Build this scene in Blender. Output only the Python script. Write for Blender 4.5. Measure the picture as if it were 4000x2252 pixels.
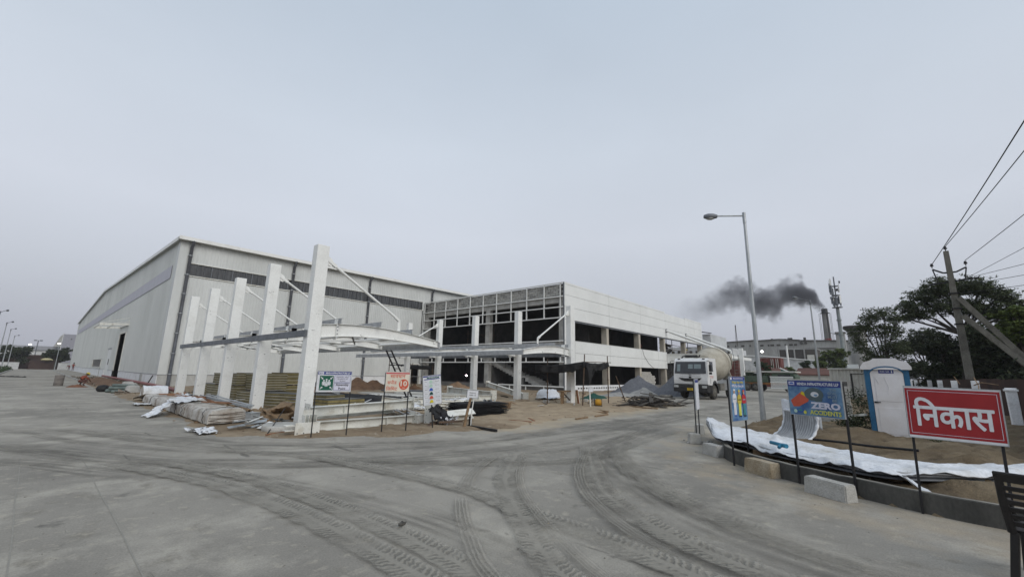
import bpy, bmesh, math, random
import numpy as np
from mathutils import Vector, Matrix, noise as mnoise
random.seed(7); rng = np.random.default_rng(7)
R = math.radians
for o in list(bpy.data.objects): bpy.data.objects.remove(o)
sc = bpy.context.scene
col = sc.collection

# ------------------------------------------------------------------ camera
# world: X runs along the office front to the right-back, Y along the warehouse gable to the left-back
cam_d = bpy.data.cameras.new('camera'); cam = bpy.data.objects.new('camera', cam_d); col.objects.link(cam)
cam_d.sensor_width = 36; cam_d.lens = 14.66; cam_d.clip_start = .05; cam_d.clip_end = 4000
YAW, PITCH, ROLL = R(41.60), R(11.36), R(1.137)
f0 = Vector((math.cos(YAW), math.sin(YAW), 0)); r0 = Vector((math.sin(YAW), -math.cos(YAW), 0)); u0 = Vector((0, 0, 1))
fw = f0*math.cos(PITCH)+u0*math.sin(PITCH); up = u0*math.cos(PITCH)-f0*math.sin(PITCH)
rt = r0*math.cos(ROLL)+up*math.sin(ROLL); uu = up*math.cos(ROLL)-r0*math.sin(ROLL)
m = Matrix((rt, uu, -fw)).transposed().to_4x4(); m.translation = (0, 0, 1.75)
cam.matrix_world = m
sc.camera = cam

# ------------------------------------------------------------------ sky, glow of the evening sky behind the camera, exposure
SUN_EL, SUN_AZ = R(34), math.atan2(-.18, -.98)      # azimuth as atan2(x, y)
world = bpy.data.worlds.new('World'); sc.world = world; world.use_nodes = True
nt = world.node_tree; nt.nodes.clear()
wo = nt.nodes.new('ShaderNodeOutputWorld'); bg = nt.nodes.new('ShaderNodeBackground')
sky = nt.nodes.new('ShaderNodeTexSky'); sky.sky_type = 'NISHITA'; sky.sun_disc = False
sky.sun_elevation = SUN_EL; sky.sun_rotation = SUN_AZ; sky.air_density = 1.5; sky.dust_density = 6; sky.ozone_density = 2
scl = nt.nodes.new('ShaderNodeMix'); scl.data_type = 'RGBA'; scl.blend_type = 'MULTIPLY'; scl.inputs[0].default_value = 1
scl.inputs[7].default_value = (.10, .10, .10, 1); nt.links.new(sky.outputs[0], scl.inputs[6])
tc = nt.nodes.new('ShaderNodeTexCoord'); sp = nt.nodes.new('ShaderNodeSeparateXYZ'); nt.links.new(tc.outputs['Generated'], sp.inputs[0])
rp = nt.nodes.new('ShaderNodeValToRGB'); nt.links.new(sp.outputs[2], rp.inputs[0])
def s2l(c): return tuple((v/255/12.92 if v/255 <= .04045 else ((v/255+.055)/1.055)**2.4) for v in c)
els = [(0, (172, 175, 185)), (.05, (180, 183, 194)), (.14, (196, 201, 211)), (.30, (212, 218, 229)), (.48, (208, 217, 229)), (.72, (192, 205, 220)), (1, (176, 192, 210))]
while len(rp.color_ramp.elements) < len(els): rp.color_ramp.elements.new(.5)
for e, (p, c) in zip(rp.color_ramp.elements, els): e.position = p; e.color = (*s2l(c), 1)
mx = nt.nodes.new('ShaderNodeMix'); mx.data_type = 'RGBA'; mx.inputs[0].default_value = .95
nt.links.new(scl.outputs[2], mx.inputs[6]); nt.links.new(rp.outputs[0], mx.inputs[7])
hz_n = nt.nodes.new('ShaderNodeTexNoise'); hz_n.inputs['Scale'].default_value = 1.6; hz_n.inputs['Detail'].default_value = 4; hz_m = nt.nodes.new('ShaderNodeMapping'); hz_m.inputs['Scale'].default_value = (1, 1, 2.2); nt.links.new(tc.outputs['Generated'], hz_m.inputs[0]); nt.links.new(hz_m.outputs[0], hz_n.inputs[0])
hz_r = nt.nodes.new('ShaderNodeMapRange'); hz_r.inputs[1].default_value = .3; hz_r.inputs[2].default_value = .7; hz_r.inputs[3].default_value = .965; hz_r.inputs[4].default_value = 1.03; nt.links.new(hz_n.outputs[0], hz_r.inputs[0])
hz_x = nt.nodes.new('ShaderNodeMix'); hz_x.data_type = 'RGBA'; hz_x.blend_type = 'MULTIPLY'; hz_x.inputs[0].default_value = 1; nt.links.new(mx.outputs[2], hz_x.inputs[6]); nt.links.new(hz_r.outputs[0], hz_x.inputs[7])
nt.links.new(hz_x.outputs[2], bg.inputs[0]); bg.inputs[1].default_value = 1.0
nt.links.new(bg.outputs[0], wo.inputs[0])
sun_d = bpy.data.lights.new('sun', 'SUN'); sun_d.energy = 1.5; sun_d.angle = R(40); sun_d.color = (1, .97, .92)
sun = bpy.data.objects.new('sun', sun_d); col.objects.link(sun)
sdir = Vector((math.sin(SUN_AZ)*math.cos(SUN_EL), math.cos(SUN_AZ)*math.cos(SUN_EL), math.sin(SUN_EL)))
sun.rotation_euler = sdir.to_track_quat('Z', 'Y').to_euler(); sun.location = (0, 0, 60)
sc.view_settings.view_transform = 'Standard'; sc.view_settings.look = 'None'
sc.view_settings.exposure = 0; sc.view_settings.gamma = 1; sc.view_settings.use_curve_mapping = False
sc.render.engine = 'CYCLES'
sc.cycles.use_denoising = True; sc.cycles.max_bounces = 6; sc.cycles.diffuse_bounces = 3; sc.cycles.glossy_bounces = 3
sc.cycles.transparent_max_bounces = 24; sc.cycles.volume_bounces = 1; sc.cycles.caustics_reflective = False; sc.cycles.caustics_refractive = False
sc.cycles.volume_step_rate = 1.0

# ------------------------------------------------------------------ helpers
class MB:
    """collects shapes; build() links them as one mesh object"""
    def __init__(s): s.v = []; s.f = []; s.sm = []; s.mi = []; s.cur = 0
    def add(s, vs, fs, smooth=False):
        n = len(s.v); s.v.extend([tuple(p) for p in vs])
        for f in fs: s.f.append([i+n for i in f]); s.sm.append(smooth); s.mi.append(s.cur)
        return s
    def box(s, x0, x1, y0, y1, z0, z1):
        return s.add([(x0,y0,z0),(x1,y0,z0),(x1,y1,z0),(x0,y1,z0),(x0,y0,z1),(x1,y0,z1),(x1,y1,z1),(x0,y1,z1)],
              [(3,2,1,0),(4,5,6,7),(0,1,5,4),(1,2,6,5),(2,3,7,6),(3,0,4,7)])
    def obox(s, c, sx, sy, sz, rot=(0,0,0)):
        M3 = __import__('mathutils').Euler(rot).to_matrix(); c = Vector(c)
        vs = [c+M3@Vector((a*sx/2, b*sy/2, d*sz/2)) for d in (-1,1) for a, b in ((-1,-1),(1,-1),(1,1),(-1,1))]
        return s.add(vs, [(3,2,1,0),(4,5,6,7),(0,1,5,4),(1,2,6,5),(2,3,7,6),(3,0,4,7)])
    def bar(s, p0, p1, w, h, upv=(0,0,1)):
        """rectangular bar between two points, w sideways, h along upv"""
        p0, p1 = Vector(p0), Vector(p1); d = (p1-p0).normalized(); u_ = Vector(upv)
        if abs(d.dot(u_)) > .99: u_ = Vector((1,0,0))
        sd = d.cross(u_).normalized(); u_ = sd.cross(d).normalized()
        vs = [p+sd*a*w/2+u_*b*h/2 for p in (p0, p1) for a, b in ((-1,-1),(1,-1),(1,1),(-1,1))]
        return s.add(vs, [(3,2,1,0),(4,5,6,7),(0,1,5,4),(1,2,6,5),(2,3,7,6),(3,0,4,7)])
    def cyl(s, p0, p1, r0_, r1_=None, n=10, caps=True):
        r1_ = r0_ if r1_ is None else r1_
        p0, p1 = Vector(p0), Vector(p1); d = (p1-p0).normalized()
        a = d.orthogonal().normalized(); b = d.cross(a)
        ring = lambda p, r: [p+(a*math.cos(t)+b*math.sin(t))*r for t in [2*math.pi*i/n for i in range(n)]]
        A, B = ring(p0, r0_), ring(p1, r1_)
        s.add(A+B, [(i, (i+1) % n, n+(i+1) % n, n+i) for i in range(n)], True)
        if caps: s.add(A, [tuple(range(n))[::-1]]); s.add(B, [tuple(range(n))])
        return s
    def tube(s, pts, r, n=6, caps=True):
        pts = [Vector(p) for p in pts]; k = len(pts); rs = r if isinstance(r, (list, tuple)) else [r]*k
        vs = []; a = None
        for i, p in enumerate(pts):
            d = (pts[min(i+1,k-1)]-pts[max(i-1,0)]).normalized()
            a = d.orthogonal().normalized() if a is None else (a-d*a.dot(d)).normalized()
            b = d.cross(a)
            vs += [p+(a*math.cos(2*math.pi*j/n)+b*math.sin(2*math.pi*j/n))*rs[i] for j in range(n)]
        fs = [(i*n+j, i*n+(j+1) % n, (i+1)*n+(j+1) % n, (i+1)*n+j) for i in range(k-1) for j in range(n)]
        s.add(vs, fs, True)
        if caps: s.add(vs[:n], [tuple(range(n))[::-1]]); s.add(vs[-n:], [tuple(range(n))])
        return s
    def prism(s, poly, a0, a1, axis='y'):
        """closed 2D outline pushed from a0 to a1 along the axis; outline in the other two axes in order"""
        def P(q, t): return {'x': (t, q[0], q[1]), 'y': (q[0], t, q[1]), 'z': (q[0], q[1], t)}[axis]
        n = len(poly); A = [P(q, a0) for q in poly]; B = [P(q, a1) for q in poly]
        s.add(A+B, [(i, (i+1) % n, n+(i+1) % n, n+i) for i in range(n)])
        s.add(A, [tuple(range(n))[::-1]]); s.add(B, [tuple(range(n))]); return s
    def lathe(s, prof, c=(0,0,0), n=16, axis='z', a0=0, a1=2*math.pi):
        c = Vector(c); full = abs(a1-a0-2*math.pi) < 1e-6; m_ = n if full else n+1
        def P(r, h, t):
            x, y = r*math.cos(t), r*math.sin(t)
            return c+Vector({'z': (x,y,h), 'x': (h,x,y), 'y': (x,h,y)}[axis])
        vs = [P(r, h, a0+(a1-a0)*j/n) for r, h in prof for j in range(m_)]
        fs = [(i*m_+j, i*m_+(j+1) % m_, (i+1)*m_+(j+1) % m_, (i+1)*m_+j) for i in range(len(prof)-1) for j in range(n)]
        return s.add(vs, fs, True)
    def grid(s, P, nu, nv, smooth=True, flip=False):
        """P(i,j) -> point for i in 0..nu, j in 0..nv"""
        vs = [P(i, j) for i in range(nu+1) for j in range(nv+1)]
        fs = [(i*(nv+1)+j, (i+1)*(nv+1)+j, (i+1)*(nv+1)+j+1, i*(nv+1)+j+1) for i in range(nu) for j in range(nv)]
        return s.add(vs, fs, smooth)
    def ell(s, c, rx, ry, rz, n=10, k=6):
        return s.add([(c[0]+rx*math.cos(2*math.pi*j/n)*math.sin(math.pi*i/k), c[1]+ry*math.sin(2*math.pi*j/n)*math.sin(math.pi*i/k), c[2]+rz*math.cos(math.pi*i/k)) for i in range(k+1) for j in range(n)],
            [(i*n+j, (i+1)*n+j, (i+1)*n+(j+1) % n, i*n+(j+1) % n) for i in range(k) for j in range(n)], True)
    def mesh(s, name):
        me = bpy.data.meshes.new(name); me.from_pydata(s.v, [], s.f); me.polygons.foreach_set('use_smooth', s.sm); me.polygons.foreach_set('material_index', s.mi); me.update(); return me
    def build(s, name, mat, parent=None, bevel=0, solid=0):
        return link(name, s.mesh(name), mat, parent, bevel, solid)
def link(name, me, mat, parent=None, bevel=0, solid=0):
    o = bpy.data.objects.new(name, me); col.objects.link(o)
    mats = mat if isinstance(mat, (list, tuple)) else [mat]
    if not me.materials:
        for mm in mats: me.materials.append(mm)
    if parent: o.parent = parent
    if solid: md = o.modifiers.new('s', 'SOLIDIFY'); md.thickness = solid; md.offset = 0
    if bevel: md = o.modifiers.new('b', 'BEVEL'); md.width = bevel; md.segments = 2; md.limit_method = 'ANGLE'
    return o
def tag(o, label, cat, group=None, kind=None):
    o['label'] = label; o['category'] = cat
    if group: o['group'] = group
    if kind: o['kind'] = kind
    return o
def thing(name, label, cat, loc=(0,0,0), rz=0, group=None, rot=None):
    o = bpy.data.objects.new(name, None); col.objects.link(o); o.empty_display_size = .2
    o.location = loc; o.rotation_euler = rot or (0,0,rz)
    return tag(o, label, cat, group)
def struct(o, label=None):
    o['kind'] = 'structure'
    if label: o['label'] = label
    return o
def children(o): return [c for c in bpy.data.objects if c.parent == o]
def copy_tree(o, parent=None):
    c = o.copy(); col.objects.link(c); c.parent = parent
    for ch in children(o): copy_tree(ch, c)
    return c
def nz(x, y, s=1., z=0.): return mnoise.noise(Vector((x*s, y*s, z)))
def fb(x, y, s=1., z=0., o=4): return mnoise.fractal(Vector((x*s, y*s, z)), 1.0, 2.0, o)

# ------------------------------------------------------------------ materials
MATS = {}
def M(name, c, c2=None, s=2., rough=.8, bump=0, bs=25., metal=0., lo=.4, hi=.62, stretch=(1,1,1), spec=.3, fine=.12, emit=None, coord='pos', det=5):
    m = bpy.data.materials.new(name); m.use_nodes = True; n = m.node_tree.nodes; L = m.node_tree.links
    b = n['Principled BSDF']; b.inputs['Roughness'].default_value = rough; b.inputs['Metallic'].default_value = metal
    b.inputs['Specular IOR Level'].default_value = spec
    if emit:
        b.inputs['Emission Color'].default_value = (*c, 1); b.inputs['Emission Strength'].default_value = emit
    if coord == 'pos': g = n.new('ShaderNodeNewGeometry'); src = g.outputs['Position']
    else: g = n.new('ShaderNodeTexCoord'); src = g.outputs['Object']
    mp = n.new('ShaderNodeMapping'); mp.inputs['Scale'].default_value = stretch; L.new(src, mp.inputs[0])
    c2 = c2 or tuple(v*.82 for v in c)
    t = n.new('ShaderNodeTexNoise'); t.inputs['Scale'].default_value = s; t.inputs['Detail'].default_value = det; t.inputs['Roughness'].default_value = .6; L.new(mp.outputs[0], t.inputs[0])
    mr = n.new('ShaderNodeMapRange'); mr.inputs[1].default_value = lo; mr.inputs[2].default_value = hi; L.new(t.outputs[0], mr.inputs[0])
    x = n.new('ShaderNodeMix'); x.data_type = 'RGBA'; x.inputs[6].default_value = (*c, 1); x.inputs[7].default_value = (*c2, 1); L.new(mr.outputs[0], x.inputs[0])
    out = x.outputs[2]
    if fine:
        t2 = n.new('ShaderNodeTexNoise'); t2.inputs['Scale'].default_value = s*14; t2.inputs['Detail'].default_value = 3; L.new(mp.outputs[0], t2.inputs[0])
        m2 = n.new('ShaderNodeMapRange'); m2.inputs[1].default_value = .3; m2.inputs[2].default_value = .7; m2.inputs[3].default_value = 1-fine; m2.inputs[4].default_value = 1+fine; L.new(t2.outputs[0], m2.inputs[0])
        y = n.new('ShaderNodeMix'); y.data_type = 'RGBA'; y.blend_type = 'MULTIPLY'; y.inputs[0].default_value = 1; L.new(out, y.inputs[6])
        L.new(m2.outputs[0], y.inputs[7]); out = y.outputs[2]
    L.new(out, b.inputs['Base Color'])
    if bump:
        t3 = n.new('ShaderNodeTexNoise'); t3.inputs['Scale'].default_value = bs; t3.inputs['Detail'].default_value = 6; L.new(mp.outputs[0], t3.inputs[0])
        bp = n.new('ShaderNodeBump'); bp.inputs['Strength'].default_value = bump; bp.inputs['Distance'].default_value = .03; L.new(t3.outputs[0], bp.inputs['Height']); L.new(bp.outputs[0], b.inputs['Normal'])
    m['out'] = 1; MATS[name] = m
    return m
white_sheet = M('white_profiled_sheet', (.60,.615,.60), (.53,.545,.53), s=.35, rough=.45, stretch=(1,1,.25), fine=.04)
gable_sheet = M('gable_profiled_sheet', (.56,.575,.555), (.49,.505,.485), s=.25, rough=.5, stretch=(1,1,.3), fine=.05)
white_panel = M('white_sandwich_panel', (.76,.77,.75), (.71,.72,.70), s=.5, rough=.42, fine=.03)
white_steel = M('white_painted_steel', (.78,.785,.76), (.66,.66,.63), s=1.6, rough=.5, lo=.5, hi=.75, fine=.06)
white_steel2 = M('white_dusty_steel', (.70,.70,.65), (.50,.47,.40), s=2.5, rough=.6, lo=.48, hi=.72, fine=.08)
grey_steel = M('grey_galvanised_steel', (.40,.41,.42), (.31,.32,.33), s=4, rough=.5, metal=.1, fine=.1)
dark_steel = M('grey_purlin_steel', (.17,.18,.20), (.12,.13,.14), s=3, rough=.5, metal=.2)
pipe_grey = M('grey_downpipe_plastic', (.10,.105,.115), (.07,.072,.08), s=2, rough=.45)
galv = M('galvanised_lamp_pole', (.42,.44,.45), (.32,.34,.35), s=5, rough=.4, metal=.5, stretch=(1,1,.3), fine=.12)
purple_strip = M('translucent_wall_strip', (.30,.29,.34), (.25,.245,.29), s=1, rough=.3, stretch=(1,1,.2))
dark_pane = M('dark_polycarbonate', (.045,.047,.05), (.085,.088,.09), s=1.2, rough=.25, stretch=(3,3,.4), spec=.5)
plinth_white = M('whitewashed_plinth', (.72,.73,.74), (.55,.55,.54), s=.9, rough=.85, lo=.5, hi=.75, bump=.2)
plinth_grey = M('grey_plaster', (.44,.44,.42), (.36,.36,.34), s=1.2, rough=.9, bump=.25)
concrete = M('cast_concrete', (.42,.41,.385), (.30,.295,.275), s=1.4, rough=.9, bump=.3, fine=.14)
concrete_in = M('shaded_raw_concrete', (.17,.165,.155), (.12,.115,.11), s=1., rough=.95, bump=.2)  # inner concrete, made darker so the colour carries the shade
block_grey = M('grey_concrete_block', (.40,.395,.37), (.30,.295,.275), s=3, rough=.95, bump=.4, fine=.18)
mortar = M('block_mortar', (.11,.107,.10), (.08,.077,.072), s=4, rough=.95)
block_grey2 = M('dark_concrete_block', (.30,.295,.275), (.24,.235,.22), s=3, rough=.95, bump=.4, fine=.18)
block_light = M('light_concrete_block', (.46,.45,.42), (.36,.35,.32), s=3.5, rough=.95, bump=.5, bs=40, fine=.16)
block_tan = M('tan_sandy_block', (.30,.24,.16), (.42,.36,.27), s=3.0, rough=.95, bump=.7, bs=30, fine=.2)
beige = M('beige_plaster', (.48,.44,.37), (.38,.35,.29), s=1, rough=.9, bump=.15)
black_tarp = M('black_plastic_sheet', (.016,.016,.018), (.03,.03,.03), s=3, rough=.7, bump=.4, bs=8, spec=.2)
black_paint = M('black_painted_steel', (.018,.018,.02), (.05,.035,.025), s=9, rough=.5, lo=.55, hi=.8)
white_tarp = M('white_woven_tarp', (.68,.70,.73), (.47,.46,.43), s=1.6, rough=.6, bump=.4, bs=6, lo=.46, hi=.74)
wrap = M('dusty_plastic_wrap', (.50,.48,.44), (.25,.20,.155), s=2.0, rough=.5, bump=.5, bs=12, stretch=(1,1.6,1), lo=.45, hi=.68)
yellow_core = M('yellow_rockwool_core', (.30,.25,.11), (.22,.18,.075), s=3, rough=.95, bump=.4, bs=45, fine=.18)
skin_metal = M('panel_skin_metal', (.10,.10,.09), (.06,.06,.055), s=3, rough=.5)
card = M('brown_cardboard', (.30,.22,.14), (.22,.15,.09), s=2, rough=.9, bump=.2)
wood = M('rough_timber', (.28,.19,.11), (.17,.11,.065), s=5, rough=.9, bump=.3, stretch=(1,1,1))
wood_red = M('reddish_timber', (.26,.13,.07), (.18,.085,.045), s=5, rough=.9, bump=.3)
wood_dark = M('weathered_dark_timber', (.055,.05,.044), (.10,.09,.078), s=4, rough=.95, bump=.5)
rust = M('rusty_pole', (.075,.055,.045), (.13,.085,.055), s=6, rough=.9, bump=.2)
red_pipe = M('dull_red_pipe', (.24,.085,.075), (.18,.065,.06), s=3, rough=.6)
soil = M('dug_soil', (.17,.10,.06), (.11,.065,.04), s=1.8, rough=1, bump=1., bs=14, fine=.2)
gravel_m = M('dark_stone_chips', (.115,.12,.135), (.16,.165,.18), s=7, rough=.95, bump=1., bs=34, fine=.35)
sand_m = M('grey_stone_dust', (.34,.335,.32), (.25,.245,.235), s=2.5, rough=1, bump=.8, bs=20, fine=.2)
# ================================================================== ground, road, yard, beds
YARD = [(3.14,160),(3.14,48),(3.1,30),(3.14,14.9),(3.23,12.9),(3.83,11.98),(4.65,11.06),(6.15,9.94),(8.37,9.42),(10.05,8.85),(14.6,9.36),(21.4,9.24),(28,9.63),(31.5,12.6),(33.5,15.5),(40,17),(60,19),(110,20.5),(110,60),(3.14,60)]
KERB = [(15.6,4.15),(13.3,3.67),(11.6,3.28),(10.3,2.85),(9.6,2.25),(9.1,1.6),(8.75,.95),(8.5,.4),(8.25,-.2),(8.12,-.8),(8.05,-2),(8.0,-5),(8,-30)]
def seg_dist(px, py, poly):
    """signed distance (inside positive) of numpy points to a polygon"""
    d = np.full(px.shape, 1e9); inside = np.zeros(px.shape, bool); n = len(poly)
    for i in range(n):
        ax, ay = poly[i]; bx, by = poly[(i+1) % n]
        t = np.clip(((px-ax)*(bx-ax)+(py-ay)*(by-ay))/((bx-ax)**2+(by-ay)**2+1e-9), 0, 1)
        d = np.minimum(d, np.hypot(px-ax-t*(bx-ax), py-ay-t*(by-ay)))
        c = ((ay > py) != (by > py)) & (px < (bx-ax)*(py-ay)/(by-ay+1e-12)+ax)
        inside ^= c
    return np.where(inside, d, -d)
def sst(a, b, x): t = np.clip((x-a)/(b-a), 0, 1); return t*t*(3-2*t)
def sheet(name, xs, ys, zf, mat, attr=None, keep=None):
    X, Y = np.meshgrid(xs, ys, indexing='ij'); Z = zf(X, Y); nx, ny = X.shape
    me = bpy.data.meshes.new(name)
    idx = np.arange(nx*ny).reshape(nx, ny)
    q = np.stack([idx[:-1,:-1], idx[1:,:-1], idx[1:,1:], idx[:-1,1:]], -1).reshape(-1, 4)
    if keep is not None:
        k = keep(X, Y); kk = (k[:-1,:-1]|k[1:,:-1]|k[1:,1:]|k[:-1,1:]).reshape(-1); q = q[kk]
    V = np.stack([X, Y, Z], -1).reshape(-1, 3)
    used = np.unique(q); remap = np.full(nx*ny, -1); remap[used] = np.arange(len(used)); q = remap[q]; V = V[used]
    me.vertices.add(len(V)); me.vertices.foreach_set('co', V.astype(np.float32).ravel())
    me.loops.add(q.size); me.loops.foreach_set('vertex_index', q.astype(np.int32).ravel())
    me.polygons.add(len(q)); me.polygons.foreach_set('loop_start', np.arange(0, q.size, 4, dtype=np.int32)); me.polygons.foreach_set('loop_total', np.full(len(q), 4, dtype=np.int32))
    me.polygons.foreach_set('use_smooth', np.ones(len(q), bool)); me.update(calc_edges=True)
    if attr is not None:
        a = me.attributes.new('sand', 'FLOAT', 'POINT'); a.data.foreach_set('value', attr(X, Y).reshape(-1)[used].astype(np.float32))
    return link(name, me, mat)
def vnoise(X, Y, s, z=0., o=4):
    return np.array([mnoise.fractal(Vector((a*s, b*s, z)), 1., 2., o) for a, b in zip(X.ravel(), Y.ravel())]).reshape(X.shape)

def ground_mat(name, layers, sandc, bump=.5):
    """layers: (colour, scale, lo, hi, stretch) painted over one another by noise; attribute sand adds dry sand"""
    m = bpy.data.materials.new(name); m.use_nodes = True; n = m.node_tree.nodes; L = m.node_tree.links; b = n['Principled BSDF']
    b.inputs['Roughness'].default_value = .92; b.inputs['Specular IOR Level'].default_value = .25
    g = n.new('ShaderNodeNewGeometry'); cur = None
    for c, s, lo, hi, st in layers:
        if cur is None:
            r = n.new('ShaderNodeRGB'); r.outputs[0].default_value = (*c, 1); cur = r.outputs[0]; continue
        mp = n.new('ShaderNodeMapping'); mp.inputs['Scale'].default_value = st; mp.inputs['Location'].default_value = (random.random()*50, random.random()*50, 0); L.new(g.outputs['Position'], mp.inputs[0])
        t = n.new('ShaderNodeTexNoise'); t.inputs['Scale'].default_value = s; t.inputs['Detail'].default_value = 7; t.inputs['Roughness'].default_value = .65; L.new(mp.outputs[0], t.inputs[0])
        mr = n.new('ShaderNodeMapRange'); mr.inputs[1].default_value = lo; mr.inputs[2].default_value = hi; L.new(t.outputs[0], mr.inputs[0])
        x = n.new('ShaderNodeMix'); x.data_type = 'RGBA'; L.new(mr.outputs[0], x.inputs[0]); L.new(cur, x.inputs[6]); x.inputs[7].default_value = (*c, 1); cur = x.outputs[2]
    at = n.new('ShaderNodeAttribute'); at.attribute_name = 'sand'
    t = n.new('ShaderNodeTexNoise'); t.inputs['Scale'].default_value = 1.7; t.inputs['Detail'].default_value = 8; L.new(g.outputs['Position'], t.inputs[0])
    ad = n.new('ShaderNodeMath'); ad.operation = 'ADD'; L.new(at.outputs['Fac'], ad.inputs[0]); L.new(t.outputs[0], ad.inputs[1])
    mr = n.new('ShaderNodeMapRange'); mr.inputs[1].default_value = .7; mr.inputs[2].default_value = 1.25; L.new(ad.outputs[0], mr.inputs[0])
    x = n.new('ShaderNodeMix'); x.data_type = 'RGBA'; L.new(mr.outputs[0], x.inputs[0]); L.new(cur, x.inputs[6]); x.inputs[7].default_value = (*sandc, 1); cur = x.outputs[2]
    # grit
    v = n.new('ShaderNodeTexNoise'); v.inputs['Scale'].default_value = 55; v.inputs['Detail'].default_value = 4; L.new(g.outputs['Position'], v.inputs[0])
    m2 = n.new('ShaderNodeMapRange'); m2.inputs[1].default_value = .3; m2.inputs[2].default_value = .7; m2.inputs[3].default_value = .86; m2.inputs[4].default_value = 1.13; L.new(v.outputs[0], m2.inputs[0])
    y = n.new('ShaderNodeMix'); y.data_type = 'RGBA'; y.blend_type = 'MULTIPLY'; y.inputs[0].default_value = 1; L.new(cur, y.inputs[6]); L.new(m2.outputs[0], y.inputs[7])
    L.new(y.outputs[2], b.inputs['Base Color'])
    h = n.new('ShaderNodeTexNoise'); h.inputs['Scale'].default_value = 22; h.inputs['Detail'].default_value = 8; h.inputs['Roughness'].default_value = .7; L.new(g.outputs['Position'], h.inputs[0])
    bp = n.new('ShaderNodeBump'); bp.inputs['Strength'].default_value = bump; bp.inputs['Distance'].default_value = .03; L.new(h.outputs[0], bp.inputs['Height']); L.new(bp.outputs[0], b.inputs['Normal'])
    return m
road_m = ground_mat('dusty_concrete_road', [((.33,.308,.268),0,0,0,0), ((.22,.206,.18),.28,.40,.62,(1,.55,1)), ((.43,.402,.345),.7,.5,.70,(1,1,1)), ((.215,.198,.165),2.6,.56,.72,(1,.6,1)), ((.42,.385,.315),5,.55,.75,(1,1,1)), ((.17,.16,.14),1.1,.64,.70,(1,1,1)), ((.16,.15,.13),.9,.66,.69,(3,.25,1))], (.40,.33,.235), .45)
yard_m = ground_mat('site_earth', [((.21,.155,.10),0,0,0,0), ((.30,.235,.16),.6,.42,.62,(1,1,1)), ((.15,.11,.072),1.5,.52,.7,(1,1,1)), ((.36,.31,.23),3,.56,.74,(1,1,1))], (.42,.33,.225), .9)
bed_m = ground_mat('verge_earth', [((.17,.125,.075),0,0,0,0), ((.25,.195,.125),.9,.44,.64,(1,1,1)), ((.10,.073,.046),1.8,.5,.68,(1,1,1)), ((.10,.10,.05),1.1,.6,.74,(1,1,1))], (.32,.25,.17), 1.6)

far_m = M('open_ground', (.25,.22,.17), (.17,.16,.12), s=.08, rough=1, fine=.2)
g = MB(); g.add([(-900,-900,-.06),(1500,-900,-.06),(1500,1500,-.06),(-900,1500,-.06)], [(0,1,2,3)])
struct(g.build('ground', far_m))

def sandw(X, Y):
    d = seg_dist(X, Y, YARD)
    w = sst(-2.6, .6, d)*sst(7.5, 10.5, X)*(1-sst(18, 24, Y))
    kx = np.array([q[0] for q in KERB]); ky = np.array([q[1] for q in KERB]); dk = np.full(X.shape, 1e9)
    for (ax, ay), (bx, by) in zip(KERB[:-1], KERB[1:]):
        t = np.clip(((X-ax)*(bx-ax)+(Y-ay)*(by-ay))/((bx-ax)**2+(by-ay)**2), 0, 1); dk = np.minimum(dk, np.hypot(X-ax-t*(bx-ax), Y-ay-t*(by-ay)))
    return np.maximum(w*.95*(1-.75*sst(24, 30, X)), .62*(1-sst(.6, 3.6, dk)))-.25
xs = np.concatenate([np.linspace(-60,-8,20,endpoint=False), np.arange(-8,34,.35), np.linspace(34,140,60)])
ys = np.concatenate([np.linspace(-60,-5,20,endpoint=False), np.arange(-5,24,.35), np.linspace(24,172,80)])
road = struct(sheet('road', xs, ys, lambda X, Y: X*0, road_m, sandw, keep=lambda X, Y: (seg_dist(X, Y, YARD) < 3)))

def yard_z(X, Y):
    d = seg_dist(X, Y, YARD); n1 = vnoise(X, Y, .8, 1.); n2 = vnoise(X, Y, 3., 5., 3)
    return -.035+sst(-.15, 1.1, d+n1*.28)*.075+np.clip(d, 0, 2)/2*(n1*.05+.015)+np.clip(d, 0, .6)*n2*.035
yx = np.concatenate([np.arange(2.6, 30, .16), np.arange(30, 46, .5), np.linspace(46, 110, 20)])
yy = np.concatenate([np.arange(8.2, 24, .16), np.arange(24, 48, .35), np.linspace(48, 160, 60)])
yard = struct(sheet('dirt_yard', yx, yy, yard_z, yard_m, lambda X, Y: sst(8.5, 12, X)*(1-sst(18, 23, Y))*.62-.1, keep=lambda X, Y: (seg_dist(X, Y, YARD) > -.5)))

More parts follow.
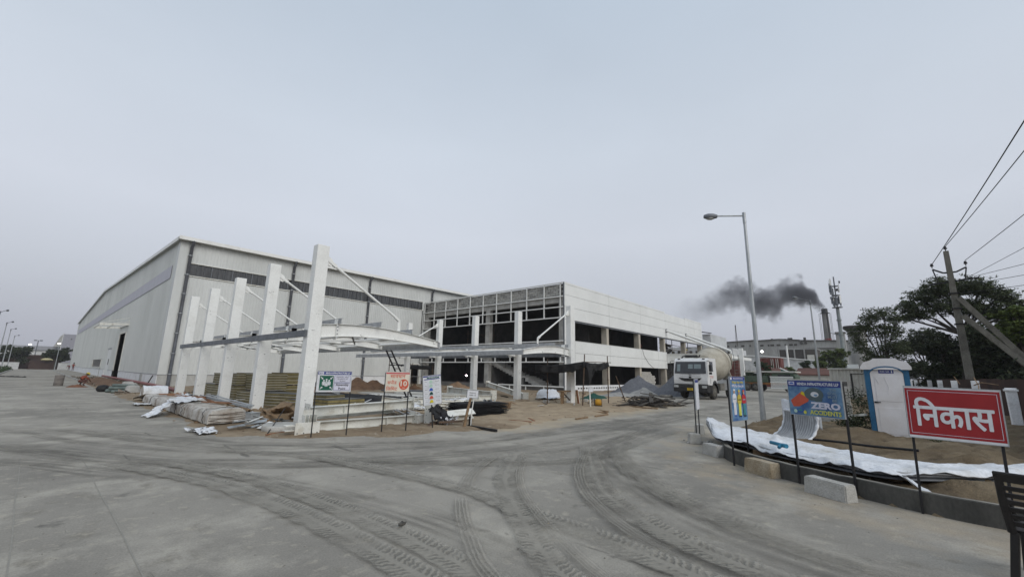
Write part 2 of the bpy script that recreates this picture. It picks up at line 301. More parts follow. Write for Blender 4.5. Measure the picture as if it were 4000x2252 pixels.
# --- tyre tracks pressed into the dust
def track_mat(kind, amt=.8):
    m = bpy.data.materials.new('tyre_track_'+kind); m.use_nodes = True; n = m.node_tree.nodes; L = m.node_tree.links; b = n['Principled BSDF']
    b.inputs['Roughness'].default_value = .95; b.inputs['Specular IOR Level'].default_value = .2
    uv = n.new('ShaderNodeUVMap'); uv.uv_map = 'UVMap'; g = n.new('ShaderNodeNewGeometry')
    def mth(op, a, b_=None, c=None):
        k = n.new('ShaderNodeMath'); k.operation = op
        for i, q in enumerate((a, b_, c)):
            if q is None: continue
            if isinstance(q, (int, float)): k.inputs[i].default_value = q
            else: L.new(q, k.inputs[i])
        return k.outputs[0]
    def noi(sx, sy, sc_, det=4, vec=None):
        mp = n.new('ShaderNodeMapping'); mp.inputs['Scale'].default_value = (sx, sy, 1); L.new(vec or uv.outputs[0], mp.inputs[0])
        t = n.new('ShaderNodeTexNoise'); t.inputs['Scale'].default_value = sc_; t.inputs['Detail'].default_value = det; L.new(mp.outputs[0], t.inputs[0]); return t.outputs[0]
    def rng_(x, lo, hi, a=0., b_=1.):
        k = n.new('ShaderNodeMapRange'); k.interpolation_type = 'SMOOTHSTEP'; k.inputs[1].default_value = lo; k.inputs[2].default_value = hi; k.inputs[3].default_value = a; k.inputs[4].default_value = b_; L.new(x, k.inputs[0]); return k.outputs[0]
    sx = n.new('ShaderNodeSeparateXYZ'); L.new(uv.outputs[0], sx.inputs[0]); u, v = sx.outputs[0], sx.outputs[1]
    wob = noi(1, 1, 3.5); u2 = mth('ADD', u, mth('MULTIPLY', mth('SUBTRACT', wob, .5), .22)); v2 = mth('ADD', v, mth('MULTIPLY', mth('SUBTRACT', noi(1.3, 1, 5, 5), .5), .16))
    a = mth('MULTIPLY', mth('ABSOLUTE', mth('SUBTRACT', u2, .5)), 2.)
    grime = noi(1, 1, 1, 6, g.outputs['Position'])
    blot = n.new('ShaderNodeTexNoise'); blot.inputs['Scale'].default_value = 1.3; blot.inputs['Detail'].default_value = 6; L.new(g.outputs['Position'], blot.inputs[0])
    grit = n.new('ShaderNodeTexNoise'); grit.inputs['Scale'].default_value = 38; grit.inputs['Detail'].default_value = 5; L.new(g.outputs['Position'], grit.inputs[0])
    blot2 = n.new('ShaderNodeTexNoise'); blot2.inputs['Scale'].default_value = 4.5; blot2.inputs['Detail'].default_value = 5; L.new(g.outputs['Position'], blot2.inputs[0])
    if kind in ('lug', 'lugsoft'):
        side = mth('MULTIPLY', mth('GREATER_THAN', u2, .5), .5)
        ph = mth('ADD', mth('ADD', mth('MULTIPLY', v2, 12.5), mth('MULTIPLY', a, 1.6)), side)
        sw = mth('PINGPONG', ph, .5)
        lug = mth('MULTIPLY', mth('MULTIPLY', rng_(sw, .12, .38), rng_(a, .10, .24)), rng_(blot2.outputs[0], .36, .56, .15, 1.)); dark = mth('ADD', mth('MULTIPLY', lug, .75), mth('MULTIPLY', grit.outputs[0], .35))
        edge = rng_(mth('ADD', a, mth('MULTIPLY', mth('SUBTRACT', wob, .5), .5)), .70, 1., 1., 0.)
    elif kind == 'rib':
        w = mth('SINE', mth('MULTIPLY', u2, 6.2832*4.5)); lug = rng_(w, -.3, .5); dark = mth('ADD', mth('MULTIPLY', lug, .75), mth('MULTIPLY', grit.outputs[0], .3)); edge = rng_(mth('ADD', a, mth('MULTIPLY', mth('SUBTRACT', wob, .5), .3)), .8, 1., 1., 0.)
    else:
        st = noi(7, .35, 1.6, 6); dark = rng_(st, .38, .62); lug = grit.outputs[0]
        edge = mth('MULTIPLY', rng_(mth('ADD', a, mth('MULTIPLY', mth('SUBTRACT', noi(3, .3, 1.2), .5), .9)), .25, 1., 1., 0.), rng_(st, .3, .66))
    x = n.new('ShaderNodeMix'); x.data_type = 'RGBA'; L.new(dark, x.inputs[0])
    if kind == 'soft': x.inputs[6].default_value = (.25,.235,.20,1); x.inputs[7].default_value = (.17,.16,.14,1)
    else: x.inputs[6].default_value = (.42,.395,.34,1); x.inputs[7].default_value = (.20,.19,.163,1)
    gm = mth('MULTIPLY_ADD', grit.outputs[0], .6, .7)
    y = n.new('ShaderNodeMix'); y.data_type = 'RGBA'; y.blend_type = 'MULTIPLY'; y.inputs[0].default_value = 1; L.new(x.outputs[2], y.inputs[6]); L.new(gm, y.inputs[7])
    L.new(y.outputs[2], b.inputs['Base Color'])
    vl = n.new('ShaderNodeUVMap'); vl.uv_map = 'ends'; sv = n.new('ShaderNodeSeparateXYZ'); L.new(vl.outputs[0], sv.inputs[0])
    ends = mth('MULTIPLY', rng_(sv.outputs[0], 0., .12), rng_(sv.outputs[0], .85, 1., 1., 0.))
    al = mth('MULTIPLY', mth('MULTIPLY', edge, rng_(blot.outputs[0], .34, .58, .45, 1.)), mth('MULTIPLY', ends, amt))
    L.new(al, b.inputs['Alpha'])
    bp = n.new('ShaderNodeBump'); bp.inputs['Strength'].default_value = .6; bp.inputs['Distance'].default_value = .03; bp.invert = True; L.new(mth('ADD', lug, mth('MULTIPLY', grit.outputs[0], .5)), bp.inputs['Height']); L.new(bp.outputs[0], b.inputs['Normal'])
    return m
TM = {k: track_mat(k, a) for k, a in (('lug', .58), ('lugsoft', .42), ('rib', .45), ('soft', .42))}
tk_n = [0]
def track(pts, w, kind):
    P = [Vector((p[0], p[1], 0)) for p in pts]; P = [P[0]*2-P[1]]+P+[P[-1]*2-P[-2]]; C_ = []
    for i in range(1, len(P)-2):
        for k in range(10):
            t = k/10; a, b, c, d = P[i-1:i+3]
            C_.append(.5*((2*b)+(-a+c)*t+(2*a-5*b+4*c-d)*t*t+(-a+3*b-3*c+d)*t**3))
    C_.append(P[-2]); z = .004+.003*tk_n[0]; tk_n[0] += 1
    vs, uvs, en = [], [], []; s_ = 0; tot = sum((C_[i+1]-C_[i]).length for i in range(len(C_)-1)); nu = 4
    for i, p in enumerate(C_):
        d = (C_[min(i+1, len(C_)-1)]-C_[max(i-1, 0)]).normalized(); sd = Vector((d.y, -d.x, 0))
        if i: s_ += (p-C_[i-1]).length
        for j in range(nu+1):
            q = p+sd*w*(j/nu-.5); vs.append((q.x, q.y, z)); uvs.append((j/nu, s_)); en.append((s_/tot, 0))
    fs = [(i*(nu+1)+j, i*(nu+1)+j+1, (i+1)*(nu+1)+j+1, (i+1)*(nu+1)+j) for i in range(len(C_)-1) for j in range(nu)]
    me = bpy.data.meshes.new('tyre_track'); me.from_pydata(vs, [], fs)
    for nm, arr in (('UVMap', uvs), ('ends', en)):
        l = me.uv_layers.new(name=nm); li = np.zeros(len(me.loops), np.int32); me.loops.foreach_get('vertex_index', li)
        l.data.foreach_set('uv', np.array(arr, np.float32)[li].ravel())
    o = link('tyre_track', me, TM[kind], road); return o
track([(-1.5,19),(.43,16.93),(2.38,13.66),(3.42,11.28),(5.36,9.48),(7.46,8.38),(9.98,8.0),(14.5,7.9),(20.5,7.42),(32,7.2)], 1.3, 'soft')
track([(-2.5,15.5),(0,13.96),(1.62,10.67),(3.1,8.98),(4.5,7.92),(6.82,6.99),(10.5,6.58),(14.54,6.66),(24,6.4)], 1.15, 'soft')
track([(-3,14.2),(-.1,12.1),(1.24,9.63),(2.31,8.34),(3.0,6.3),(3.32,4.78),(3.41,3.76),(3.4,2)], .9, 'soft')
track([(20,6.9),(13,7.2),(9.5,7.6),(6.8,8.1),(4.4,9.2),(2.6,11.0),(.8,14.5),(-.5,19)], .55, 'soft')
track([(15,5.4),(10.5,5.1),(8.2,4.9),(6.6,5.6),(5.4,6.9),(4.0,9.0),(2.4,12.4),(.5,18)], .5, 'lugsoft')
track([(9.1,5.2),(7.45,3.71),(6.42,2.68),(5.79,1.7),(5.48,1.04),(5.33,.32),(5.3,-.6)], 1.25, 'soft')
track([(14,6.2),(9.3,5.2),(7.6,4.6),(6.0,3.5),(5.1,2.4),(4.6,1.2),(4.3,0)], .9, 'soft')
track([(-1.8,17.6),(.2,13.0),(1.9,10.0),(3.6,8.2),(6,6.5),(9.5,5.8),(16,6.0)], .7, 'soft')
track([(1.2,10.8),(1.51,9.77),(2.13,7.83),(2.42,5.92),(2.50,4.47),(2.49,3.0),(2.4,1.5)], .42, 'lug')
track([(1.75,10.6),(2.04,9.7),(2.60,7.88),(2.82,6.12),(2.92,4.38),(2.88,3.14),(2.7,1.4)], .42, 'lug')
track([(3.9,9.4),(4.11,8.48),(4.4,6.83),(4.63,5.01),(4.43,3.67),(4.39,2.76),(4.27,2.01),(4.1,1.2),(3.9,.2)], .46, 'lug')
track([(7.6,6.4),(6.5,5.7),(5.5,4.95),(4.75,4.15),(4.05,3.3),(3.55,2.66),(3.3,2.2),(3,1.2)], .42, 'lug')
track([(9.6,5.9),(8.7,5.3),(7.2,4.3),(5.95,3.36),(5.1,2.28),(4.75,1.51),(4.6,.9),(4.5,0)], .46, 'lug')
track([(10.4,5.3),(9.09,4.75),(7.3,3.5),(6.3,2.4),(5.8,1.5),(5.5,.8),(5.3,.1)], .48, 'lugsoft')
track([(8.9,4.6),(7.7,3.7),(6.7,2.75),(6.0,1.75),(5.7,1.0),(5.6,.3)], .48, 'lugsoft')
track([(4.3,4.72),(3.7,4.0),(3.29,3.42),(2.99,2.96),(2.7,2.3)], .21, 'rib')
track([(6.72,6.34),(5.86,5.88),(5.1,5.38),(4.5,4.85)], .24, 'rib')
track([(9.2,5.6),(8.21,5.1),(6.79,4.34),(5.77,3.59),(5.11,2.89),(4.68,2.31),(4.4,1.7)], .22, 'rib')
track([(7.3,6.0),(6.7,5.56),(5.8,4.9),(5.04,4.18),(4.44,3.45),(4.01,2.83),(3.6,2.17),(3.3,1.5)], .16, 'rib')
# saw-cut joints of the concrete slabs
jm = M('road_joint_dirt', (.26,.248,.22), (.30,.285,.25), s=6, rough=1)
for x in (.15, .92):
    b = MB(); b.add([(x+.006*math.sin(i*.9)-.006, y, .0035) for i, y in enumerate(np.arange(2.5, 13, .5))]+[(x+.006*math.sin(i*.9)+.006, y, .0035) for i, y in enumerate(np.arange(2.5, 13, .5))],
        [(i, i+1, 21+i+1, 21+i) for i in range(20)]); b.build('slab_joint', jm, road)

# --- verge on the right with its rendered kerb wall
def smooth(pts, k=6):
    P = [Vector((*p, 0)) for p in pts]; P = [P[0]*2-P[1]]+P+[P[-1]*2-P[-2]]; o_ = []
    for i in range(1, len(P)-2):
        for j in range(k):
            t = j/k; a, b, c, d = P[i-1:i+3]; o_.append(.5*((2*b)+(-a+c)*t+(2*a-5*b+4*c-d)*t*t+(-a+3*b-3*c+d)*t**3))
    return o_+[P[-2]]
kp = smooth(KERB[1:])
b = MB(); vs = []
for i, p in enumerate(kp):
    d = (kp[min(i+1, len(kp)-1)]-kp[max(i-1, 0)]).normalized(); sd = Vector((-d.y, d.x, 0))   # towards the bed
    if sd.x < 0: sd = -sd
    if sd.dot(Vector((20, -3, 0))-p) < 0: sd = -sd
    h = .27+.012*nz(p.x, p.y, 3)-.05*max(0, 1-i/5)
    vs += [p-sd*.0+Vector((0,0,-.05)), p+sd*.012+Vector((0,0,h-.012)), p+sd*.03+Vector((0,0,h)), p+sd*.13+Vector((0,0,h-.004)), p+sd*.14+Vector((0,0,-.05))]
b.add(vs, [(i*5+j, (i+1)*5+j, (i+1)*5+j+1, i*5+j+1) for i in range(len(kp)-1) for j in range(4)]+[(0,1,2,3,4)])
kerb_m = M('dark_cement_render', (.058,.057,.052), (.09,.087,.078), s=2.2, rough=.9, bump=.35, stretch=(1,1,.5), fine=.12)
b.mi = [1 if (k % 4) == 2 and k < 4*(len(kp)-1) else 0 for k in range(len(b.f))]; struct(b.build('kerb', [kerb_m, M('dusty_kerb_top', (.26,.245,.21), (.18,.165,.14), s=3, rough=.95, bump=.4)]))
BED = [(p.x, p.y) for p in kp]+[(120,-30),(120,3.6),(40,4.35),(22,4.15),(17,4.3),(15.6,4.2)]
def bed_z(X, Y):
    d = seg_dist(X, Y, BED); n1 = vnoise(X, Y, .9, 9.); n2 = vnoise(X, Y, 3.4, 2., 3)
    near_kerb = np.minimum(1, np.maximum(0, (14.5-X)/3))
    top = .20+n1*.13+n2*.10+.22*np.exp(-((X-12.6)**2/6+(Y+.9)**2/1.2))+.18*np.exp(-((X-15.4)**2/3+(Y-1.4)**2/1.2))+.35*sst(-1.6, -3.2, Y)*sst(9, 14, X)
    z = -.05+sst(-.05, .9, d)*(top+.05)
    return np.where((d > .05) & (near_kerb > .4), np.maximum(z, .12+n1*.03), np.where(d < .03, -.05, z))
bed = struct(sheet('dirt_verge', np.concatenate([np.arange(8, 24, .16), np.linspace(24, 120, 60)]), np.concatenate([np.linspace(-30, -6, 14, endpoint=False), np.arange(-6, 4.7, .14)]), bed_z, bed_m, lambda X, Y: .1+0*X, keep=lambda X, Y: (seg_dist(X, Y, BED) > .07)))

def heap(name, label, cat, c, rx, ry, h, mat, seed=0, rz=0, pw=1.25, group=None, peaks=None, n=26, rough=.14):
    """pile of loose material: a displaced dome with irregular outline"""
    b = MB(); vs = []; pk = peaks or [(0, 0, 1)]
    for i in range(n+1):
        for j in range(n+1):
            a, d = i/n*2-1, j/n*2-1; hh = max(max(0, 1-math.hypot(a-px, d-py)/(1.0-.35*math.hypot(px, py)))**pw*ph for px, py, ph in pk)
            k = fb(a*2.1+seed, d*2.1, 1, seed*3.1)
            hh = hh*(1+rough*2.2*k)+rough*.35*fb(a*6, d*6, 1, seed)*min(1, hh*3)
            vs.append((a*rx*(1+.08*k), d*ry*(1+.08*k), hh*h-.04))
    b.add(vs, [(i*(n+1)+j, (i+1)*(n+1)+j, (i+1)*(n+1)+j+1, i*(n+1)+j+1) for i in range(n) for j in range(n)], True)
    o = b.build(name, mat); o.location = c; o.rotation_euler = (0, 0, rz)
    return tag(o, label, cat, group)
# ================================================================== warehouse
def rib_wall(mb, along, plane, out, segs, pitch=.25, depth=.016):
    """profiled sheet standing in the plane; segs = list of (a0, a1, zbottom, ztop function or number); out = outward sign"""
    for a0, a1, zb, zt in segs:
        n = max(1, round((a1-a0)/pitch)); st = (a1-a0)/n; prof = []
        for i in range(n):
            a = a0+i*st; prof += [(a, 0), (a+st*.62, 0), (a+st*.70, depth), (a+st*.92, depth)]
        prof.append((a1, 0)); vs = []
        for a, d in prof:
            z1 = zt(a) if callable(zt) else zt; p = plane+out*d
            vs += [(a, p, zb), (a, p, z1)] if along == 'x' else [(p, a, zb), (p, a, z1)]
        mb.add(vs, [(2*i, 2*i+2, 2*i+3, 2*i+1) for i in range(len(prof)-1)])
wh = thing('warehouse', 'long white profiled-sheet warehouse with grey downpipes and a dark window strip', 'warehouse', (7.1,45.5,0))
def loc(o): o.matrix_parent_inverse = Matrix.Translation(-Vector((7.1,45.5,0))); return o   # parts keep site coordinates
def W(mb, name, mat, **k): return loc(mb.build(name, mat, wh, **k))
GX, WY, YE, RIDGE = 7.1, 45.5, 168.5, 107.0
zroof = lambda y: 12.72+(15.0-12.72)*(1-abs(y-RIDGE)/(RIDGE-WY))
b = MB(); rib_wall(b, 'x', WY, -1, [(GX,7.95,1.0,12.72),(7.95,32.1,1.0,9.60),(7.95,33.3,10.73,12.72),(32.1,33.5,2.5,9.6),(33.3,78,1.0,12.72)]); W(b, 'long_wall', white_sheet)
b = MB(); rib_wall(b, 'y', GX, -1, [(WY,69.4,1.0,zroof),(69.4,74.6,5.6,zroof),(74.6,80.5,1.0,zroof),(80.5,84.5,3.9,zroof),(84.5,91,1.0,zroof),(91,104,2.5,zroof),(91,104,1.0,1.32),(104,YE,1.0,zroof)], pitch=.33); W(b, 'gable_wall', gable_sheet)
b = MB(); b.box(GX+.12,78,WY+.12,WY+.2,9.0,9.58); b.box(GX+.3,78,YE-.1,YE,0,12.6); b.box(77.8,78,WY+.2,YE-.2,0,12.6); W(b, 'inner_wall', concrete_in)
for y0, y1, nm in ((WY-.35, RIDGE, 'roof'), (RIDGE, YE+.35, 'roof')):
    b = MB(); za, zb = zroof(y0)+.1, zroof(y1)+.1
    b.add([(GX-.3,y0,za),(78.3,y0,za),(78.3,y1,zb),(GX-.3,y1,zb),(GX-.3,y0,za-.12),(78.3,y0,za-.12),(78.3,y1,zb-.12),(GX-.3,y1,zb-.12)], [(0,1,2,3),(7,6,5,4),(0,4,5,1),(1,5,6,2),(2,6,7,3),(3,7,4,0)]); W(b, nm, white_sheet)
b = MB(); b.prism([(WY-.62,12.62),(WY-.62,12.93),(WY-.60,12.93),(WY-.60,12.66),(WY-.38,12.66),(WY-.38,12.93),(WY-.36,12.93),(WY-.36,12.62)], GX-.3, 78.3, 'x'); W(b, 'gutter', white_steel)
b = MB()
for y0, y1 in ((WY-.4, RIDGE), (RIDGE, YE+.4)):
    z0, z1 = zroof(y0), zroof(y1); b.add([(GX-.33,y0,z0-.16),(GX-.33,y1,z1-.16),(GX-.33,y1,z1+.16),(GX-.33,y0,z0+.16),(GX-.3,y0,z0-.16),(GX-.3,y1,z1-.16),(GX-.3,y1,z1+.16),(GX-.3,y0,z0+.16)], [(0,1,2,3),(7,6,5,4),(3,2,6,7),(1,0,4,5)])
W(b, 'barge_trim', white_steel)
b = MB(); b.prism([(GX-.06,WY-.06),(GX+.55,WY-.06),(GX+.55,WY-.05),(GX-.05,WY-.05),(GX-.05,WY+.9),(GX-.06,WY+.9)], 1.0, 12.7, 'z'); W(b, 'corner_trim', white_sheet)
b = MB(); b.box(GX-.02,16.9,WY-.03,WY+.15,0,1.0); W(b, 'plinth', plinth_grey)
b = MB(); b.box(16.95,32.0,WY-.035,WY+.15,0,1.0); b.box(33.5,78,WY-.035,WY+.15,0,1.0); W(b, 'plinth', plinth_white)
b = MB()
for y0, y1 in ((WY+.02,69.4),(74.6,80.5),(84.5,YE)): b.box(GX-.06,GX+.02,y0,y1,0,.98)
W(b, 'plinth', plinth_white)
for y0, y1, z1 in ((52.2,53.6,.97),(90.0,90.8,1.3)): b = MB(); b.box(GX-.085,GX-.06,y0,y1,0,z1); W(b, 'plaster_patch', plinth_grey)
b = MB(); b.box(GX-.09,78,WY-.075,WY-.03,.985,1.03); b.box(GX-.09,GX-.04,WY+.0,69.3,.985,1.03); b.box(GX-.09,GX-.04,74.7,80.4,.985,1.03); b.box(GX-.09,GX-.04,84.6,YE,.985,1.03); W(b, 'drip_flashing', grey_steel)
# window strip: each pane and each mullion its own
for i, x in enumerate(np.linspace(7.98, 33.28, 47)[:-1]):
    st = 25.3/46; b = MB(); q = (i*37 % 5)*.006
    b.box(x+.035, x+st-.035, WY+.035+q, WY+.06+q, 9.64, 10.69); W(b, 'pane', dark_pane)
    b = MB(); b.box(x-.03, x+.03, WY-.02, WY+.05, 9.62, 10.71); W(b, 'mullion', pipe_grey if i % 3 else dark_steel)
b = MB(); b.box(7.9,33.36,WY-.09,WY+.08,9.55,9.625); W(b, 'sill', white_steel2)
b = MB(); b.box(7.9,33.36,WY-.07,WY+.08,10.705,10.76); W(b, 'head_flashing', white_steel2)
b = MB(); b.box(GX-.055,GX-.038,47.6,163,9.5,10.68); W(b, 'translucent_strip', purple_strip)
# downpipes with clips
for x in (7.85, 16.65, 25.4, 34.75):
    b = MB(); b.tube([(x,WY-.5,12.65),(x,WY-.5,12.45),(x,WY-.16,12.1),(x,WY-.16,.12),(x,WY-.3,.02)], .135, 12); d = W(b, 'downpipe', pipe_grey)
    for z in np.arange(1.05, 11.6, 1.72):
        k = MB(); k.cyl((x,WY-.16,z-.03),(x,WY-.16,z+.03),.165,n=12); k.box(x-.2,x+.2,WY-.06,WY-.03,z-.03,z+.03); o = k.build('pipe_clip', galv, d); o.matrix_parent_inverse = Matrix.Identity(4)
# doorway and canopy frame of the gable, small door, window
b = MB(); b.box(GX-.06,GX+.02,69.15,69.4,0,5.75); b.box(GX-.06,GX+.02,74.6,74.85,0,5.75); b.box(GX-.06,GX+.02,69.4,74.6,5.6,5.75); W(b, 'door_frame', white_steel2)
b = MB(); b.box(GX+.06,GX+.10,75.0,79.6,.05,5.55)
W(b, 'sliding_door', white_sheet)
b = MB()
for y in (68.3, 75.4): b.bar((GX,y,6.55),(4.55,y,6.35),.09,.26); b.bar((GX,y,7.35),(4.6,y,6.5),.05,.05)
for x in (4.6, 5.8, 7.0): b.bar((x,68.3,6.4+.07*(x-4.6)),(x,75.4,6.4+.07*(x-4.6)),.08,.2)
b.bar((GX-.02,68.3,6.85),(GX-.02,75.4,6.85),.05,.5); W(b, 'door_canopy', white_steel2)
b = MB(); b.box(GX+.0,GX+.06,80.55,84.45,.05,3.88); d = W(b, 'door', white_panel)
b = MB(); b.box(GX-.02,GX-.001,81.4,82.2,1.7,2.5); loc(b.build('door_window', dark_pane, d)).matrix_parent_inverse = Matrix.Identity(4)
b = MB(); b.box(GX-.06,GX+.1,80.3,84.7,3.9,4.05); W(b, 'door_hood', grey_steel)
b = MB(); b.box(GX+.05,GX+.08,91.05,103.95,1.33,2.49); w_ = W(b, 'window', dark_pane)
b = MB(); b.box(GX-.06,GX+.02,90.8,104.2,1.24,1.33); b.box(GX-.06,GX+.02,90.8,91,1.33,2.6); b.box(GX-.06,GX+.02,104,104.2,1.33,2.6); b.box(GX-.06,GX+.02,90.8,104.2,2.5,2.6); b.build('window_frame', white_steel2, w_)
b = MB(); b.box(32.0,32.12,WY-.06,WY+.3,0,2.6); b.box(33.4,33.52,WY-.06,WY+.3,0,2.6); b.box(32.0,33.52,WY-.06,WY+.3,2.48,2.6); W(b, 'doorway_frame', white_steel2)

dark_in = M('interior_painted_shade', (.045,.043,.04), (.07,.066,.06), s=.8, rough=.95)  # interior tone with the shade put into the colour
# ================================================================== office block under construction
OX, OY, TOP = 33.6, 22.95, 10.65; XE = 74.8
of = thing('office_block', 'two-storey office block under construction with bare steel grid and white cladding panels', 'building', (OX,OY,0))
def Q(mb, name, mat, parent=None, **k):
    o = mb.build(name, mat, parent or of, **k)
    if parent is None: o.matrix_parent_inverse = Matrix.Translation(-Vector((OX,OY,0)))
    return o
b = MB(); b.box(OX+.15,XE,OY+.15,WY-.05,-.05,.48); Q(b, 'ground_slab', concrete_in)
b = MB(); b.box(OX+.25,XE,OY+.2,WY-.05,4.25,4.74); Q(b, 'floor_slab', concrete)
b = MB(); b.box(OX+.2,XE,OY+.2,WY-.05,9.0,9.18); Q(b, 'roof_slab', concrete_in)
b = MB(); b.box(OX+.12,OX+.55,OY+.15,WY-.05,8.63,9.16); Q(b, 'edge_beam', concrete)
b = MB(); b.box(OX+.55,XE-.05,OY+.25,OY+.6,8.63,8.99); Q(b, 'edge_beam', concrete)
for x in (OX+.12, 42.0, 50.2, 58.3, 66.5, XE-.55):
    for y in (OY+.05, 33.2, 44.6):
        if x > OX+1 and y > 40: continue
        b = MB(); b.box(x,x+.5,y+.02,y+.67,.48,8.62); Q(b, 'column', concrete if x < 40 else beige)
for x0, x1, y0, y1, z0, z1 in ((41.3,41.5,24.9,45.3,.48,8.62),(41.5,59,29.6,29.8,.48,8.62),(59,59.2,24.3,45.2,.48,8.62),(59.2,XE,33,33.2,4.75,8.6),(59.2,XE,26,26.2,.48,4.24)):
    b = MB(); b.box(x0,x1,y0,y1,z0,z1); Q(b, 'darkening_partition', dark_in)  # dark-coloured partitions, most of them added to keep the rooms black
b = MB(); b.box(OX+.3,XE-.1,OY+.7,WY-.2,8.93,8.995); b.box(OX+.35,XE-.1,OY+.7,WY-.2,4.19,4.245); b.box(OX+.7,XE-.1,OY+.8,WY-.2,.481,.50); b.box(OX+.7,XE-.1,OY+.8,WY-.2,4.742,4.76); b.box(OX+.4,41.3,WY-.3,WY-.22,.5,8.9); Q(b, 'shade_lining', dark_in)  # linings over floors, ceilings and back wall, shade painted into their colour
# block parapet: every block a piece
pr_ = MB(); pr_.box(OX+.16,OX+.33,OY+.1,WY-.1,9.17,10.52); pw_ = Q(pr_, 'parapet', mortar)
bh, bl = .222, .66; bmesh_cache = []
for k in range(3):
    q = MB(); q.box(-.02,.1,0,bl-.055,0,bh-.022); me = q.mesh('block')
    for v in me.vertices: v.co += Vector((random.uniform(-.006,.006), random.uniform(-.01,.01), random.uniform(-.006,.006)))
    me.materials.append((block_grey, block_grey2, block_light)[k]); bmesh_cache.append(me)
for r_ in range(6):
    y = OY+.12-(bl/2 if r_ % 2 else 0); first = True
    while y < WY-.2:
        if y > OY+.05 and y+bl < WY-.1:
            o = bpy.data.objects.new('block', random.choice(bmesh_cache)); col.objects.link(o); o.parent = pw_; o.location = (OX+.10+random.uniform(0,.03), y, 9.185+r_*bh)
        y += bl
# white steel grid
GV = [45.3,43.2,40.95,38.7,36.45,34.25,32.1,29.9,27.7,25.4,23.4]
for y in GV:
    b = MB(); b.box(OX-.06,OX+.04,y-.05,y+.05,7.07,TOP); Q(b, 'mullion', white_steel)
for y in GV[1:]:
    b = MB(); b.box(OX-.06,OX+.04,y-.045,y+.045,2.86,3.40); Q(b, 'mullion', white_steel)
for z in (10.6, 9.22, 8.17, 7.12):
    b = MB(); b.box(OX-.075,OX+.05,OY+.1,WY-.1,z-.05,z+.05); Q(b, 'rail', white_steel)
for z in (4.84, 3.42, 2.82):
    b = MB(); b.box(OX-.07,OX+.05,OY+.1,WY-.1,z-.055,z+.055); Q(b, 'rail', white_steel)
b = MB(); b.box(OX-.07,OX+.05,OY+.1,31.5,.42,.54); Q(b, 'rail', white_steel)
for y in (25.4, 27.7, 29.9): b = MB(); b.box(OX-.05,OX+.03,y-.05,y+.05,0,.42); Q(b, 'mullion', white_steel)
b = MB(); b.box(OX-.02,OX+.12,OY-.0,OY+.12,.0,TOP); Q(b, 'corner_angle', dark_steel)
# cladding panels of the long front, each its own with an open joint
XJ = [OX+.0,42.5,50.7,58.85,66.8,68.4,71.0,73.75,XE]
def panel(x0, x1, z0, z1, name='cladding_panel', y=OY):
    b = MB(); b.box(x0+.016,x1-.016,y-.05,y+.03,z0+.012,z1-.012); return Q(b, name, white_panel, bevel=.008)
for x0, x1 in zip(XJ[:-1], XJ[1:]):
    lo = 6.95
    for z0, z1 in ((lo,8.18),(8.18,9.36),(9.36,10.45)): panel(x0, x1, z0, z1)
    if not (58 < x0 < 66): b = MB(); b.box(x0+.016,x1-.016,OY-.055,OY+.06,10.462,TOP); Q(b, 'coping', white_panel)
panel(OX, 35.42, 4.9, 6.95); panel(OX, 35.42, 2.65, 4.9); panel(OX, 35.42, .6, 2.65)
LJ = [35.42,42.5,50.7,55.9,58.9]
for x0, x1 in zip(LJ[:-1], LJ[1:]):
    panel(x0, x1, 2.65, 3.74); panel(x0, x1, 3.74, 4.9)
b = MB(); b.box(35.4,58.9,OY-.07,OY+.25,4.9,4.94); Q(b, 'sill', white_panel)
b = MB(); b.box(35.42,XE,OY+.03,OY+.12,6.8,9.9); b.box(35.42,58.8,OY+.03,OY+.12,2.72,4.85); Q(b, 'backing_frame', dark_steel)
b = MB(); b.box(OX,51,OY-.06,OY+.13,-.02,.60); pl = Q(b, 'plinth', plinth_white)
vent = M('dark_vent_opening', (.02,.02,.02), rough=.9)
for i in range(30):
    x = 35.8+i*.5; b = MB(); b.box(x,x+.27,OY-.064,OY-.055,.26,.40); Q(b, 'vent', vent, pl)
    b = MB(); b.box(x-.02,x+.29,OY-.10,OY-.062,.40,.44); Q(b, 'vent_ledge', plinth_white, pl)
# half-built infill of blocks on the ground floor
iw = MB(); iw.box(51.2,55.6,OY+.45,OY+.55,.48,.75); iw = Q(iw, 'infill_wall', mortar)
for r_ in range(7):
    x = 51.2+(.3 if r_ % 2 else 0)
    while x < 55.4-max(0, r_-3)*.55:
        b = MB(); b.box(x,x+.57,OY+.4,OY+.6,.49+r_*.24,.49+r_*.24+.225); Q(b, 'block', block_light, iw); x += .6
# stair behind the bare grid
st = MB(); st.box(34.6,36.5,28.6,29.6,1.22,1.40); stc = Q(st, 'staircase', concrete)
def flight(y0, z0, y1, z1, n):
    for i in range(n):
        y = y0+(y1-y0)*i/n; z = z0+(z1-z0)*i/n; dy = (y1-y0)/n
        b = MB(); b.box(34.6,36.5,min(y,y+dy),max(y,y+dy),z-.42,z); Q(b, 'step', concrete, stc)
flight(25.3, .15, 28.6, 1.42, 8); flight(29.6, 1.56, 38.2, 4.74, 19)
b = MB(); b.box(34.62,36.48,28.9,29.3,.4,1.22); b.box(34.62,36.48,33.5,33.7,.4,2.4); Q(b, 'stair_wall', concrete_in, stc)
b = MB(); b.tube([(34.6,24.6,.9),(34.6,28.5,2.3),(34.6,29.6,2.45),(34.6,34.4,4.3)], .03, 6); b.tube([(36.3,24.4,.9),(36.3,34.4,4.3)], .03, 6)
for y, z in ((25.2,.2),(28.6,1.4),(31.5,2.2),(34,3.2)): b.cyl((34.6,y,z),(34.6,y,z+1.0),.025)
Q(b, 'handrail', black_paint, stc)
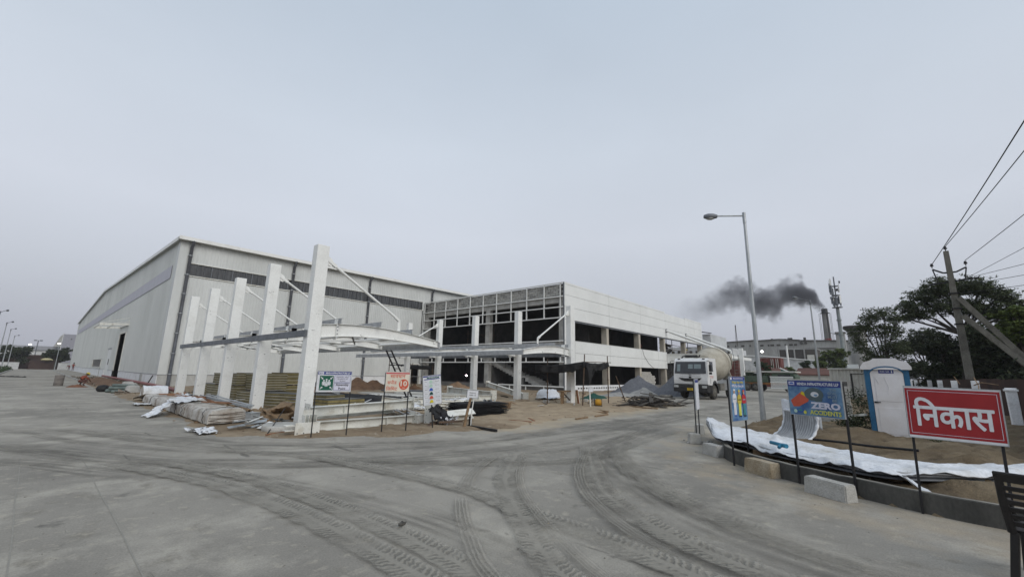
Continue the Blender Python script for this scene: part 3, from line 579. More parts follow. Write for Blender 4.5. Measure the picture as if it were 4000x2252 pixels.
# steel props inside the upper floor and conduits
b = MB()
for y in (35.2,36.6,38.4,39.8): b.cyl((36.5,y,4.74),(36.5,y,6.9),.035)
b.bar((36.5,35.0,6.1),(36.5,40.2,6.5),.05,.05); b.bar((36.5,34.6,4.9),(36.5,37.5,6.3),.05,.05); Q(b, 'props', rust)
b = MB()
for z in (5.6,6.3):
    b.cyl((59.4,OY+1.2,z),(66.2,OY+1.2,z),.045); b.cyl((67.2,OY+1.4,z),(73.5,OY+1.4,z),.045)
for x in (60.6,62.3,64.5,69,71.4): b.cyl((x,OY+1.3,4.75),(x,OY+1.3,8.6),.05)
Q(b, 'scaffold_tubes', rust)
b = MB(); b.tube([(50.9,OY-.08,4.88),(51.3,OY-.09,4.1),(52.6,OY-.09,3.2),(54.2,OY-.09,2.62)], .018, 6); Q(b, 'hanging_cable', black_paint)
# side canopy on the office
sc_ = thing('side_canopy', 'white tapered-beam canopy with two slanting tie rods on the office side', 'canopy', (58.9,22.9,0))
def SC(mb, name, mat=white_steel): o = mb.build(name, mat, sc_); o.matrix_parent_inverse = Matrix.Translation(-Vector((58.9,22.9,0))); return o
for x in (58.9, 66.8):
    b = MB(); b.prism([(22.88,3.47),(22.88,4.66),(15.6,4.68),(15.6,4.12)], x-.06, x+.06, 'x'); b.prism([(22.86,4.66),(22.86,4.72),(15.55,4.74),(15.55,4.68)], x-.16, x+.16, 'x'); b.prism([(22.86,3.42),(22.86,3.47),(15.55,4.12),(15.55,4.07)], x-.16, x+.16, 'x'); SC(b, 'tapered_beam')
    b = MB(); b.cyl((x,22.8,7.98),(x,16.65,5.42),.17,n=12); SC(b, 'tie_rod')
    b = MB(); b.cyl((x,16.65,5.42),(x,16.55,4.75),.13,n=12); b.box(x-.25,x+.25,16.3,16.8,4.74,4.8); b.box(x-.2,x+.2,16.35,16.75,5.0,5.06); SC(b, 'rod_foot')
    b = MB(); b.box(x-.12,x+.12,22.7,22.9,7.7,8.2); SC(b, 'rod_bracket', dark_steel)
b = MB(); b.box(58.96,74,15.55,15.75,4.2,4.6); SC(b, 'edge_beam')
b = MB(); b.box(66.4,66.8,15.0,15.5,0,5.75); SC(b, 'column')
# ================================================================== entrance canopy: two mirrored wings
def wing(X0, sgn, Ys, label, reach, extra):
    """row of box columns at X0; arched beams reach out to sgn"""
    t = thing('entrance_canopy', label, 'canopy', (X0, Ys[0], 0)); T_ = Matrix.Translation(-Vector((X0, Ys[0], 0)))
    def B(mb, name, mat=white_steel, parent=None, **k):
        o = mb.build(name, mat, parent or t, **k)
        if parent is None: o.matrix_parent_inverse = T_
        return o
    H_ = 5.8; s = sgn
    for i, y in enumerate(Ys):
        b = MB(); b.box(X0-.2,X0+.2,y-.17,y+.17,-.1,H_); cl = B(b, 'column', bevel=.012)
        b = MB(); b.box(X0-.33,X0+.33,y-.3,y+.3,-.05,.03); B(b, 'base_plate', white_steel2, cl)
        # scuffs on the paint: bare primer patches
        b = MB()
        for k in range(5):
            z = .6+rng.random()*4.6; w = .03+rng.random()*.11; xx = X0-.17+rng.random()*.2
            for q in range(3): b.box(xx+w*.3*q,xx+w*.3*q+w*.25*rng.random()+.004,y-.172,y-.1705,z+.01*rng.random(),z+.012+.014*rng.random())
        B(b, 'paint_scuff', black_paint, cl)
        # arched I beam: web + two flanges, swept along an arc
        nseg = 14; x1 = X0+s*(.2); L_ = reach; top, bot = [], []
        for k in range(nseg+1):
            u = k/nseg; x = x1+s*L_*u; zt = 3.16+.75*u*(1-u)*(1.25-.5*u)-.24*u; h = .40-.17*u**2; top.append((x, zt)); bot.append((x, zt-h))
        b = MB(); b.prism(top+bot[::-1], y-.008, y+.008, 'y'); web = B(b, 'arch_beam')
        for nm, c, dz in (('top_flange', top, .0), ('bottom_flange', bot, -.012)):
            b = MB(); b.prism([(x, z+dz) for x, z in c]+[(x, z+dz+.014) for x, z in c[::-1]], y-.09, y+.09, 'y'); B(b, nm, white_steel, web)
        b = MB(); b.box(min(x1,x1+s*.03),max(x1,x1+s*.03),y-.12,y+.12,2.68,3.3); b.box(min(x1+s*.55,x1+s*.6),max(x1+s*.55,x1+s*.6),y-.11,y+.11,2.72,3.4); B(b, 'splice_plate', white_steel, web)
        b = MB()
        for z in (2.78,2.9,3.02,3.14): b.cyl((x1+s*.575,y-.13,z),(x1+s*.575,y-.105,z),.018,n=6)
        B(b, 'bolt', dark_steel, web)
        # tie rod
        if i in extra['rod']:
            p0 = Vector((X0+s*.26, y, 5.36)); p1 = Vector((X0+s*3.2, y, 3.62))
            b = MB(); b.cyl(p0+(p1-p0)*.07, p0+(p1-p0)*.96, .045, n=10); rd = B(b, 'tie_rod')
            b = MB(); b.prism([(X0+s*.2,5.2),(X0+s*.2,5.52),(X0+s*.38,5.42),(X0+s*.48,5.26),(X0+s*.36,5.16)], y-.03, y+.03, 'y'); b.bar(p0, p0+(p1-p0)*.1, .11, .10); B(b, 'clevis', white_steel, rd)
            b = MB(); b.bar(p1-(p1-p0)*.06, p1+Vector((0,0,-.02)), .10, .09); b.bar(p1, p1+Vector((s*.02,0,-.4)), .03, .12); B(b, 'clevis', white_steel, rd)
        if i in extra['stay'] and i+1 < len(Ys):
            pass
    y0, y1 = Ys[0], Ys[-1]
    # long members
    b = MB(); b.prism([(X0-s*.20,2.74),(X0-s*.20,2.95),(X0-s*.27,2.95),(X0-s*.27,2.74)], y0-.1, y1+.3, 'y'); B(b, 'gutter_channel', dark_steel)
    for u, mat, h, nm in ((.12, grey_steel, .17, 'purlin'), (.42, grey_steel, .17, 'purlin'), (.72, grey_steel, .17, 'purlin')):
        x = X0+s*(.2+reach*u); zt = 3.16+.75*u*(1-u)*(1.25-.5*u)-.24*u+.02
        b = MB(); b.prism([(x-.035,zt),(x+.035,zt),(x+.035,zt+.012),(x-.023,zt+.012),(x-.023,zt+h-.012),(x+.035,zt+h-.012),(x+.035,zt+h),(x-.035,zt+h)], y0-(.35 if u < .5 else .15), y1+.3, 'y'); B(b, nm, mat)
    for u in (.0, .30, .58, .95):
        x = X0+s*(.24+reach*u); z = 2.98-.1*u
        b = MB(); b.cyl((x,y0-.05,z),(x,y1+.2,z),.055,n=10); B(b, 'tube_purlin')
    x = X0+s*(.2+reach); b = MB(); b.prism([(x-.03,2.66),(x+.03,2.66),(x+.03,2.90),(x-.03,2.90)], y0-.1, y1+.3, 'y'); B(b, 'edge_channel', grey_steel)
    for i, y in enumerate(Ys):
        for z in (1.32, 4.55):
            b = MB(); b.box(X0-.203,X0+.203,y-.173,y+.173,z,z+.006); B(b, 'weld_seam', white_steel2)
    for i in range(len(Ys)-1):   # bracing angles between the beams, flat under the purlins
        for a, c in ((.25,.7),(.7,.25)):
            b = MB(); b.bar((X0+s*(.2+reach*a),Ys[i]+.1,2.86),(X0+s*(.2+reach*c),Ys[i+1]-.1,2.86),.05,.05); B(b, 'bracing_angle', dark_steel if a < .5 else white_steel)
        b = MB(); ym = (Ys[i]+Ys[i+1])/2
        for k in range(2):
            xx = X0+s*(.24); b.box(xx-.08,xx+.08,ym-.03+k*.0,ym+.03,2.95,3.16)
        B(b, 'cleat', white_steel)
    # rod tying neighbouring column heads
    for i in extra['stay']:
        b = MB(); b.cyl((X0,Ys[i]+.17,5.42),(X0,Ys[i]+1.9,5.05),.04,n=8); b.box(X0-.06,X0+.06,Ys[i]+1.85,Ys[i]+2.05,4.98,5.1); B(b, 'head_stay')
    return t
YS = [13.8+4.17*i for i in range(5)]
wing(5.85, 1, YS, 'white steel canopy wing with five tall columns in front of the warehouse wall', 4.95, {'rod': [0,1,2,3,4], 'stay': []})
wing(21.35, -1, [14.15+4.17*i for i in range(5)], 'white steel canopy wing standing before the open office front', 4.35, {'rod': [0,3], 'stay': []})
# ================================================================== signs
def text_mesh(s, size, bold=0., width=None, spacing=1., shear=0):
    c = bpy.data.curves.new('t', 'FONT'); c.body = s; c.size = size; c.offset = bold*size; c.align_x = 'CENTER'; c.align_y = 'CENTER'; c.space_character = spacing; c.resolution_u = 2; c.shear = shear
    o = bpy.data.objects.new('t', c); col.objects.link(o); dg = bpy.context.evaluated_depsgraph_get(); dg.update()
    me = bpy.data.meshes.new_from_object(o.evaluated_get(dg)); bpy.data.objects.remove(o); bpy.data.curves.remove(c)
    if len(me.vertices):
        co = np.zeros(len(me.vertices)*3, np.float32); me.vertices.foreach_get('co', co); co = co.reshape(-1, 3)
        mid = (co[:, :2].max(0)+co[:, :2].min(0))/2; co[:, :2] -= mid
        if width: co[:, 0] *= width/max(1e-6, np.ptp(co[:, 0]))
        me.vertices.foreach_set('co', np.stack([co[:, 0], 0*co[:, 0], co[:, 1]], -1).ravel()); me.update()
    return me
def thicken(me, d):
    n = len(me.vertices); co = np.zeros(n*3, np.float32); me.vertices.foreach_get('co', co); co = co.reshape(-1, 3)
    fs = [tuple(p.vertices) for p in me.polygons]; V = []; F = []
    for k, (dx, dz) in enumerate(((0,0),(d,0),(-d,0),(0,d),(0,-d),(d*.7,d*.7),(-d*.7,d*.7),(d*.7,-d*.7),(-d*.7,-d*.7))):
        V += [(a+dx, -.00005*k, c+dz) for a, _, c in co]; F += [tuple(i+k*n for i in f) for f in fs]
    m2 = bpy.data.meshes.new('t'); m2.from_pydata(V, [], F); return m2
def flat(name, c, **k):
    return M(name, c, tuple(v*.88 for v in c), s=6, rough=k.pop('rough', .55), fine=.05, coord='obj', **k)
P_white = flat('print_white', (.66,.67,.70)); P_blue = flat('print_navy', (.035,.05,.22)); P_green = flat('print_green', (.012,.105,.065)); P_black = flat('print_black', (.02,.02,.025))
P_red = flat('print_red', (.42,.03,.035)); P_orange = flat('print_orange_red', (.55,.10,.055)); P_cream = flat('print_cream', (.66,.60,.50)); P_crim = flat('print_crimson', (.50,.03,.06)); P_lilac = flat('print_lilac', (.60,.60,.70))
P_sky = M('print_blue_fade', (.045,.11,.26), (.17,.30,.43), s=3.2, rough=.5, coord='obj', fine=.03); P_yel = flat('print_yellow', (.62,.52,.03)); P_mid = flat('print_mid_blue', (.04,.10,.42)); P_teal = flat('print_teal', (.06,.22,.24)); P_grey = flat('print_grey_blue', (.22,.30,.36)); P_dk = flat('print_dark_green', (.015,.06,.05)); P_lemon = flat('print_lemon', (.60,.60,.10)); P_mint = flat('print_mint', (.45,.62,.52)); P_skin = flat('print_skin', (.42,.26,.17)); P_exit = flat('print_exit_red', (.30,.022,.026)); P_gold = flat('print_gold', (.50,.40,.06))
class Sign:
    """board facing its own -Y; local x right, z up from the ground"""
    def __init__(s, label, loc, rz, w, z0, z1, base=P_white, posts=(-.5, .5), post_r=.014, tilt=0, lean=0, name='sign_board', post_mat=None, post_ext=0):
        s.t = thing(name, label, 'sign', loc, rz); s.w = w; s.n = 0
        s.t.rotation_euler = (lean, tilt, rz)
        b = MB(); b.box(-w/2, w/2, -.012, .012, z0, z1); s.b = b.build('board', base, s.t); s.z0, s.z1 = z0, z1
        b = MB()
        for x0, x1, za, zb in ((-w/2-.008,-w/2,z0,z1),(w/2,w/2+.008,z0,z1),(-w/2-.008,w/2+.008,z0-.008,z0),(-w/2-.008,w/2+.008,z1,z1+.008)): b.box(x0,x1,-.016,.016,za,zb)
        b.build('edge_frame', galv, s.t)
        for p in posts:
            b = MB(); b.box(p*w-post_r, p*w+post_r, .017, .017+2*post_r, -.08, z0+(z1-z0)*(.95 if not post_ext else 1)+post_ext); b.build('post', post_mat or black_paint, s.t)
    def _y(s): s.n += 1; return -.0125-.0006*s.n
    def rect(s, x0, x1, z0, z1, mat, name='print_panel'):
        y = s._y(); b = MB(); b.add([(x0,y,z0),(x1,y,z0),(x1,y,z1),(x0,y,z1)], [(0,1,2,3)]); return b.build(name, mat, s.b)
    def poly(s, pts, mat, name='print_shape'):
        y = s._y(); b = MB(); b.add([(p[0], y, p[1]) for p in pts], [tuple(range(len(pts)))]); return b.build(name, mat, s.b)
    def disc(s, cx, cz, rx, rz, mat, name='print_shape', n=20, a0=0, a1=2*math.pi):
        return s.poly([(cx+rx*math.cos(a0+(a1-a0)*i/n), cz+rz*math.sin(a0+(a1-a0)*i/n)) for i in range(n if a1-a0 > 6.2 else n+1)], mat, name)
    def text(s, body, x, z, size, mat, width=None, bold=.0, name='lettering', shear=0):
        me = text_mesh(body, size, 0 if ord(body[0]) > 255 else bold, width, shear=shear)
        if ord(body[0]) > 255 and bold: me = thicken(me, bold*size)
        o = link(name, me, mat, s.b); o.location = (x, s._y(), z); return o
# assembly point
A = Sign('white and green Assembly Point sign on two thin black legs', (5.47,11.18,0), math.atan2(-.26,.8), .86, 1.15, 1.69, tilt=0)
A.rect(-.42,.42,1.595,1.68,P_blue); A.rect(-.40,-.28,1.607,1.668,P_white); A.text('MINDA', -.34, 1.637, .035, P_blue, .09, .02); A.text('MINDA INFRASTRUCTURE LLP', .075, 1.638, .06, P_white, .62, .035)
A.rect(-.37,-.03,1.19,1.57,P_green); 
for cx, cz in ((-.265,1.44),(-.2,1.465),(-.135,1.44),(-.2,1.415)): A.disc(cx, cz, .022, .022, P_white)
for cx, cz, h in ((-.265,1.365,.09),(-.135,1.365,.09),(-.2,1.335,.09)):
    A.poly([(cx-.04,cz+.045),(cx+.04,cz+.045),(cx+.04,cz-.03),(cx+.025,cz-.045),(cx-.025,cz-.045),(cx-.04,cz-.03)], P_white); A.rect(cx-.022,cx-.018,cz-.045,cz+.03,P_green); A.rect(cx+.018,cx+.022,cz-.045,cz+.03,P_green)
for sx, sz in ((-1,1),(1,1),(-1,-1),(1,-1)):
    def pt(a, c): return (-.2+sx*(.15-a*.7071+c*.7071), 1.38+sz*(.16-a*.7071-c*.7071))
    A.poly([pt(0,-.008),pt(.05,-.008),pt(.05,-.028),pt(.092,0),pt(.05,.028),pt(.05,.008),pt(0,.008)], P_white, 'print_arrow')
for z0, z1 in ((1.39,1.575),(1.185,1.375)): A.rect(-.01,.405,z0,z1,P_blue,'print_frame'); A.rect(-.004,.399,z0+.006,z1-.006,P_lilac)
A.text('आपातकालीन सिथति', .2, 1.535, .045, P_black, .33); A.text('पर एकतरित होने', .2, 1.483, .045, P_black, .26); A.text('का सथान', .2, 1.43, .045, P_black, .14)
A.text('Assembly', .2, 1.325, .085, P_black, .33, .02); A.text('Point', .2, 1.235, .085, P_black, .18, .02)
# speed limit
S_ = Sign('cream speed limit sign with a red 10 disc on two black legs', (7.11,10.68,0), math.atan2(-.17,.64), .70, 1.145, 1.70, base=P_cream)
S_.rect(-.35,.35,1.64,1.675,P_crim); S_.text('सावधान', -.0, 1.575, .135, P_orange, .44, .016); S_.text('सपीड', -.165, 1.41, .125, P_orange, .27, .012); S_.text('िलिमट', -.165, 1.235, .125, P_orange, .32, .012)
S_.disc(.185,1.345,.145,.15,P_orange,n=28); S_.text('10', .185, 1.37, .2, P_cream, .20, .03); S_.text('K.M.', .185, 1.245, .04, P_cream, .07, .02)
# safety helmet colour chart, askew
Hh = Sign('crooked white helmet colour chart sign on a single short leg', (8.47,10.62,0), math.atan2(-.1,.64), .62, .74, 1.62, tilt=R(-6), posts=(-.03,))
Hh.rect(-.305,.305,1.575,1.612,P_blue); Hh.text('MINDA INFRASTRUCTURE LLP', .07, 1.593, .03, P_white, .42, .03); Hh.rect(-.18,.25,1.53,1.565,P_green); Hh.text('RECOMMENDED PPE', .04, 1.547, .026, P_white, .3); Hh.rect(-.27,.27,1.497,1.522,P_blue)
for x in (-.145, .055): Hh.rect(x-.0015,x+.0015,.77,1.495,P_grey,'print_rule')
for i, c in enumerate((P_mint, P_mint, P_mid, P_dk, P_orange, P_yel)):
    z = 1.435-i*.118; Hh.rect(-.29,.29,z-.06,z-.0575,P_grey,'print_rule'); Hh.disc(-.045,z-.035,.062,.078,c,'print_helmet',14,0,math.pi); Hh.rect(-.115,.02,z-.042,z-.033,c,'print_brim')
    Hh.text(['White','White','Blue','Green','Red','Yellow'][i], -.22, z, .028, P_black, .08); Hh.text(['Staff','Engg. Visitor','Foreman','Safety Officer','Electrical','Workman'][i], .17, z, .028, P_black, .15)
# small notice on a timber stake
N_ = Sign('small white paper notice on a stake beside the black bundle', (9.47,10.12,0), math.atan2(-.12,.5), .40, .93, 1.16, posts=(), name='notice_board', tilt=R(5))
N_.text('PARKING', 0, 1.08, .06, P_black, .24, .01); N_.text('AREA -01', 0, 1.01, .06, P_black, .24, .01)
b = MB(); b.tube([(-.16,.05,-.1),(-.09,.045,.5),(-.02,.03,1.0)], [.05,.045,.04], 8); b.build('stake', wood, N_.t)
b = MB(); b.tube([(.42,-.12,.02),(.16,-.05,.015),(.07,.02,.03),(.06,.03,.5),(.09,.03,.95)], .016, 8); b.build('bent_pipe', white_steel, N_.t)
# sign seen edge-on
E_ = Sign('narrow edge-on sign on two black legs beside the broken kerb end', (13.12,4.28,0), math.atan2(4.28,13.12)+R(-8), .62, .80, 1.66, base=P_white)
E_.rect(-.3,.3,1.56,1.64,P_blue)
# protective equipment poster
Pp = Sign('tall blue protective equipment poster with three cartoon workers on black legs', (9.99,2.42,0), math.atan2(-.13,.65), .66, .86, 1.75, base=P_sky)
Pp.rect(-.33,.33,1.68,1.75,P_blue); Pp.rect(-.31,-.24,1.69,1.74,P_white); Pp.text('MINDA INFRASTRUCTURE LLP', .04, 1.715, .045, P_lilac, .44, .02)
Pp.text('Wear the right', 0, 1.63, .075, P_gold, .5, .03); Pp.text('PPE for the job', 0, 1.555, .075, P_lilac, .52, .03)
for i, (cx, sh, tr, hl) in enumerate(((-.19,P_white,P_white,P_white),(.01,P_gold,P_lemon,P_yel),(.2,P_red,P_teal,P_orange))):
    zz = 1.02-(.0 if i else -.02)
    Pp.poly([(cx-.05,zz-.06),(cx-.005,zz-.06),(cx,zz+.13),(cx+.005,zz-.06),(cx+.05,zz-.06),(cx+.055,zz+.19),(cx-.055,zz+.19)], tr)
    Pp.poly([(cx-.06,zz+.18),(cx+.06,zz+.18),(cx+.075,zz+.34),(cx+.03,zz+.37),(cx-.03,zz+.37),(cx-.075,zz+.34)], sh)
    Pp.poly([(cx+.06,zz+.34),(cx+.085,zz+.32),(cx+.095,zz+.19),(cx+.07,zz+.19)], sh); Pp.poly([(cx-.06,zz+.34),(cx-.085,zz+.32),(cx-.095,zz+.19),(cx-.07,zz+.19)], sh)
    Pp.disc(cx,zz+.41,.036,.045,P_skin); Pp.disc(cx,zz+.425,.042,.04,hl,'print_helmet',12,0,math.pi)
    Pp.rect(cx-.05,cx-.006,zz-.085,zz-.06,P_black if i else P_mid); Pp.rect(cx+.006,cx+.05,zz-.085,zz-.06,P_black if i else P_mid); Pp.rect(cx-.06,cx+.06,zz+.25,zz+.27,P_black if i == 1 else P_grey)
# zero accidents
Z_ = Sign('blue Zero Accidents sign with a gloved hand picture on two black legs', (8.72,.95,0), math.atan2(-.72,-.36)+0, .86, 1.14, 1.71, base=P_sky)
Z_.rect(-.43,.43,1.61,1.705,P_blue); Z_.rect(-.41,-.31,1.635,1.69,P_lilac); Z_.poly([(-.40,1.65),(-.32,1.65),(-.33,1.672),(-.36,1.68),(-.39,1.668)], P_mid); Z_.text('MINDA INFRASTRUCTURE LLP', .07, 1.655, .062, P_white, .66, .03)
Z_.poly([(-.40,1.37),(-.36,1.27),(-.26,1.28),(-.10,1.37),(-.08,1.46),(-.19,1.535)], P_orange, 'print_cuff'); Z_.poly([(-.22,1.49),(-.13,1.44),(-.10,1.47),(-.19,1.53)], P_yel, 'print_cuff_band')
P_glove = flat('print_glove_grey', (.085,.12,.13)); Z_.disc(.0,1.49,.155,.105,P_glove,'print_glove'); Z_.poly([(-.1,1.44),(.03,1.37),(.12,1.38),(.13,1.43),(0,1.5)], P_glove,'print_glove'); Z_.disc(.015,1.488,.065,.042,P_white,'print_glove_hole'); Z_.disc(.03,1.475,.03,.016,P_sky,'print_glove_hole')
Z_.disc(-.25,1.215,.07,.035,P_mid); Z_.disc(-.25,1.218,.045,.02,P_teal); Z_.disc(-.33,1.2,.03,.03,P_mint); Z_.disc(-.17,1.19,.025,.03,P_lemon)
for i, s in enumerate(('THE','GOAL','MUST','BE')): Z_.text(s, .345-len(s)*.0125, 1.57-i*.055, .06, P_grey, .036*len(s), .02)
Z_.text('ZERO', .165, 1.312, .135, P_lilac, .46, .05); Z_.text('ACCIDENTS', .155, 1.20, .095, P_lemon, .48, .03)
# exit sign
X_ = Sign('red exit sign with white Devanagari letters in front of the blue toilet cabin', (8.22,-.56,0), R(-88), .90, .98, 1.655, base=P_white, posts=(-.46,.45), tilt=R(1.5))
X_.rect(-.445,.445,1.01,1.635,P_exit); X_.rect(-.42,.42,1.04,1.045,P_lilac,'print_rule'); X_.rect(-.42,.42,1.60,1.605,P_lilac,'print_rule'); X_.rect(-.42,-.415,1.04,1.605,P_lilac,'print_rule'); X_.rect(.415,.42,1.04,1.605,P_lilac,'print_rule')
X_.text('िनकास', .0, 1.325, .41, P_white, .74, .017)
# ================================================================== near right: kerb blocks, sheets, toilet, chair
def kblock(label, c, rz, L_, W_, H_, mat, seed, tilt=(0,0), z=0):
    b = MB(); b.add([(x*L_/2*(1-.04*(k)), y*W_/2*(1-.10*k), k*H_) for k in (0,1) for x, y in ((-1,-1),(1,-1),(1,1),(-1,1))], [(3,2,1,0),(4,5,6,7),(0,1,5,4),(1,2,6,5),(2,3,7,6),(3,0,4,7)])
    bm = bmesh.new(); me = b.mesh('kerb_block'); bm.from_mesh(me); bmesh.ops.bevel(bm, geom=bm.edges[:], offset=.014, segments=2, affect='EDGES'); bmesh.ops.subdivide_edges(bm, edges=bm.edges[:], cuts=2, use_grid_fill=True)
    for v in bm.verts: v.co += Vector((nz(v.co.x*7+seed, v.co.z*7, 1, v.co.y*7), nz(v.co.y*7, v.co.z*7+seed, 1, 3), nz(v.co.x*6, v.co.y*6, 1, seed)))*.009
    bm.to_mesh(me); bm.free(); o = link('kerb_block', me, mat); o.location = (*c, z-.012); o.rotation_euler = (*tilt, rz); return tag(o, label, 'kerb block', 'loose kerb blocks along the verge')
kblock('pale concrete kerb block lying nearest the exit sign', (8.33,.86), math.atan2(-.55,-.34), .66, .24, .25, block_light, 1)
kblock('sandy tan kerb block between the poster and the Zero Accidents sign', (9.22,1.93), math.atan2(-.50,-.35), .62, .25, .26, block_tan, 5)
kblock('short grey kerb block below the broken kerb end', (10.55,3.14), math.atan2(-.45,-.35), .52, .26, .25, block_light, 9)
kblock('small grey block in front of the edge-on sign', (12.0,4.05), .5, .34, .3, .26, block_light, 13, (0,.06))
kblock('grey block set behind the edge-on sign', (14.0,4.55), .3, .46, .3, .3, block_light, 17)
b = MB()
for i in range(16):
    x, y = 11.7+random.random()*.9, 3.75+random.random()*.7; r_ = .02+random.random()*.05; b.ell((x,y,r_*.4),r_,r_*.8,r_*.6,6,4)
o = b.build('rubble', block_light); o['kind'] = 'stuff'; o['label'] = 'small rubble lying round the broken kerb end'

# long bundle of roof sheets under white tarpaulin
U = smooth([(13.75,4.2),(13.2,3.5),(12.42,2.74),(12.03,2.21),(11.5,1.8),(10.79,1.02),(10.25,.38),(10.2,-.25),(10.58,-.9),(11.4,-1.7),(12.4,-2.6)], 9)
Lw = smooth([(13.3,4.12),(10.95,3.2),(10.5,2.5),(9.72,1.85),(9.40,1.35),(9.2,.86),(8.98,.45),(9.0,.05),(9.3,-.35),(9.75,-.9),(10.6,-1.7)], 9)
sb = thing('sheet_bundle', 'long bundle of metal sheets under white tarpaulin lying along the kerb', 'sheet bundle', (10.5,1.5,.25)); Ti = Matrix.Translation(-Vector((10.5,1.5,.25)))
n_ = len(U)-1
def surf(k0, k1, zf, nv=14):
    def P(i, j):
        t = k0+(k1-k0)*j/nv; p = U[i].lerp(Lw[i], t); return (p.x, p.y, zf(i/n_, t, p))
    return P
lift = lambda u: .12*max(0, 1-u/.12)**1.3
for k, (z, k0, k1, mt, i0) in enumerate(((.27,.06,.93,dark_steel,.02),(.315,.03,.88,grey_steel,.0),(.36,.08,.97,grey_steel,.05))):
    b = MB(); b.grid(surf(k0, k1, lambda u, t, p, z=z: z+lift(u)+.008*math.sin(t*40), 30), n_, 30); o = b.build('metal_sheet', mt, sb, solid=.03); o.matrix_parent_inverse = Ti
def tz(u, t, p):
    e = max(0, (t-.8)/.2); wr = 1-abs(fb(p.x*1.7+p.y*.6, p.y*1.5-p.x*.5, 1, 2)); return .405+lift(u)*1.05+.02*fb(p.x*2, p.y*2)+.03*max(0, wr-.72)/.28+.010*fb(p.x*4, p.y*4)-e**1.6*(.05+.06*fb(u*9, 1.3))*(1 if u > .05 else .2)+.03*math.exp(-((u-.32)/.02)**2)
def tP(i, j):
    t = j/36*1.04; u = i/n_; p = U[i].lerp(Lw[i], t); return (p.x+.06*fb(u*12, t*2, 1, 3)*t, p.y+.06*fb(u*12, t*2, 1, 8)*t, tz(u, t, p))
b = MB(); b.grid(tP, n_, 36); o = b.build('tarpaulin', white_tarp, sb, solid=.004); o.matrix_parent_inverse = Ti
b = MB(); b.grid(lambda i, j: ((9.15-.12*i+.35*(j/5-.5)*(1-i/9)), (.05-.075*i), .34-.035*i+.03*math.sin(i*1.3+j*1.7)), 8, 5); o = b.build('loose_tail', white_tarp, sb, solid=.004); o.matrix_parent_inverse = Ti
b = MB()
for (x, y) in ((9.35,.3),(10.1,1.95),(9.6,-.5),(10.9,-1.5)): b.obox((x+.25,y,.215),.7,.09,.09,(0,0,.9+x))
o = b.build('timber_bearer', wood, sb); o.matrix_parent_inverse = Ti
# curled sheet
cs = thing('curled_sheet', 'curled grey corrugated sheet with white wrapped edges behind the poster legs', 'metal sheet', (13.2,2.0,.2), math.atan2(-.83,-.6)); pts = []
def cur(s_): a = s_*1.75; return (.55*(math.sin(a)) , .62*(1-math.cos(a))*.92)     # depth, height
def cP(i, j):
    s_ = j/16; d, h = cur(s_); x = -.52+1.04*i/60; rr = .016*(1 if (i % 4) in (1,2) else -1); return (x*(1-.08*s_), -.25+d-rr*math.sin(s_*1.6), .02+h+rr*.4)
b = MB(); b.grid(cP, 60, 16, smooth=False); b.build('sheet', grey_steel, cs, solid=.006)
b = MB()
for i in (0, 60): b.tube([Vector(cP(i, j))+Vector((0,-.01,.01)) for j in range(17)], [.03+.012*math.sin(j*1.9) for j in range(17)], 8)
b.tube([Vector(cP(i, 16))+Vector((0,-.01,.015)) for i in range(0,61,4)], [.035+.012*math.sin(i*2.3) for i in range(0,61,4)], 8); b.tube([Vector(cP(i, 0))+Vector((0,-.02,.0)) for i in range(0,61,4)], .022, 6); b.build('wrapped_edge', white_tarp, cs)
b = MB(); b.grid(lambda i, j: (-.56+1.12*i/14, .32+.02*math.sin(i), .98-.055*j+.015*math.sin(i*1.7+j)), 14, 12); b.build('backing_tarp', white_tarp, cs, solid=.004)
# blue pipe offcut
pp = M('blue_plastic_pipe', (.03,.20,.33), (.025,.16,.27), s=4, rough=.35)
b = MB(); b.cyl((9.82,1.86,.51),(9.52,1.58,.51),.033,n=12); b.cyl((9.58,1.64,.51),(9.5,1.68,.47),.03,n=10); b.cyl((9.55,1.61,.51),(9.49,1.55,.51),.04,n=12)
tag(b.build('pipe_offcut', pp), 'short blue plastic pipe with a branch on the white tarpaulin', 'pipe')
# black hose on the earth
b = MB(); b.tube([(12.6,1.5,.33),(12.3,1.0,.36),(12.1,.4,.36),(12.0,-.3,.38)], .025, 8); tag(b.build('hose', black_tarp), 'thin black hose lying on the earth beside the curled sheet', 'hose')

# portable toilet
to = thing('portable_toilet', 'blue and white portable toilet cabin with a white roof', 'portable toilet', (16.0,.02,.13), math.atan2(-1,.05)+0)
tb = M('blue_cabin_plastic', (.02,.10,.20), (.03,.13,.25), s=2, rough=.4); tw = M('white_cabin_plastic', (.72,.71,.72), (.64,.62,.61), s=1.5, rough=.45, fine=.02); 
# local: x right when facing it, -y front
b = MB(); b.box(-.47,.47,.02,1.05,.06,1.92); b.build('body', tb, to, bevel=.02)
b = MB(); b.box(-.51,.51,-.08,1.1,-.14,.06); b.build('base', tw, to, bevel=.015)
for sx in (-1, 1):
    b = MB(); b.prism([(sx*.475,.05),(sx*.475,1.95),(sx*.44,1.98),(sx*.36,1.9),(sx*.36,.05)], -.03, .05, 'y'); b.build('door_post', tb, to, bevel=.01)
arch = [(-.35,.07),(.35,.07),(.35,1.78)]+[(.35*math.cos(a), 1.78+.17*math.sin(a)) for a in np.linspace(.15, math.pi-.15, 11)]+[(-.35,1.78)]
b = MB(); b.prism(arch, -.035, .02, 'y'); dr = b.build('door', tw, to, bevel=.008)
for z0, z1 in ((.16,.86),(1.03,1.72)):
    b = MB(); b.box(-.27,.27,-.042,-.0355,z0,z1); b.build('door_panel', tw, dr, bevel=.006)
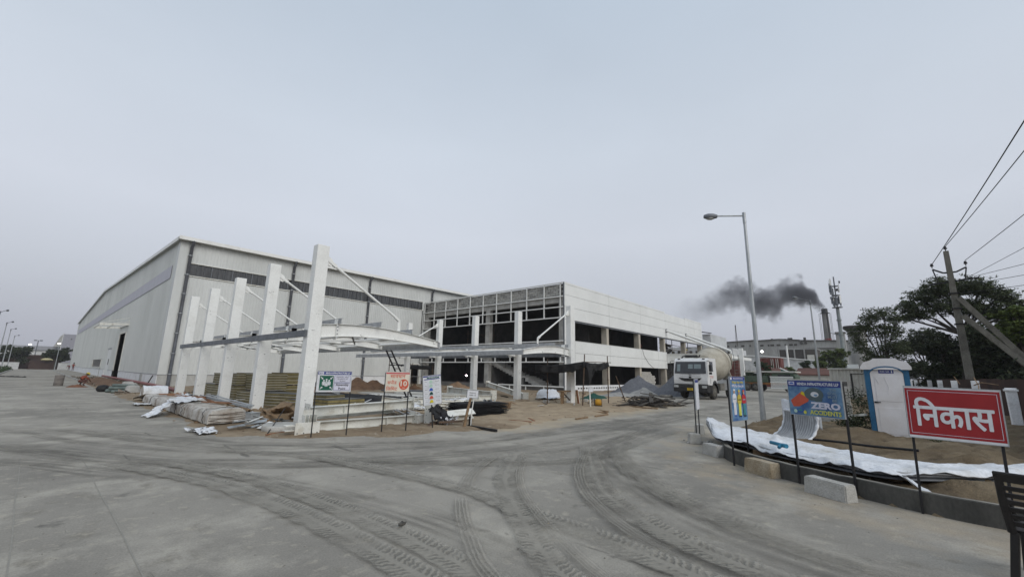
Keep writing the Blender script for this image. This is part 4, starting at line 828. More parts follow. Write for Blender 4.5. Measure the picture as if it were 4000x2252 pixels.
b = MB(); b.tube([(-.05,-.045,1.7),(.02,-.045,1.4),(-.02,-.045,1.25)], .006, 5); b.tube([(-.24,-.045,1.66),(-.18,-.045,1.5)], .006, 5); b.build('door_crease', tw, dr)
b = MB(); b.box(-.34,-.26,-.06,-.036,.98,1.02); b.cyl((-.3,-.06,1.0),(-.2,-.065,1.0),.012,n=8); b.build('latch', black_paint, dr)
b = MB(); b.box(-.16,.16,-.043,-.036,1.80,1.90); ds = b.build('door_sign', P_blue, dr)
me = text_mesh('Mobile Toilet', .055, .02, .2); o = link('lettering', me, P_white, dr); o.location = (-.03,-.0445,1.85)
b = MB(); b.cyl((.12,-.0445,1.875),(.12,-.044,1.875),.01,n=10); b.add([(.105,-.0445,1.86),(.135,-.0445,1.86),(.128,-.0445,1.81),(.112,-.0445,1.81)], [(0,1,2,3)]); b.build('figure_mark', P_white, dr)
roof = [(-.54,1.9),(.54,1.9),(.54,1.98),(.47,2.10),(.30,2.16),(.24,2.21),(-.24,2.21),(-.30,2.16),(-.47,2.10),(-.54,1.98)]
b = MB(); b.prism(roof, -.09, 1.1, 'y'); b.build('roof', tw, to, bevel=.02)
b = MB(); b.add([(.38*math.cos(a), -.093, 1.80+.2*math.sin(a)) for a in np.linspace(.1, math.pi-.1, 13)]+[(.36*math.cos(a), -.093, 1.785+.18*math.sin(a)) for a in np.linspace(.1, math.pi-.1, 13)], [(i, i+1, 14+i, 13+i) for i in range(12)]); b.build('arch_trim', tb, to)
# stacked pole / plank leaning by the cabin
b = MB(); b.bar((16.2,.6,.75),(17.2,1.05,.62),.05,.06); tag(b.build('batten', white_steel2), 'pale timber batten sticking out beside the toilet cabin', 'batten')

# dark plastic chair at the frame edge
pl_ = M('dark_brown_plastic', (.016,.014,.013), (.028,.025,.023), s=3, rough=.5, spec=.3)
ch = thing('plastic_chair', 'dark plastic garden chair with a slatted back at the road edge', 'chair', (6.28,-.975,0), R(-16)-R(90))
# local: +y is the sitting direction, x across; back at y=-.2
b = MB()
b = MB(); b.prism([(-.25,.40),(.25,.40),(.25,.44),(-.25,.44)], -.2, .24, 'y'); b.build('seat', pl_, ch, bevel=.015)
for sx in (-1, 1):
    b = MB(); b.add([(sx*(.22+k*.05)+a*.028, -.21-.05*k+c*.03, .42*(1-k)-.005*k) for k in (0,1) for a, c in ((-1,-1),(1,-1),(1,1),(-1,1))], [(0,1,2,3),(7,6,5,4),(0,4,5,1),(1,5,6,2),(2,6,7,3),(3,7,4,0)]); b.build('leg', pl_, ch, bevel=.008)
    b = MB(); b.add([(sx*(.22+k*.04)+a*.028, .2+.05*k+c*.028, .42*(1-k)-.005*k) for k in (0,1) for a, c in ((-1,-1),(1,-1),(1,1),(-1,1))], [(0,1,2,3),(7,6,5,4),(0,4,5,1),(1,5,6,2),(2,6,7,3),(3,7,4,0)]); b.build('leg', pl_, ch, bevel=.008)
    b = MB(); b.tube([(sx*.235,-.22,.42),(sx*.245,-.27,.66),(sx*.24,-.33,.92)], [.032,.032,.03], 8); b.build('back_post', pl_, ch)
    b = MB(); b.tube([(sx*.25,-.25,.62),(sx*.29,-.05,.64),(sx*.29,.17,.63),(sx*.27,.22,.44)], .026, 8); b.build('armrest', pl_, ch)
b = MB(); b.obox((0,-.335,.905),.54,.032,.09,(R(14),0,0)); b.build('top_rail', pl_, ch, bevel=.012)
for i in range(6):
    z = .50+i*.062; b = MB(); b.obox((0,-.235-.016*i-.004,z),.47,.018,.042,(R(14),0,0)); b.build('slat', pl_, ch, bevel=.005)

# rock on the road
b = MB(); b.ell((0,0,.01),.055,.03,.02,8,5)
me = b.mesh('flattened_debris')
for v in me.vertices: v.co += Vector((nz(v.co.x*40,v.co.y*40),nz(v.co.y*40,3.1),nz(v.co.x*50,v.co.z*50)))*.014
o = link('flattened_debris', me, M('dark_scrap', (.05,.048,.045), (.1,.095,.085), s=20, rough=.9)); o.location = (3.05,4.29,.05); tag(o, 'small dark flattened scrap lying on the road', 'scrap')

# ================================================================== street lamps
def lamp(loc, rz, label, h=7.9, arm=1.2, base=0., far=False):
    t = thing('street_lamp', label, 'street lamp', loc, rz, 'galvanised street lamps')
    b = MB(); b.cyl((0,0,base),(0,0,h),.085,.05,n=12); b.build('pole', galv, t)
    b = MB(); b.cyl((0,0,base-.02),(0,0,base+.03),.16,n=12); b.cyl((0,0,base+.03),(0,0,base+.5),.095,.09,n=12); b.build('base_plate', galv, t)
    b = MB(); b.cyl((0,0,h-.35),(0,0,h+.08),.062,n=12); b.cyl((0,0,h-.05),(arm-.45,0,h-.03 if not far else h+.12),.032,.028,n=8); b.build('arm', galv if not far else dark_steel, t)
    z = h-.03 if not far else h+.12
    b = MB(); b.lathe([(0,0),(.07,.02),(.115,.18),(.12,.36),(.07,.5),(0,.52)], (arm-.48,0,z-.01), 12, 'x'); hd = b.build('lamp_head', dark_steel, t)
    b = MB(); b.ell((arm-.2,0,z-.09),.16,.10,.06,10,6); b.build('lens', M('lamp_lens', (.35,.36,.35), rough=.2, spec=.6) if 'lamp_lens' not in MATS else MATS['lamp_lens'], hd)
    return t
d_ = Vector((19.3-20.0, 5.0-3.95, 0)).normalized()
lamp((17.3,3.44,.15), math.atan2(d_.y, d_.x), 'tall galvanised street lamp standing on the earth beside the tarpaulin', h=7.75, arm=1.45)
lamp((40.9,4.0,0), math.atan2(1.0,-1.9), 'thin street lamp beyond the mixer truck near the white container', far=True, arm=1.9)
for i, (y, nm) in enumerate(((58.6,'nearest the camera, only its head in frame'),(82.0,'second in the row along the left road'),(104.0,'third in the row along the left road'),(124.0,'fourth in the row along the left road'),(153.0,'farthest in the row along the left road'))):
    lamp((-3.58,y,0), R(-70), 'street lamp '+nm, far=True, arm=2.0)
lamp((3.9,150,0), R(110), 'distant street lamp pole at the warehouse end of the road', far=True, arm=1.2, h=5.5)

# ================================================================== boundary: block wall, fence, container
bw = thing('block_wall', 'low wall of stacked grey concrete blocks behind the Zero Accidents sign', 'block wall', (20,1.1,.15))
b = MB(); b.box(.05,.16,.05,1.7,0,1.5); b.build('core', mortar, bw)
for r_ in range(7):
    y = -.02-(.3 if r_ % 2 else 0)
    while y < 1.72:
        if y+.6 > 0 and not (r_ > 5 and y < .1):
            y0, y1 = max(y, 0 if r_ < 3 else .02), min(y+.588, 1.78); q = MB(); q.box(random.uniform(-.01,.01),.2,y0,y1,r_*.225,r_*.225+.213); q.build('block', block_light if random.random() < .7 else block_grey, bw)
        y += .6
br_m = M('old_brick', (.28,.20,.13), (.40,.36,.28), s=7, rough=.95, bump=.5)
bp_ = thing('brick_stack', 'rough stack of tan bricks beside the block wall end', 'brick stack', (20.6,.55,.2))
for r_ in range(12):
    for k in range(3):
        if random.random() < .93: q = MB(); q.box(0,.11,0,.22,0,.07); o = q.build('brick', br_m, bp_); o.location = (random.uniform(-.02,.02), k*.225-.3+random.uniform(-.02,.02)+.03*(r_ % 2), r_*.085); o.rotation_euler = (0,0,random.uniform(-.06,.06))
FL = lambda x: -3.39+.03*x
wall_brown = M('brown_rusty_sheet', (.055,.028,.022), (.035,.02,.017), s=1.2, rough=.8, stretch=(1,1,.3))
fw_ = thing('sheet_fence', 'dark brown sheet boundary fence under the dark trees', 'fence', (20,FL(20)-.4,0))
for i in range(30):
    x0 = 12+i*1.5; b = MB(); n = 9
    vs = []
    for k in range(n+1):
        x = x0+1.49*k/n; y = FL(x)-.45+(.03 if k % 2 else 0); vs += [(x,y,.05),(x,y,1.86+.05*nz(i,1.7))]
    b.add(vs, [(2*k,2*k+2,2*k+3,2*k+1) for k in range(n)]); o = b.build('sheet', wall_brown, fw_, solid=.006); o.matrix_parent_inverse = Matrix.Translation(-Vector((20,FL(20)-.4,0)))
wm = M('whitewashed_post', (.78,.79,.80), (.62,.62,.61), s=3, rough=.9, lo=.5, hi=.7)
for i in range(8):
    x = 20+5.35*i; y = FL(x); b = MB(); b.box(-.11,.11,-.11,.11,0,1.60 if i == 0 else 1.80)
    if i == 0: b.box(-.14,.14,-.14,.14,1.50,1.56)
    o = b.build('fence_post', wm, bevel=.01); o.location = (x,y,-.02); tag(o, ['white fence post standing in front of the brown fence, nearest the frame edge','second white fence post from the frame edge','third white fence post from the frame edge','fourth white fence post from the frame edge','fifth white fence post from the frame edge','sixth white fence post from the frame edge','seventh white fence post from the frame edge','white fence post next to the toilet cabin roof'][i], 'fence post', 'white fence posts along the boundary')
wb = MB(); wb.grid(lambda i, j: (18.6+.12*i, FL(19)+.2-.12*j+.04*nz(i,j,.9), .12+.62*math.sin(min(1,j/6)*1.57)*(.55+.5*abs(nz(i*.35,1.2)))), 28, 8); tag(wb.build('whitewashed_plinth', wm), 'whitewashed rubble footing at the foot of the brown fence', 'footing')
b = MB(); b.tube([(22.5,-2.3,1.62),(21.2,-2.35,1.72),(20.3,-2.6,1.66)], [.02,.018,.01], 5); b.tube([(23.2,-2.4,1.9),(22.9,-2.45,1.6),(22.6,-2.4,1.45)], .015, 5); b.tube([(27,-2.2,1.95),(26.5,-2.3,1.62)], .014, 5)
tag(b.build('dry_branch', wood), 'thin dry branch hanging over the white posts', 'branch')
co_m = M('white_container_steel', (.56,.55,.50), (.44,.42,.37), s=1.5, rough=.6, lo=.5, hi=.7)
co_ = thing('site_container', 'white ribbed steel site container behind the block wall', 'container', (44,1.2,0))
b = MB()
vs = []
for k in range(41):
    y = .0+2.4*k/40; x = 0 if (k//2) % 2 else .05; vs += [(x,y,.1),(x,y,2.5)]
b.add(vs, [(2*k,2*k+2,2*k+3,2*k+1) for k in range(40)]); b.box(.06,6,.02,2.38,.1,2.5); b.build('body', co_m, co_)
b = MB(); b.box(-.1,6.1,-.08,2.48,2.5,2.62); b.build('roof', co_m, co_)
b = MB(); b.box(-.04,.0,.95,1.03,.15,2.2); b.box(-.04,.0,.05,1.0,2.15,2.2); b.build('door_frame', black_paint, co_)
b = MB(); b.box(.8,1.5,.5,1.2,2.62,2.95); b.build('air_unit', white_panel, co_)
# ================================================================== utility pole
up_ = thing('utility_pole', 'weathered concrete utility pole with cross-arms and two slanting struts', 'utility pole', (31.2,-3.1,0)); psc = M('old_concrete_pole', (.17,.163,.14), (.11,.105,.09), s=2.2, rough=.95, bump=.6, fine=.22)
def UP(b, nm, mt=psc): return b.build(nm, mt, up_)
b = MB(); b.add([(a*w, c*w*.8, z) for z, w in ((-.3,.21),(8.5,.12)) for a, c in ((-1,-1),(1,-1),(1,1),(-1,1))], [(3,2,1,0),(4,5,6,7),(0,1,5,4),(1,2,6,5),(2,3,7,6),(3,0,4,7)]); UP(b, 'pole')
for k, (z0, ye, zz) in enumerate(((5.95,-3.5,.0),(5.0,-3.6,-.25))):
    b = MB(); b.bar((-.2-.28*k,-.12,z0),(-.3-.3*k,ye,.0),.24,.22); UP(b, 'strut')
b = MB(); b.bar((0,-.62,7.55),(0,-.24,7.35),.07,.07); b.bar((0,-.24,7.35),(0,.24,7.35),.07,.07); b.bar((0,.24,7.35),(0,.62,7.6),.07,.07); UP(b, 'v_arm', black_paint)
b = MB(); b.bar((0,-1.0,6.95),(0,.85,6.78),.07,.07); UP(b, 'cross_arm', black_paint)
for y, z in ((-.62,7.55),(.62,7.6)): b = MB(); b.cyl((0,y,z),(0,y-.12*(1 if y > 0 else -1),6.9),.03,n=6); UP(b, 'arm_brace', black_paint)
for y, z in ((-.62,7.6),(.62,7.65),(0,8.5)): b = MB(); b.lathe([(.0,0),(.02,.02),(.02,.1),(.07,.12),(.075,.17),(.05,.2),(.06,.25),(0,.28)], (0,y,z), 10); UP(b, 'insulator', black_paint)
for z in (4.6,5.4,6.2): b = MB(); b.box(-.22,.22,-.19,.19,z,z+.05); UP(b, 'clamp_band', black_paint)
def wire(pts, label, r_=.014, sag=.25, name='overhead_wire'):
    b = MB(); P = []
    for a, c in zip(pts[:-1], pts[1:]):
        a, c = Vector(a), Vector(c)
        for k in range(13): t = k/12; p = a.lerp(c, t); p.z -= sag*4*t*(1-t); P.append(p)
    b.tube(P, r_, 5); return tag(b.build(name, black_paint), label, 'wire', 'overhead wires')
wire([(31.2,-2.48,7.85),(-6,-4.4,9.1)], 'overhead wire from the outer insulator of the pole, steepest in view', .016)
wire([(31.2,-3.1,8.75),(-6,-5.4,8.9)], 'overhead wire from the pole top insulator', .015)
wire([(31.2,-3.72,7.9),(-6,-7.6,8.6)], 'overhead wire from the inner insulator beside the trees', .014)
wire([(31.2,-3.7,7.0),(-2,-9.5,8.0)], 'thin lower wire leaving the cross-arm towards the frame edge', .010)
wire([(31.2,-3.3,6.9),(22,-9,7.1)], 'level cable running from the cross-arm past the tree crown', .012, .1)
wire([(31.2,-3.3,6.6),(22,-9,6.3)], 'lower level cable running past the tree crown', .012, .12)
wire([(31.2,-3.3,6.2),(22,-9,5.75)], 'lowest level cable across the tree crown', .012, .12)

b = MB(); b.lathe([(0,0),(.09,.03),(.1,.2),(.07,.33),(0,.36)], (26.2,-6.35,7.2), 10); b.cyl((26.2,-6.35,7.5),(26.2,-6.33,7.95),.01,n=5); tag(b.build('hanging_insulator', black_paint), 'black cylinder hanging from the level cable by the frame edge', 'insulator')
# ================================================================== concrete mixer truck (front towards -X)
cabw = M('white_truck_paint', (.70,.70,.69), (.60,.59,.56), s=2, rough=.35, spec=.5, lo=.5, hi=.75); blk = M('black_truck_plastic', (.02,.02,.021), (.035,.033,.03), s=4, rough=.6)
drumc = M('cement_stained_drum', (.46,.43,.36), (.33,.30,.24), s=1.4, rough=.75, bump=.2, lo=.42, hi=.66); tyre = M('dusty_tyre', (.045,.043,.04), (.09,.083,.07), s=4, rough=.95, bump=.3); glass = M('dark_windscreen', (.018,.022,.026), (.03,.034,.038), s=1.5, rough=.08, spec=.6)
hubm = M('dusty_wheel_hub', (.13,.125,.11), (.2,.19,.165), s=5, rough=.8)
tr = thing('mixer_truck', 'white concrete mixer truck with a cement-stained drum parked beside the gravel heap', 'truck', (34.0,11.5,0), R(-3)); tr.scale = (1.06,)*3
def K(b, nm, mt, p=None, **k): return b.build(nm, mt, p or tr, **k)
def wheel(par, x, y, r_=.52, w=.3, dual=False):
    s = -1 if y < 0 else 1
    b = MB(); b.lathe([(r_*.55,-w/2),(r_*.93,-w/2),(r_,-w*.35),(r_,w*.35),(r_*.93,w/2),(r_*.55,w/2)], (x,y,r_), 22, 'y'); wl = b.build('wheel', tyre, par)
    b = MB(); b.lathe([(0,-.04),(.12,-.05),(.14,-.01),(r_*.45,.02),(r_*.56,-.03),(r_*.56,.05)] if s < 0 else [(0,.04),(.12,.05),(.14,.01),(r_*.45,-.02),(r_*.56,.03),(r_*.56,-.05)], (x,y+s*w*.42,r_), 16, 'y'); b.build('rim', hubm, wl)
    b = MB()
    for i in range(8):
        a = i*math.pi/4; b.cyl((x+.2*math.cos(a),y+s*(w*.42-.02),r_+.2*math.sin(a)),(x+.2*math.cos(a),y+s*(w*.42+.03),r_+.2*math.sin(a)),.022,n=6)
    b.build('wheel_nut', hubm, wl)
for x in (1.4, 5.3, 6.65):
    for y in (-1.03, 1.03): wheel(tr, x, y, w=.3 if x < 2 else .46)
side = [(.04,1.05),(.0,1.35),(.03,1.80),(.20,2.72),(.36,2.88),(.7,2.95),(1.85,2.95),(1.88,1.02),(1.98,.95),(1.9,1.0),(1.75,1.22),(1.4,1.32),(1.02,1.18),(.86,.95),(.55,.95)]
b = MB(); side = [(.04,1.05),(.0,1.35),(.03,1.82),(.20,2.72),(.36,2.88),(.7,2.95),(1.85,2.95),(1.88,1.1),(1.72,1.32),(1.4,1.36),(1.06,1.26),(.9,1.0)]
b.prism(side, -1.22, 1.22, 'y'); cab = K(b, 'cab', cabw, bevel=.05)
b = MB(); b.add([(.018+.01,-1.12,1.86),(.018+.01,1.12,1.86),(.175,1.05,2.66),(.175,-1.05,2.66)], [(0,3,2,1)]); b.add([(.0,-1.14,1.83),(.0,1.14,1.83),(.165,1.07,2.69),(.165,-1.07,2.69)], [(0,3,2,1)]); K(b, 'windscreen', glass, cab)
pale = flat('pale_reflection', (.22,.27,.28))
for y0, y1, z0, z1 in ((-.78,-.28,2.18,2.5),(-.2,.14,2.18,2.5),(.72,.95,1.98,2.5)):
    xx = lambda z: (z-1.83)*.192-.012
    b = MB(); b.add([(xx(z0),y0,z0),(xx(z0),y1,z0),(xx(z1),y1,z1),(xx(z1),y0,z1)], [(0,3,2,1)]); K(b, 'reflection_patch', pale, cab)  # windscreen reflections painted as flat pale patches
b = MB(); b.prism([(-.60+0,1.52),(-.50,1.36),(-.3,1.27),(.3,1.27),(.5,1.36),(.62,1.52),(.25,1.49),(-.25,1.49)], -.02, .03, 'x'); gr = K(b, 'grille', blk, cab)
for v in gr.data.vertices: v.co.y *= 1.35
b = MB(); b.cyl((-.035,0,1.55),(.02,0,1.55),.10,n=16); K(b, 'emblem_ring', M('chrome', (.5,.5,.5), rough=.25, metal=.9), cab)
b = MB(); b.cyl((-.045,0,1.55),(-.03,0,1.55),.075,n=16); K(b, 'emblem', blk, cab)
me = text_mesh('TATA', .12, .03, .2); o = link('lettering', me, blk, cab); o.rotation_euler = (0,0,-R(90)); o.location = (-.006,0,1.72)
b = MB()
for z in (1.62,1.78): b.box(-.004,.02,-.72,.72,z,z+.014)
K(b, 'panel_seam', dark_steel, cab)
b = MB(); b.box(-.12,.45,-1.24,1.24,.52,1.02); K(b, 'bumper', blk, bevel=.05)
for s in (-1, 1):
    b = MB(); b.box(-.135,-.1,s*1.02-.17,s*1.02+.17,.82,.98); K(b, 'headlight', M('headlight_glass', (.45,.46,.45), rough=.12, spec=.8) if 'headlight_glass' not in MATS else MATS['headlight_glass'])
    b = MB(); b.tube([(.15,s*1.2,2.75),(.0,s*1.42,2.7),(.02,s*1.45,2.45)], .025, 6); b.box(-.02,.08,s*1.45-.09,s*1.45+.09,1.98,2.45); b.box(-.02,.08,s*1.45-.09,s*1.45+.09,1.78,1.94); K(b, 'mirror', blk, cab, bevel=.015)
    b = MB(); b.add([(.42,s*1.224,1.98),(1.2,s*1.224,1.98),(1.2,s*1.224,2.7),(.55,s*1.224,2.7)], [(0,1,2,3)]); K(b, 'side_window', glass, cab)
    b = MB(); b.lathe([(.6,-.0),(.72,-.0),(.72,.42),(.6,.42)], (1.4,s*1.03-.21,.55), 16, 'y', R(-10), R(190)); K(b, 'mudguard', blk)
    b = MB(); b.box(.45,1.2,s*1.223-.004,s*1.223+.004,1.62,1.66); b.box(.45,1.2,s*1.223-.004,s*1.223+.004,1.54,1.56); K(b, 'side_stripe', P_orange, cab)
    b = MB()
    for k in range(7): b.box(.52,.66,s*1.223-.004,s*1.223+.004,1.14+.05*k,1.165+.05*k)
    K(b, 'side_lettering', dark_steel, cab)
    b = MB(); b.tube([(.02,s*.35,1.83),(.0,s*.2,1.88),(.02,s*-.25+.3,1.93)], .012, 5); K(b, 'wiper', blk, cab)
    b = MB(); b.box(.3,.42,s*.9-.08,s*.9+.08,2.86,2.92); K(b, 'marker_lamp', blk, cab)
    b = MB(); b.box(2.05,2.1,s*.9-.35,s*.9+.3,.6,.62); b.box(2.3,3.2,s*1.0-.3,s*1.0+.3,.62,1.12); K(b, 'side_tank', hubm, bevel=.04)
    b = MB(); b.box(4.7,7.3,s*1.03-.26,s*1.03+.26,1.1,1.16); b.box(4.66,4.7,s*1.03-.26,s*1.03+.26,.62,1.16); K(b, 'rear_mudguard', cabw)
b = MB(); b.box(-.125,-.105,-.22,.22,.62,.80); npl = K(b, 'number_plate', flat('plate_yellow', (.62,.40,.02)))
for s_, z_ in (('HR55', .75), ('AN4586', .67)): o = link('lettering', text_mesh(s_, .075, .02, .26), P_black, npl); o.rotation_euler = (0,0,-R(90)); o.location = (-.127,0,z_)
b = MB(); b.cyl((1.2,-.15,3.12),(1.2,.75,3.12),.1,n=12); b.tube([(1.2,.75,3.14),(1.25,1.0,3.1),(1.35,1.1,2.95)], .05, 8); b.tube([(1.2,-.15,3.1),(1.2,-.3,3.08),(1.2,-.36,3.22)], .05, 8); K(b, 'exhaust_muffler', blk)
b = MB(); b.cyl((1.95,-.85,1.3),(1.95,-.85,2.95),.10,n=12); b.box(1.92,2.1,-1.15,-.75,1.4,1.9); K(b, 'air_intake', blk)
b = MB(); b.box(1.6,8.2,-.48,-.38,.82,1.08); b.box(1.6,8.2,.38,.48,.82,1.08)
for x in (2.2,3.6,4.6,6.0,7.8): b.box(x,x+.12,-.38,.38,.86,1.04)
K(b, 'chassis', blk)
prof = [(.0,0),(.5,0),(.62,.15),(1.08,.95),(1.28,1.75),(1.33,2.3),(1.28,2.9),(.9,4.2),(.68,4.75),(.5,4.9)]
b = MB(); b.lathe(prof, (0,0,0), 32, 'z'); dm = K(b, 'drum', drumc); dm.location = (2.3,0,2.2); dm.rotation_euler = (0,R(90-11),0)
for h, r_, mt in ((.62,.90,hubm),(2.3,1.345,hubm),(3.55,1.12,blk)):
    b = MB(); b.lathe([(r_-.01,h-.05),(r_+.015,h-.04),(r_+.015,h+.04),(r_-.03,h+.06)] if mt is hubm else [(r_-.02,h-.1),(r_+.05,h-.09),(r_-.05,h+.16),(r_-.1,h+.17)], (0,0,0), 32, 'z'); b.build('drum_band', drumc if mt is hubm else blk, dm)
b = MB(); b.box(2.1,2.35,-.6,.6,1.05,2.3); b.bar((6.6,-.5,1.05),(6.9,-.5,2.6),.12,.14); b.bar((6.6,.5,1.05),(6.9,.5,2.6),.12,.14); K(b, 'drum_cradle', hubm)
b = MB(); b.prism([(7.0,2.9),(7.9,3.6),(7.95,2.9),(7.5,2.3),(7.2,2.3)], -.55, .55, 'y'); K(b, 'hopper', drumc, bevel=.02)
b = MB(); b.prism([(7.4,2.2),(8.3,1.5),(8.35,1.6),(7.5,2.35)], -.3, .3, 'y'); K(b, 'chute', drumc)
b = MB()
for z in np.arange(1.1, 3.3, .28): b.cyl((7.7,-.75,z),(7.7,-1.1,z),.018,n=6)
b.cyl((7.7,-.75,1.0),(7.7,-.75,3.5),.022); b.cyl((7.7,-1.1,1.0),(7.7,-1.1,3.5),.022); K(b, 'ladder', hubm)
# green site machine behind
gt = thing('site_machine', 'dark green and orange site machine parked behind the mixer truck', 'machine', (63.5,11.2,0), R(80)); gm = M('faded_green_paint', (.05,.085,.055), (.09,.12,.085), s=1.5, rough=.6); om = M('faded_orange_paint', (.28,.12,.03), (.18,.08,.03), s=2, rough=.6)
for x in (-2.2, 1.6, 2.7): wheel(gt, x, -1.0); wheel(gt, x, 1.0)
b = MB(); b.box(-3,3.3,-.95,.95,.85,1.1); b.build('chassis', om, gt, bevel=.03)
b = MB(); b.box(.2,3.2,-.9,.9,1.1,1.95); b.build('engine_housing', gm, gt, bevel=.08)
b = MB(); b.prism([(-2.9,1.1),(-.3,1.1),(-.3,2.3),(-.6,2.35),(-2.6,2.35),(-2.9,1.9)], -.85, .85, 'y'); cb = b.build('cab', gm, gt, bevel=.06)
for s in (-1, 1): b = MB(); b.box(-2.4,-1.0,s*.856-.005,s*.856+.005,1.55,2.15); b.build('window', glass, cb)
b = MB(); b.box(-3.0,2.9,-1.0,1.0,2.38,2.55); b.build('roof', co_m, gt, bevel=.03)
for x in (.5,2.7): b = MB(); b.cyl((x,-.85,1.95),(x,-.85,2.4),.04); b.cyl((x,.85,1.95),(x,.85,2.4),.04); b.build('roof_post', gm, gt)

# ================================================================== beyond the site, right
redc = M('red_brown_steel', (.17,.05,.04), (.12,.04,.032), s=1.2, rough=.7, stretch=(1,1,.4)); brn = M('rust_brown_roof', (.13,.06,.045), (.085,.042,.034), s=.7, rough=.85); farw = M('far_white_wall', (.55,.56,.56), (.47,.48,.48), s=.12, rough=.8); farg = M('far_grey_wall', (.36,.36,.345), (.27,.265,.25), s=.15, rough=.9, stretch=(1,1,.3)); fard = M('far_dark_cladding', (.055,.05,.045), (.08,.072,.062), s=.3, rough=.9); grn = M('sea_green_paint', (.06,.16,.14), rough=.7)
c_ = thing('shipping_container', 'red shipping container in front of the white shed', 'container', (95,15,0))
b = MB(); vs = []
for k in range(49):
    y = 3.8*k/48; x = 0 if (k//2) % 2 else .08; vs += [(x,y,2.6),(x,y,5.5)]
b.add(vs, [(2*k,2*k+2,2*k+3,2*k+1) for k in range(48)]); b.box(.1,3,0,3.8,2.6,5.5); b.build('body', redc, c_)
b = MB(); b.box(-.02,3,0,3.8,0,2.55); b.build('lower_body', redc, c_)
b = MB()
for y in (.5,.8,1.3,1.6): b.cyl((-.05,y,2.7),(-.05,y,5.3),.05,n=6)
b.build('locking_bars', co_m, c_)
c_ = thing('shipping_container', 'dark red container glimpsed behind the mixer truck', 'container', (93,22,0)); b = MB(); b.box(0,3,0,1.6,2.4,5.0); b.box(0,3,-1.2,1.7,0,2.38); b.build('body', redc, c_)
b = MB()
for y in (.3,.8,1.3): b.box(-.06,0,y,y+.06,2.5,4.9)
b.build('rib', redc, c_)
def shed(nm, lab, X, y0, y1, zw, zr, dx, wm_, rm, slope=0, wins=0):
    t = thing(nm, lab, 'shed', (X,y0,0)); w = y1-y0
    b = MB(); b.box(0,dx,0,w,0,zw); wl = b.build('wall', wm_, t)
    b = MB(); b.prism([(-.3,zw),(slope,zr),(dx+.3,zr-.1),(dx+.3,zr-.25),(slope,zr-.15),(-.3,zw-.15)], -.2, w+.2, 'y'); b.build('roof', rm, t)
    for i in range(wins): q = MB(); q.box(-.04,0,w*(i+.25)/wins,w*(i+.75)/wins,zw*.55,zw*.85); q.build('window', co_m, t)
    return t
shed('small_shed', 'rust-brown roofed hut beside the green gable', 85, 13.25, 15.1, 2.5, 3.4, 3, brn, brn, 2.5, 4)
shed('small_shed', 'long rust-brown roofed shed in front of the far white shed', 80, 6.0, 10.6, 2.35, 3.35, 4, co_m, brn, 3, 6)
gg = thing('green_gable_hut', 'sea green gabled hut with a white roof edge', 'hut', (79,11.2,0)); b = MB(); b.prism([(0,0),(1.4,0),(1.4,3.1),(0,2.4)], 0, 3, 'x'); b.build('wall', grn, gg); b = MB(); b.bar((-.1,-.15,2.42),(-.1,1.5,3.28),.2,.18); b.build('roof_edge', white_panel, gg); b = MB(); b.box(-.03,0,.3,.8,1.9,2.3); b.build('window', dark_pane, gg)
lf = thing('low_fence', 'low white railing fence in front of the rust-brown sheds', 'fence', (60,8.4,0))
for i in range(28): b = MB(); b.box(0,.04,.02+i*.085,.065+i*.085,.5,1.85); b.build('slat', white_panel, lf)
for z in (1.2,1.85,.5): b = MB(); b.box(-.03,0,0,2.4,z-.05,z+.04); b.build('rail', white_panel, lf)
ws = thing('long_white_shed', 'long low white shed with a sloping eave in front of the factory', 'shed', (120,12,0)); b = MB(); b.prism([(0,0),(18.5,0),(18.5,6.9),(11.4,6.9),(0,5.6)], 0, 12, 'x'); b.build('wall', farw, ws)
b = MB(); b.bar((-.2,-.3,5.75),(-.2,11.4,7.02),.4,.22); b.bar((-.2,11.4,7.02),(-.2,18.7,7.02),.4,.22); b.build('eave', white_panel, ws)
db = thing('dark_building', 'low dark clad building in front of the grey factory', 'building', (140,13.6,0)); b = MB(); b.box(0,8,0,9,0,9.5); b.build('wall', fard, db)
for y in (2.6,4.9,6.6,8.6): b = MB(); b.box(-.2,0,y,y+.3,0,9.6); b.build('pilaster', farg, db)
b = MB(); b.box(-.1,8,-.2,9.2,9.5,9.75); b.build('roof', farg, db)
b = MB(); b.box(-.3,0,.6,2.2,6.6,8.0); b.build('vent_box', co_m, db)
fa = thing('factory', 'long grey factory with a strip of small windows under the smoking chimney', 'factory', (180,10,0))
b = MB(); b.prism([(-4,0),(46,0),(46,14.5),(26.5,15.4),(25,15.2),(18.2,15.5),(12.2,15.1),(12,14.9),(0,14.7),(-4,14.2)], 0, 30, 'x'); b.build('wall', farg, fa)
b = MB(); b.bar((-.3,-4,14.3),(-.3,12,14.95),.6,.25); b.bar((-.3,12,15.1),(-.3,18.2,15.6),.6,.2); b.bar((-.3,18.2,15.6),(-.3,25,15.3),.6,.2); b.bar((-.3,26.4,15.5),(-.3,46,14.6),.6,.2); b.build('eave', fard, fa)
for y, w in ((23.4,1.1),(21.5,.5),(20.0,1.2),(18.0,1.2),(16.2,.5),(14.2,1.1),(12.9,.9),(27.6,.5),(29.8,1.1),(32.6,.5),(35.2,1.0)): b = MB(); b.box(-.12,.0,y,y+w,13.1,13.75); b.build('window', fard, fa)
for y, w, h in ((20.6,.6,.5),(14.5,1.4,.6),(10.4,.7,.6),(16.4,.9,.3)): b = MB(); b.box(2,3,y,y+w,15.2,15.5+h); b.build('roof_unit', fard, fa)
b = MB(); b.box(-.3,0,2,12,11.8,12.1); b.build('pipe_rack', fard, fa)
for y in (10.3,11.6): b = MB(); b.cyl((-.4,y,14.0),(0,y,14.0),.45,n=10); b.build('exhaust_fan', fard, fa)
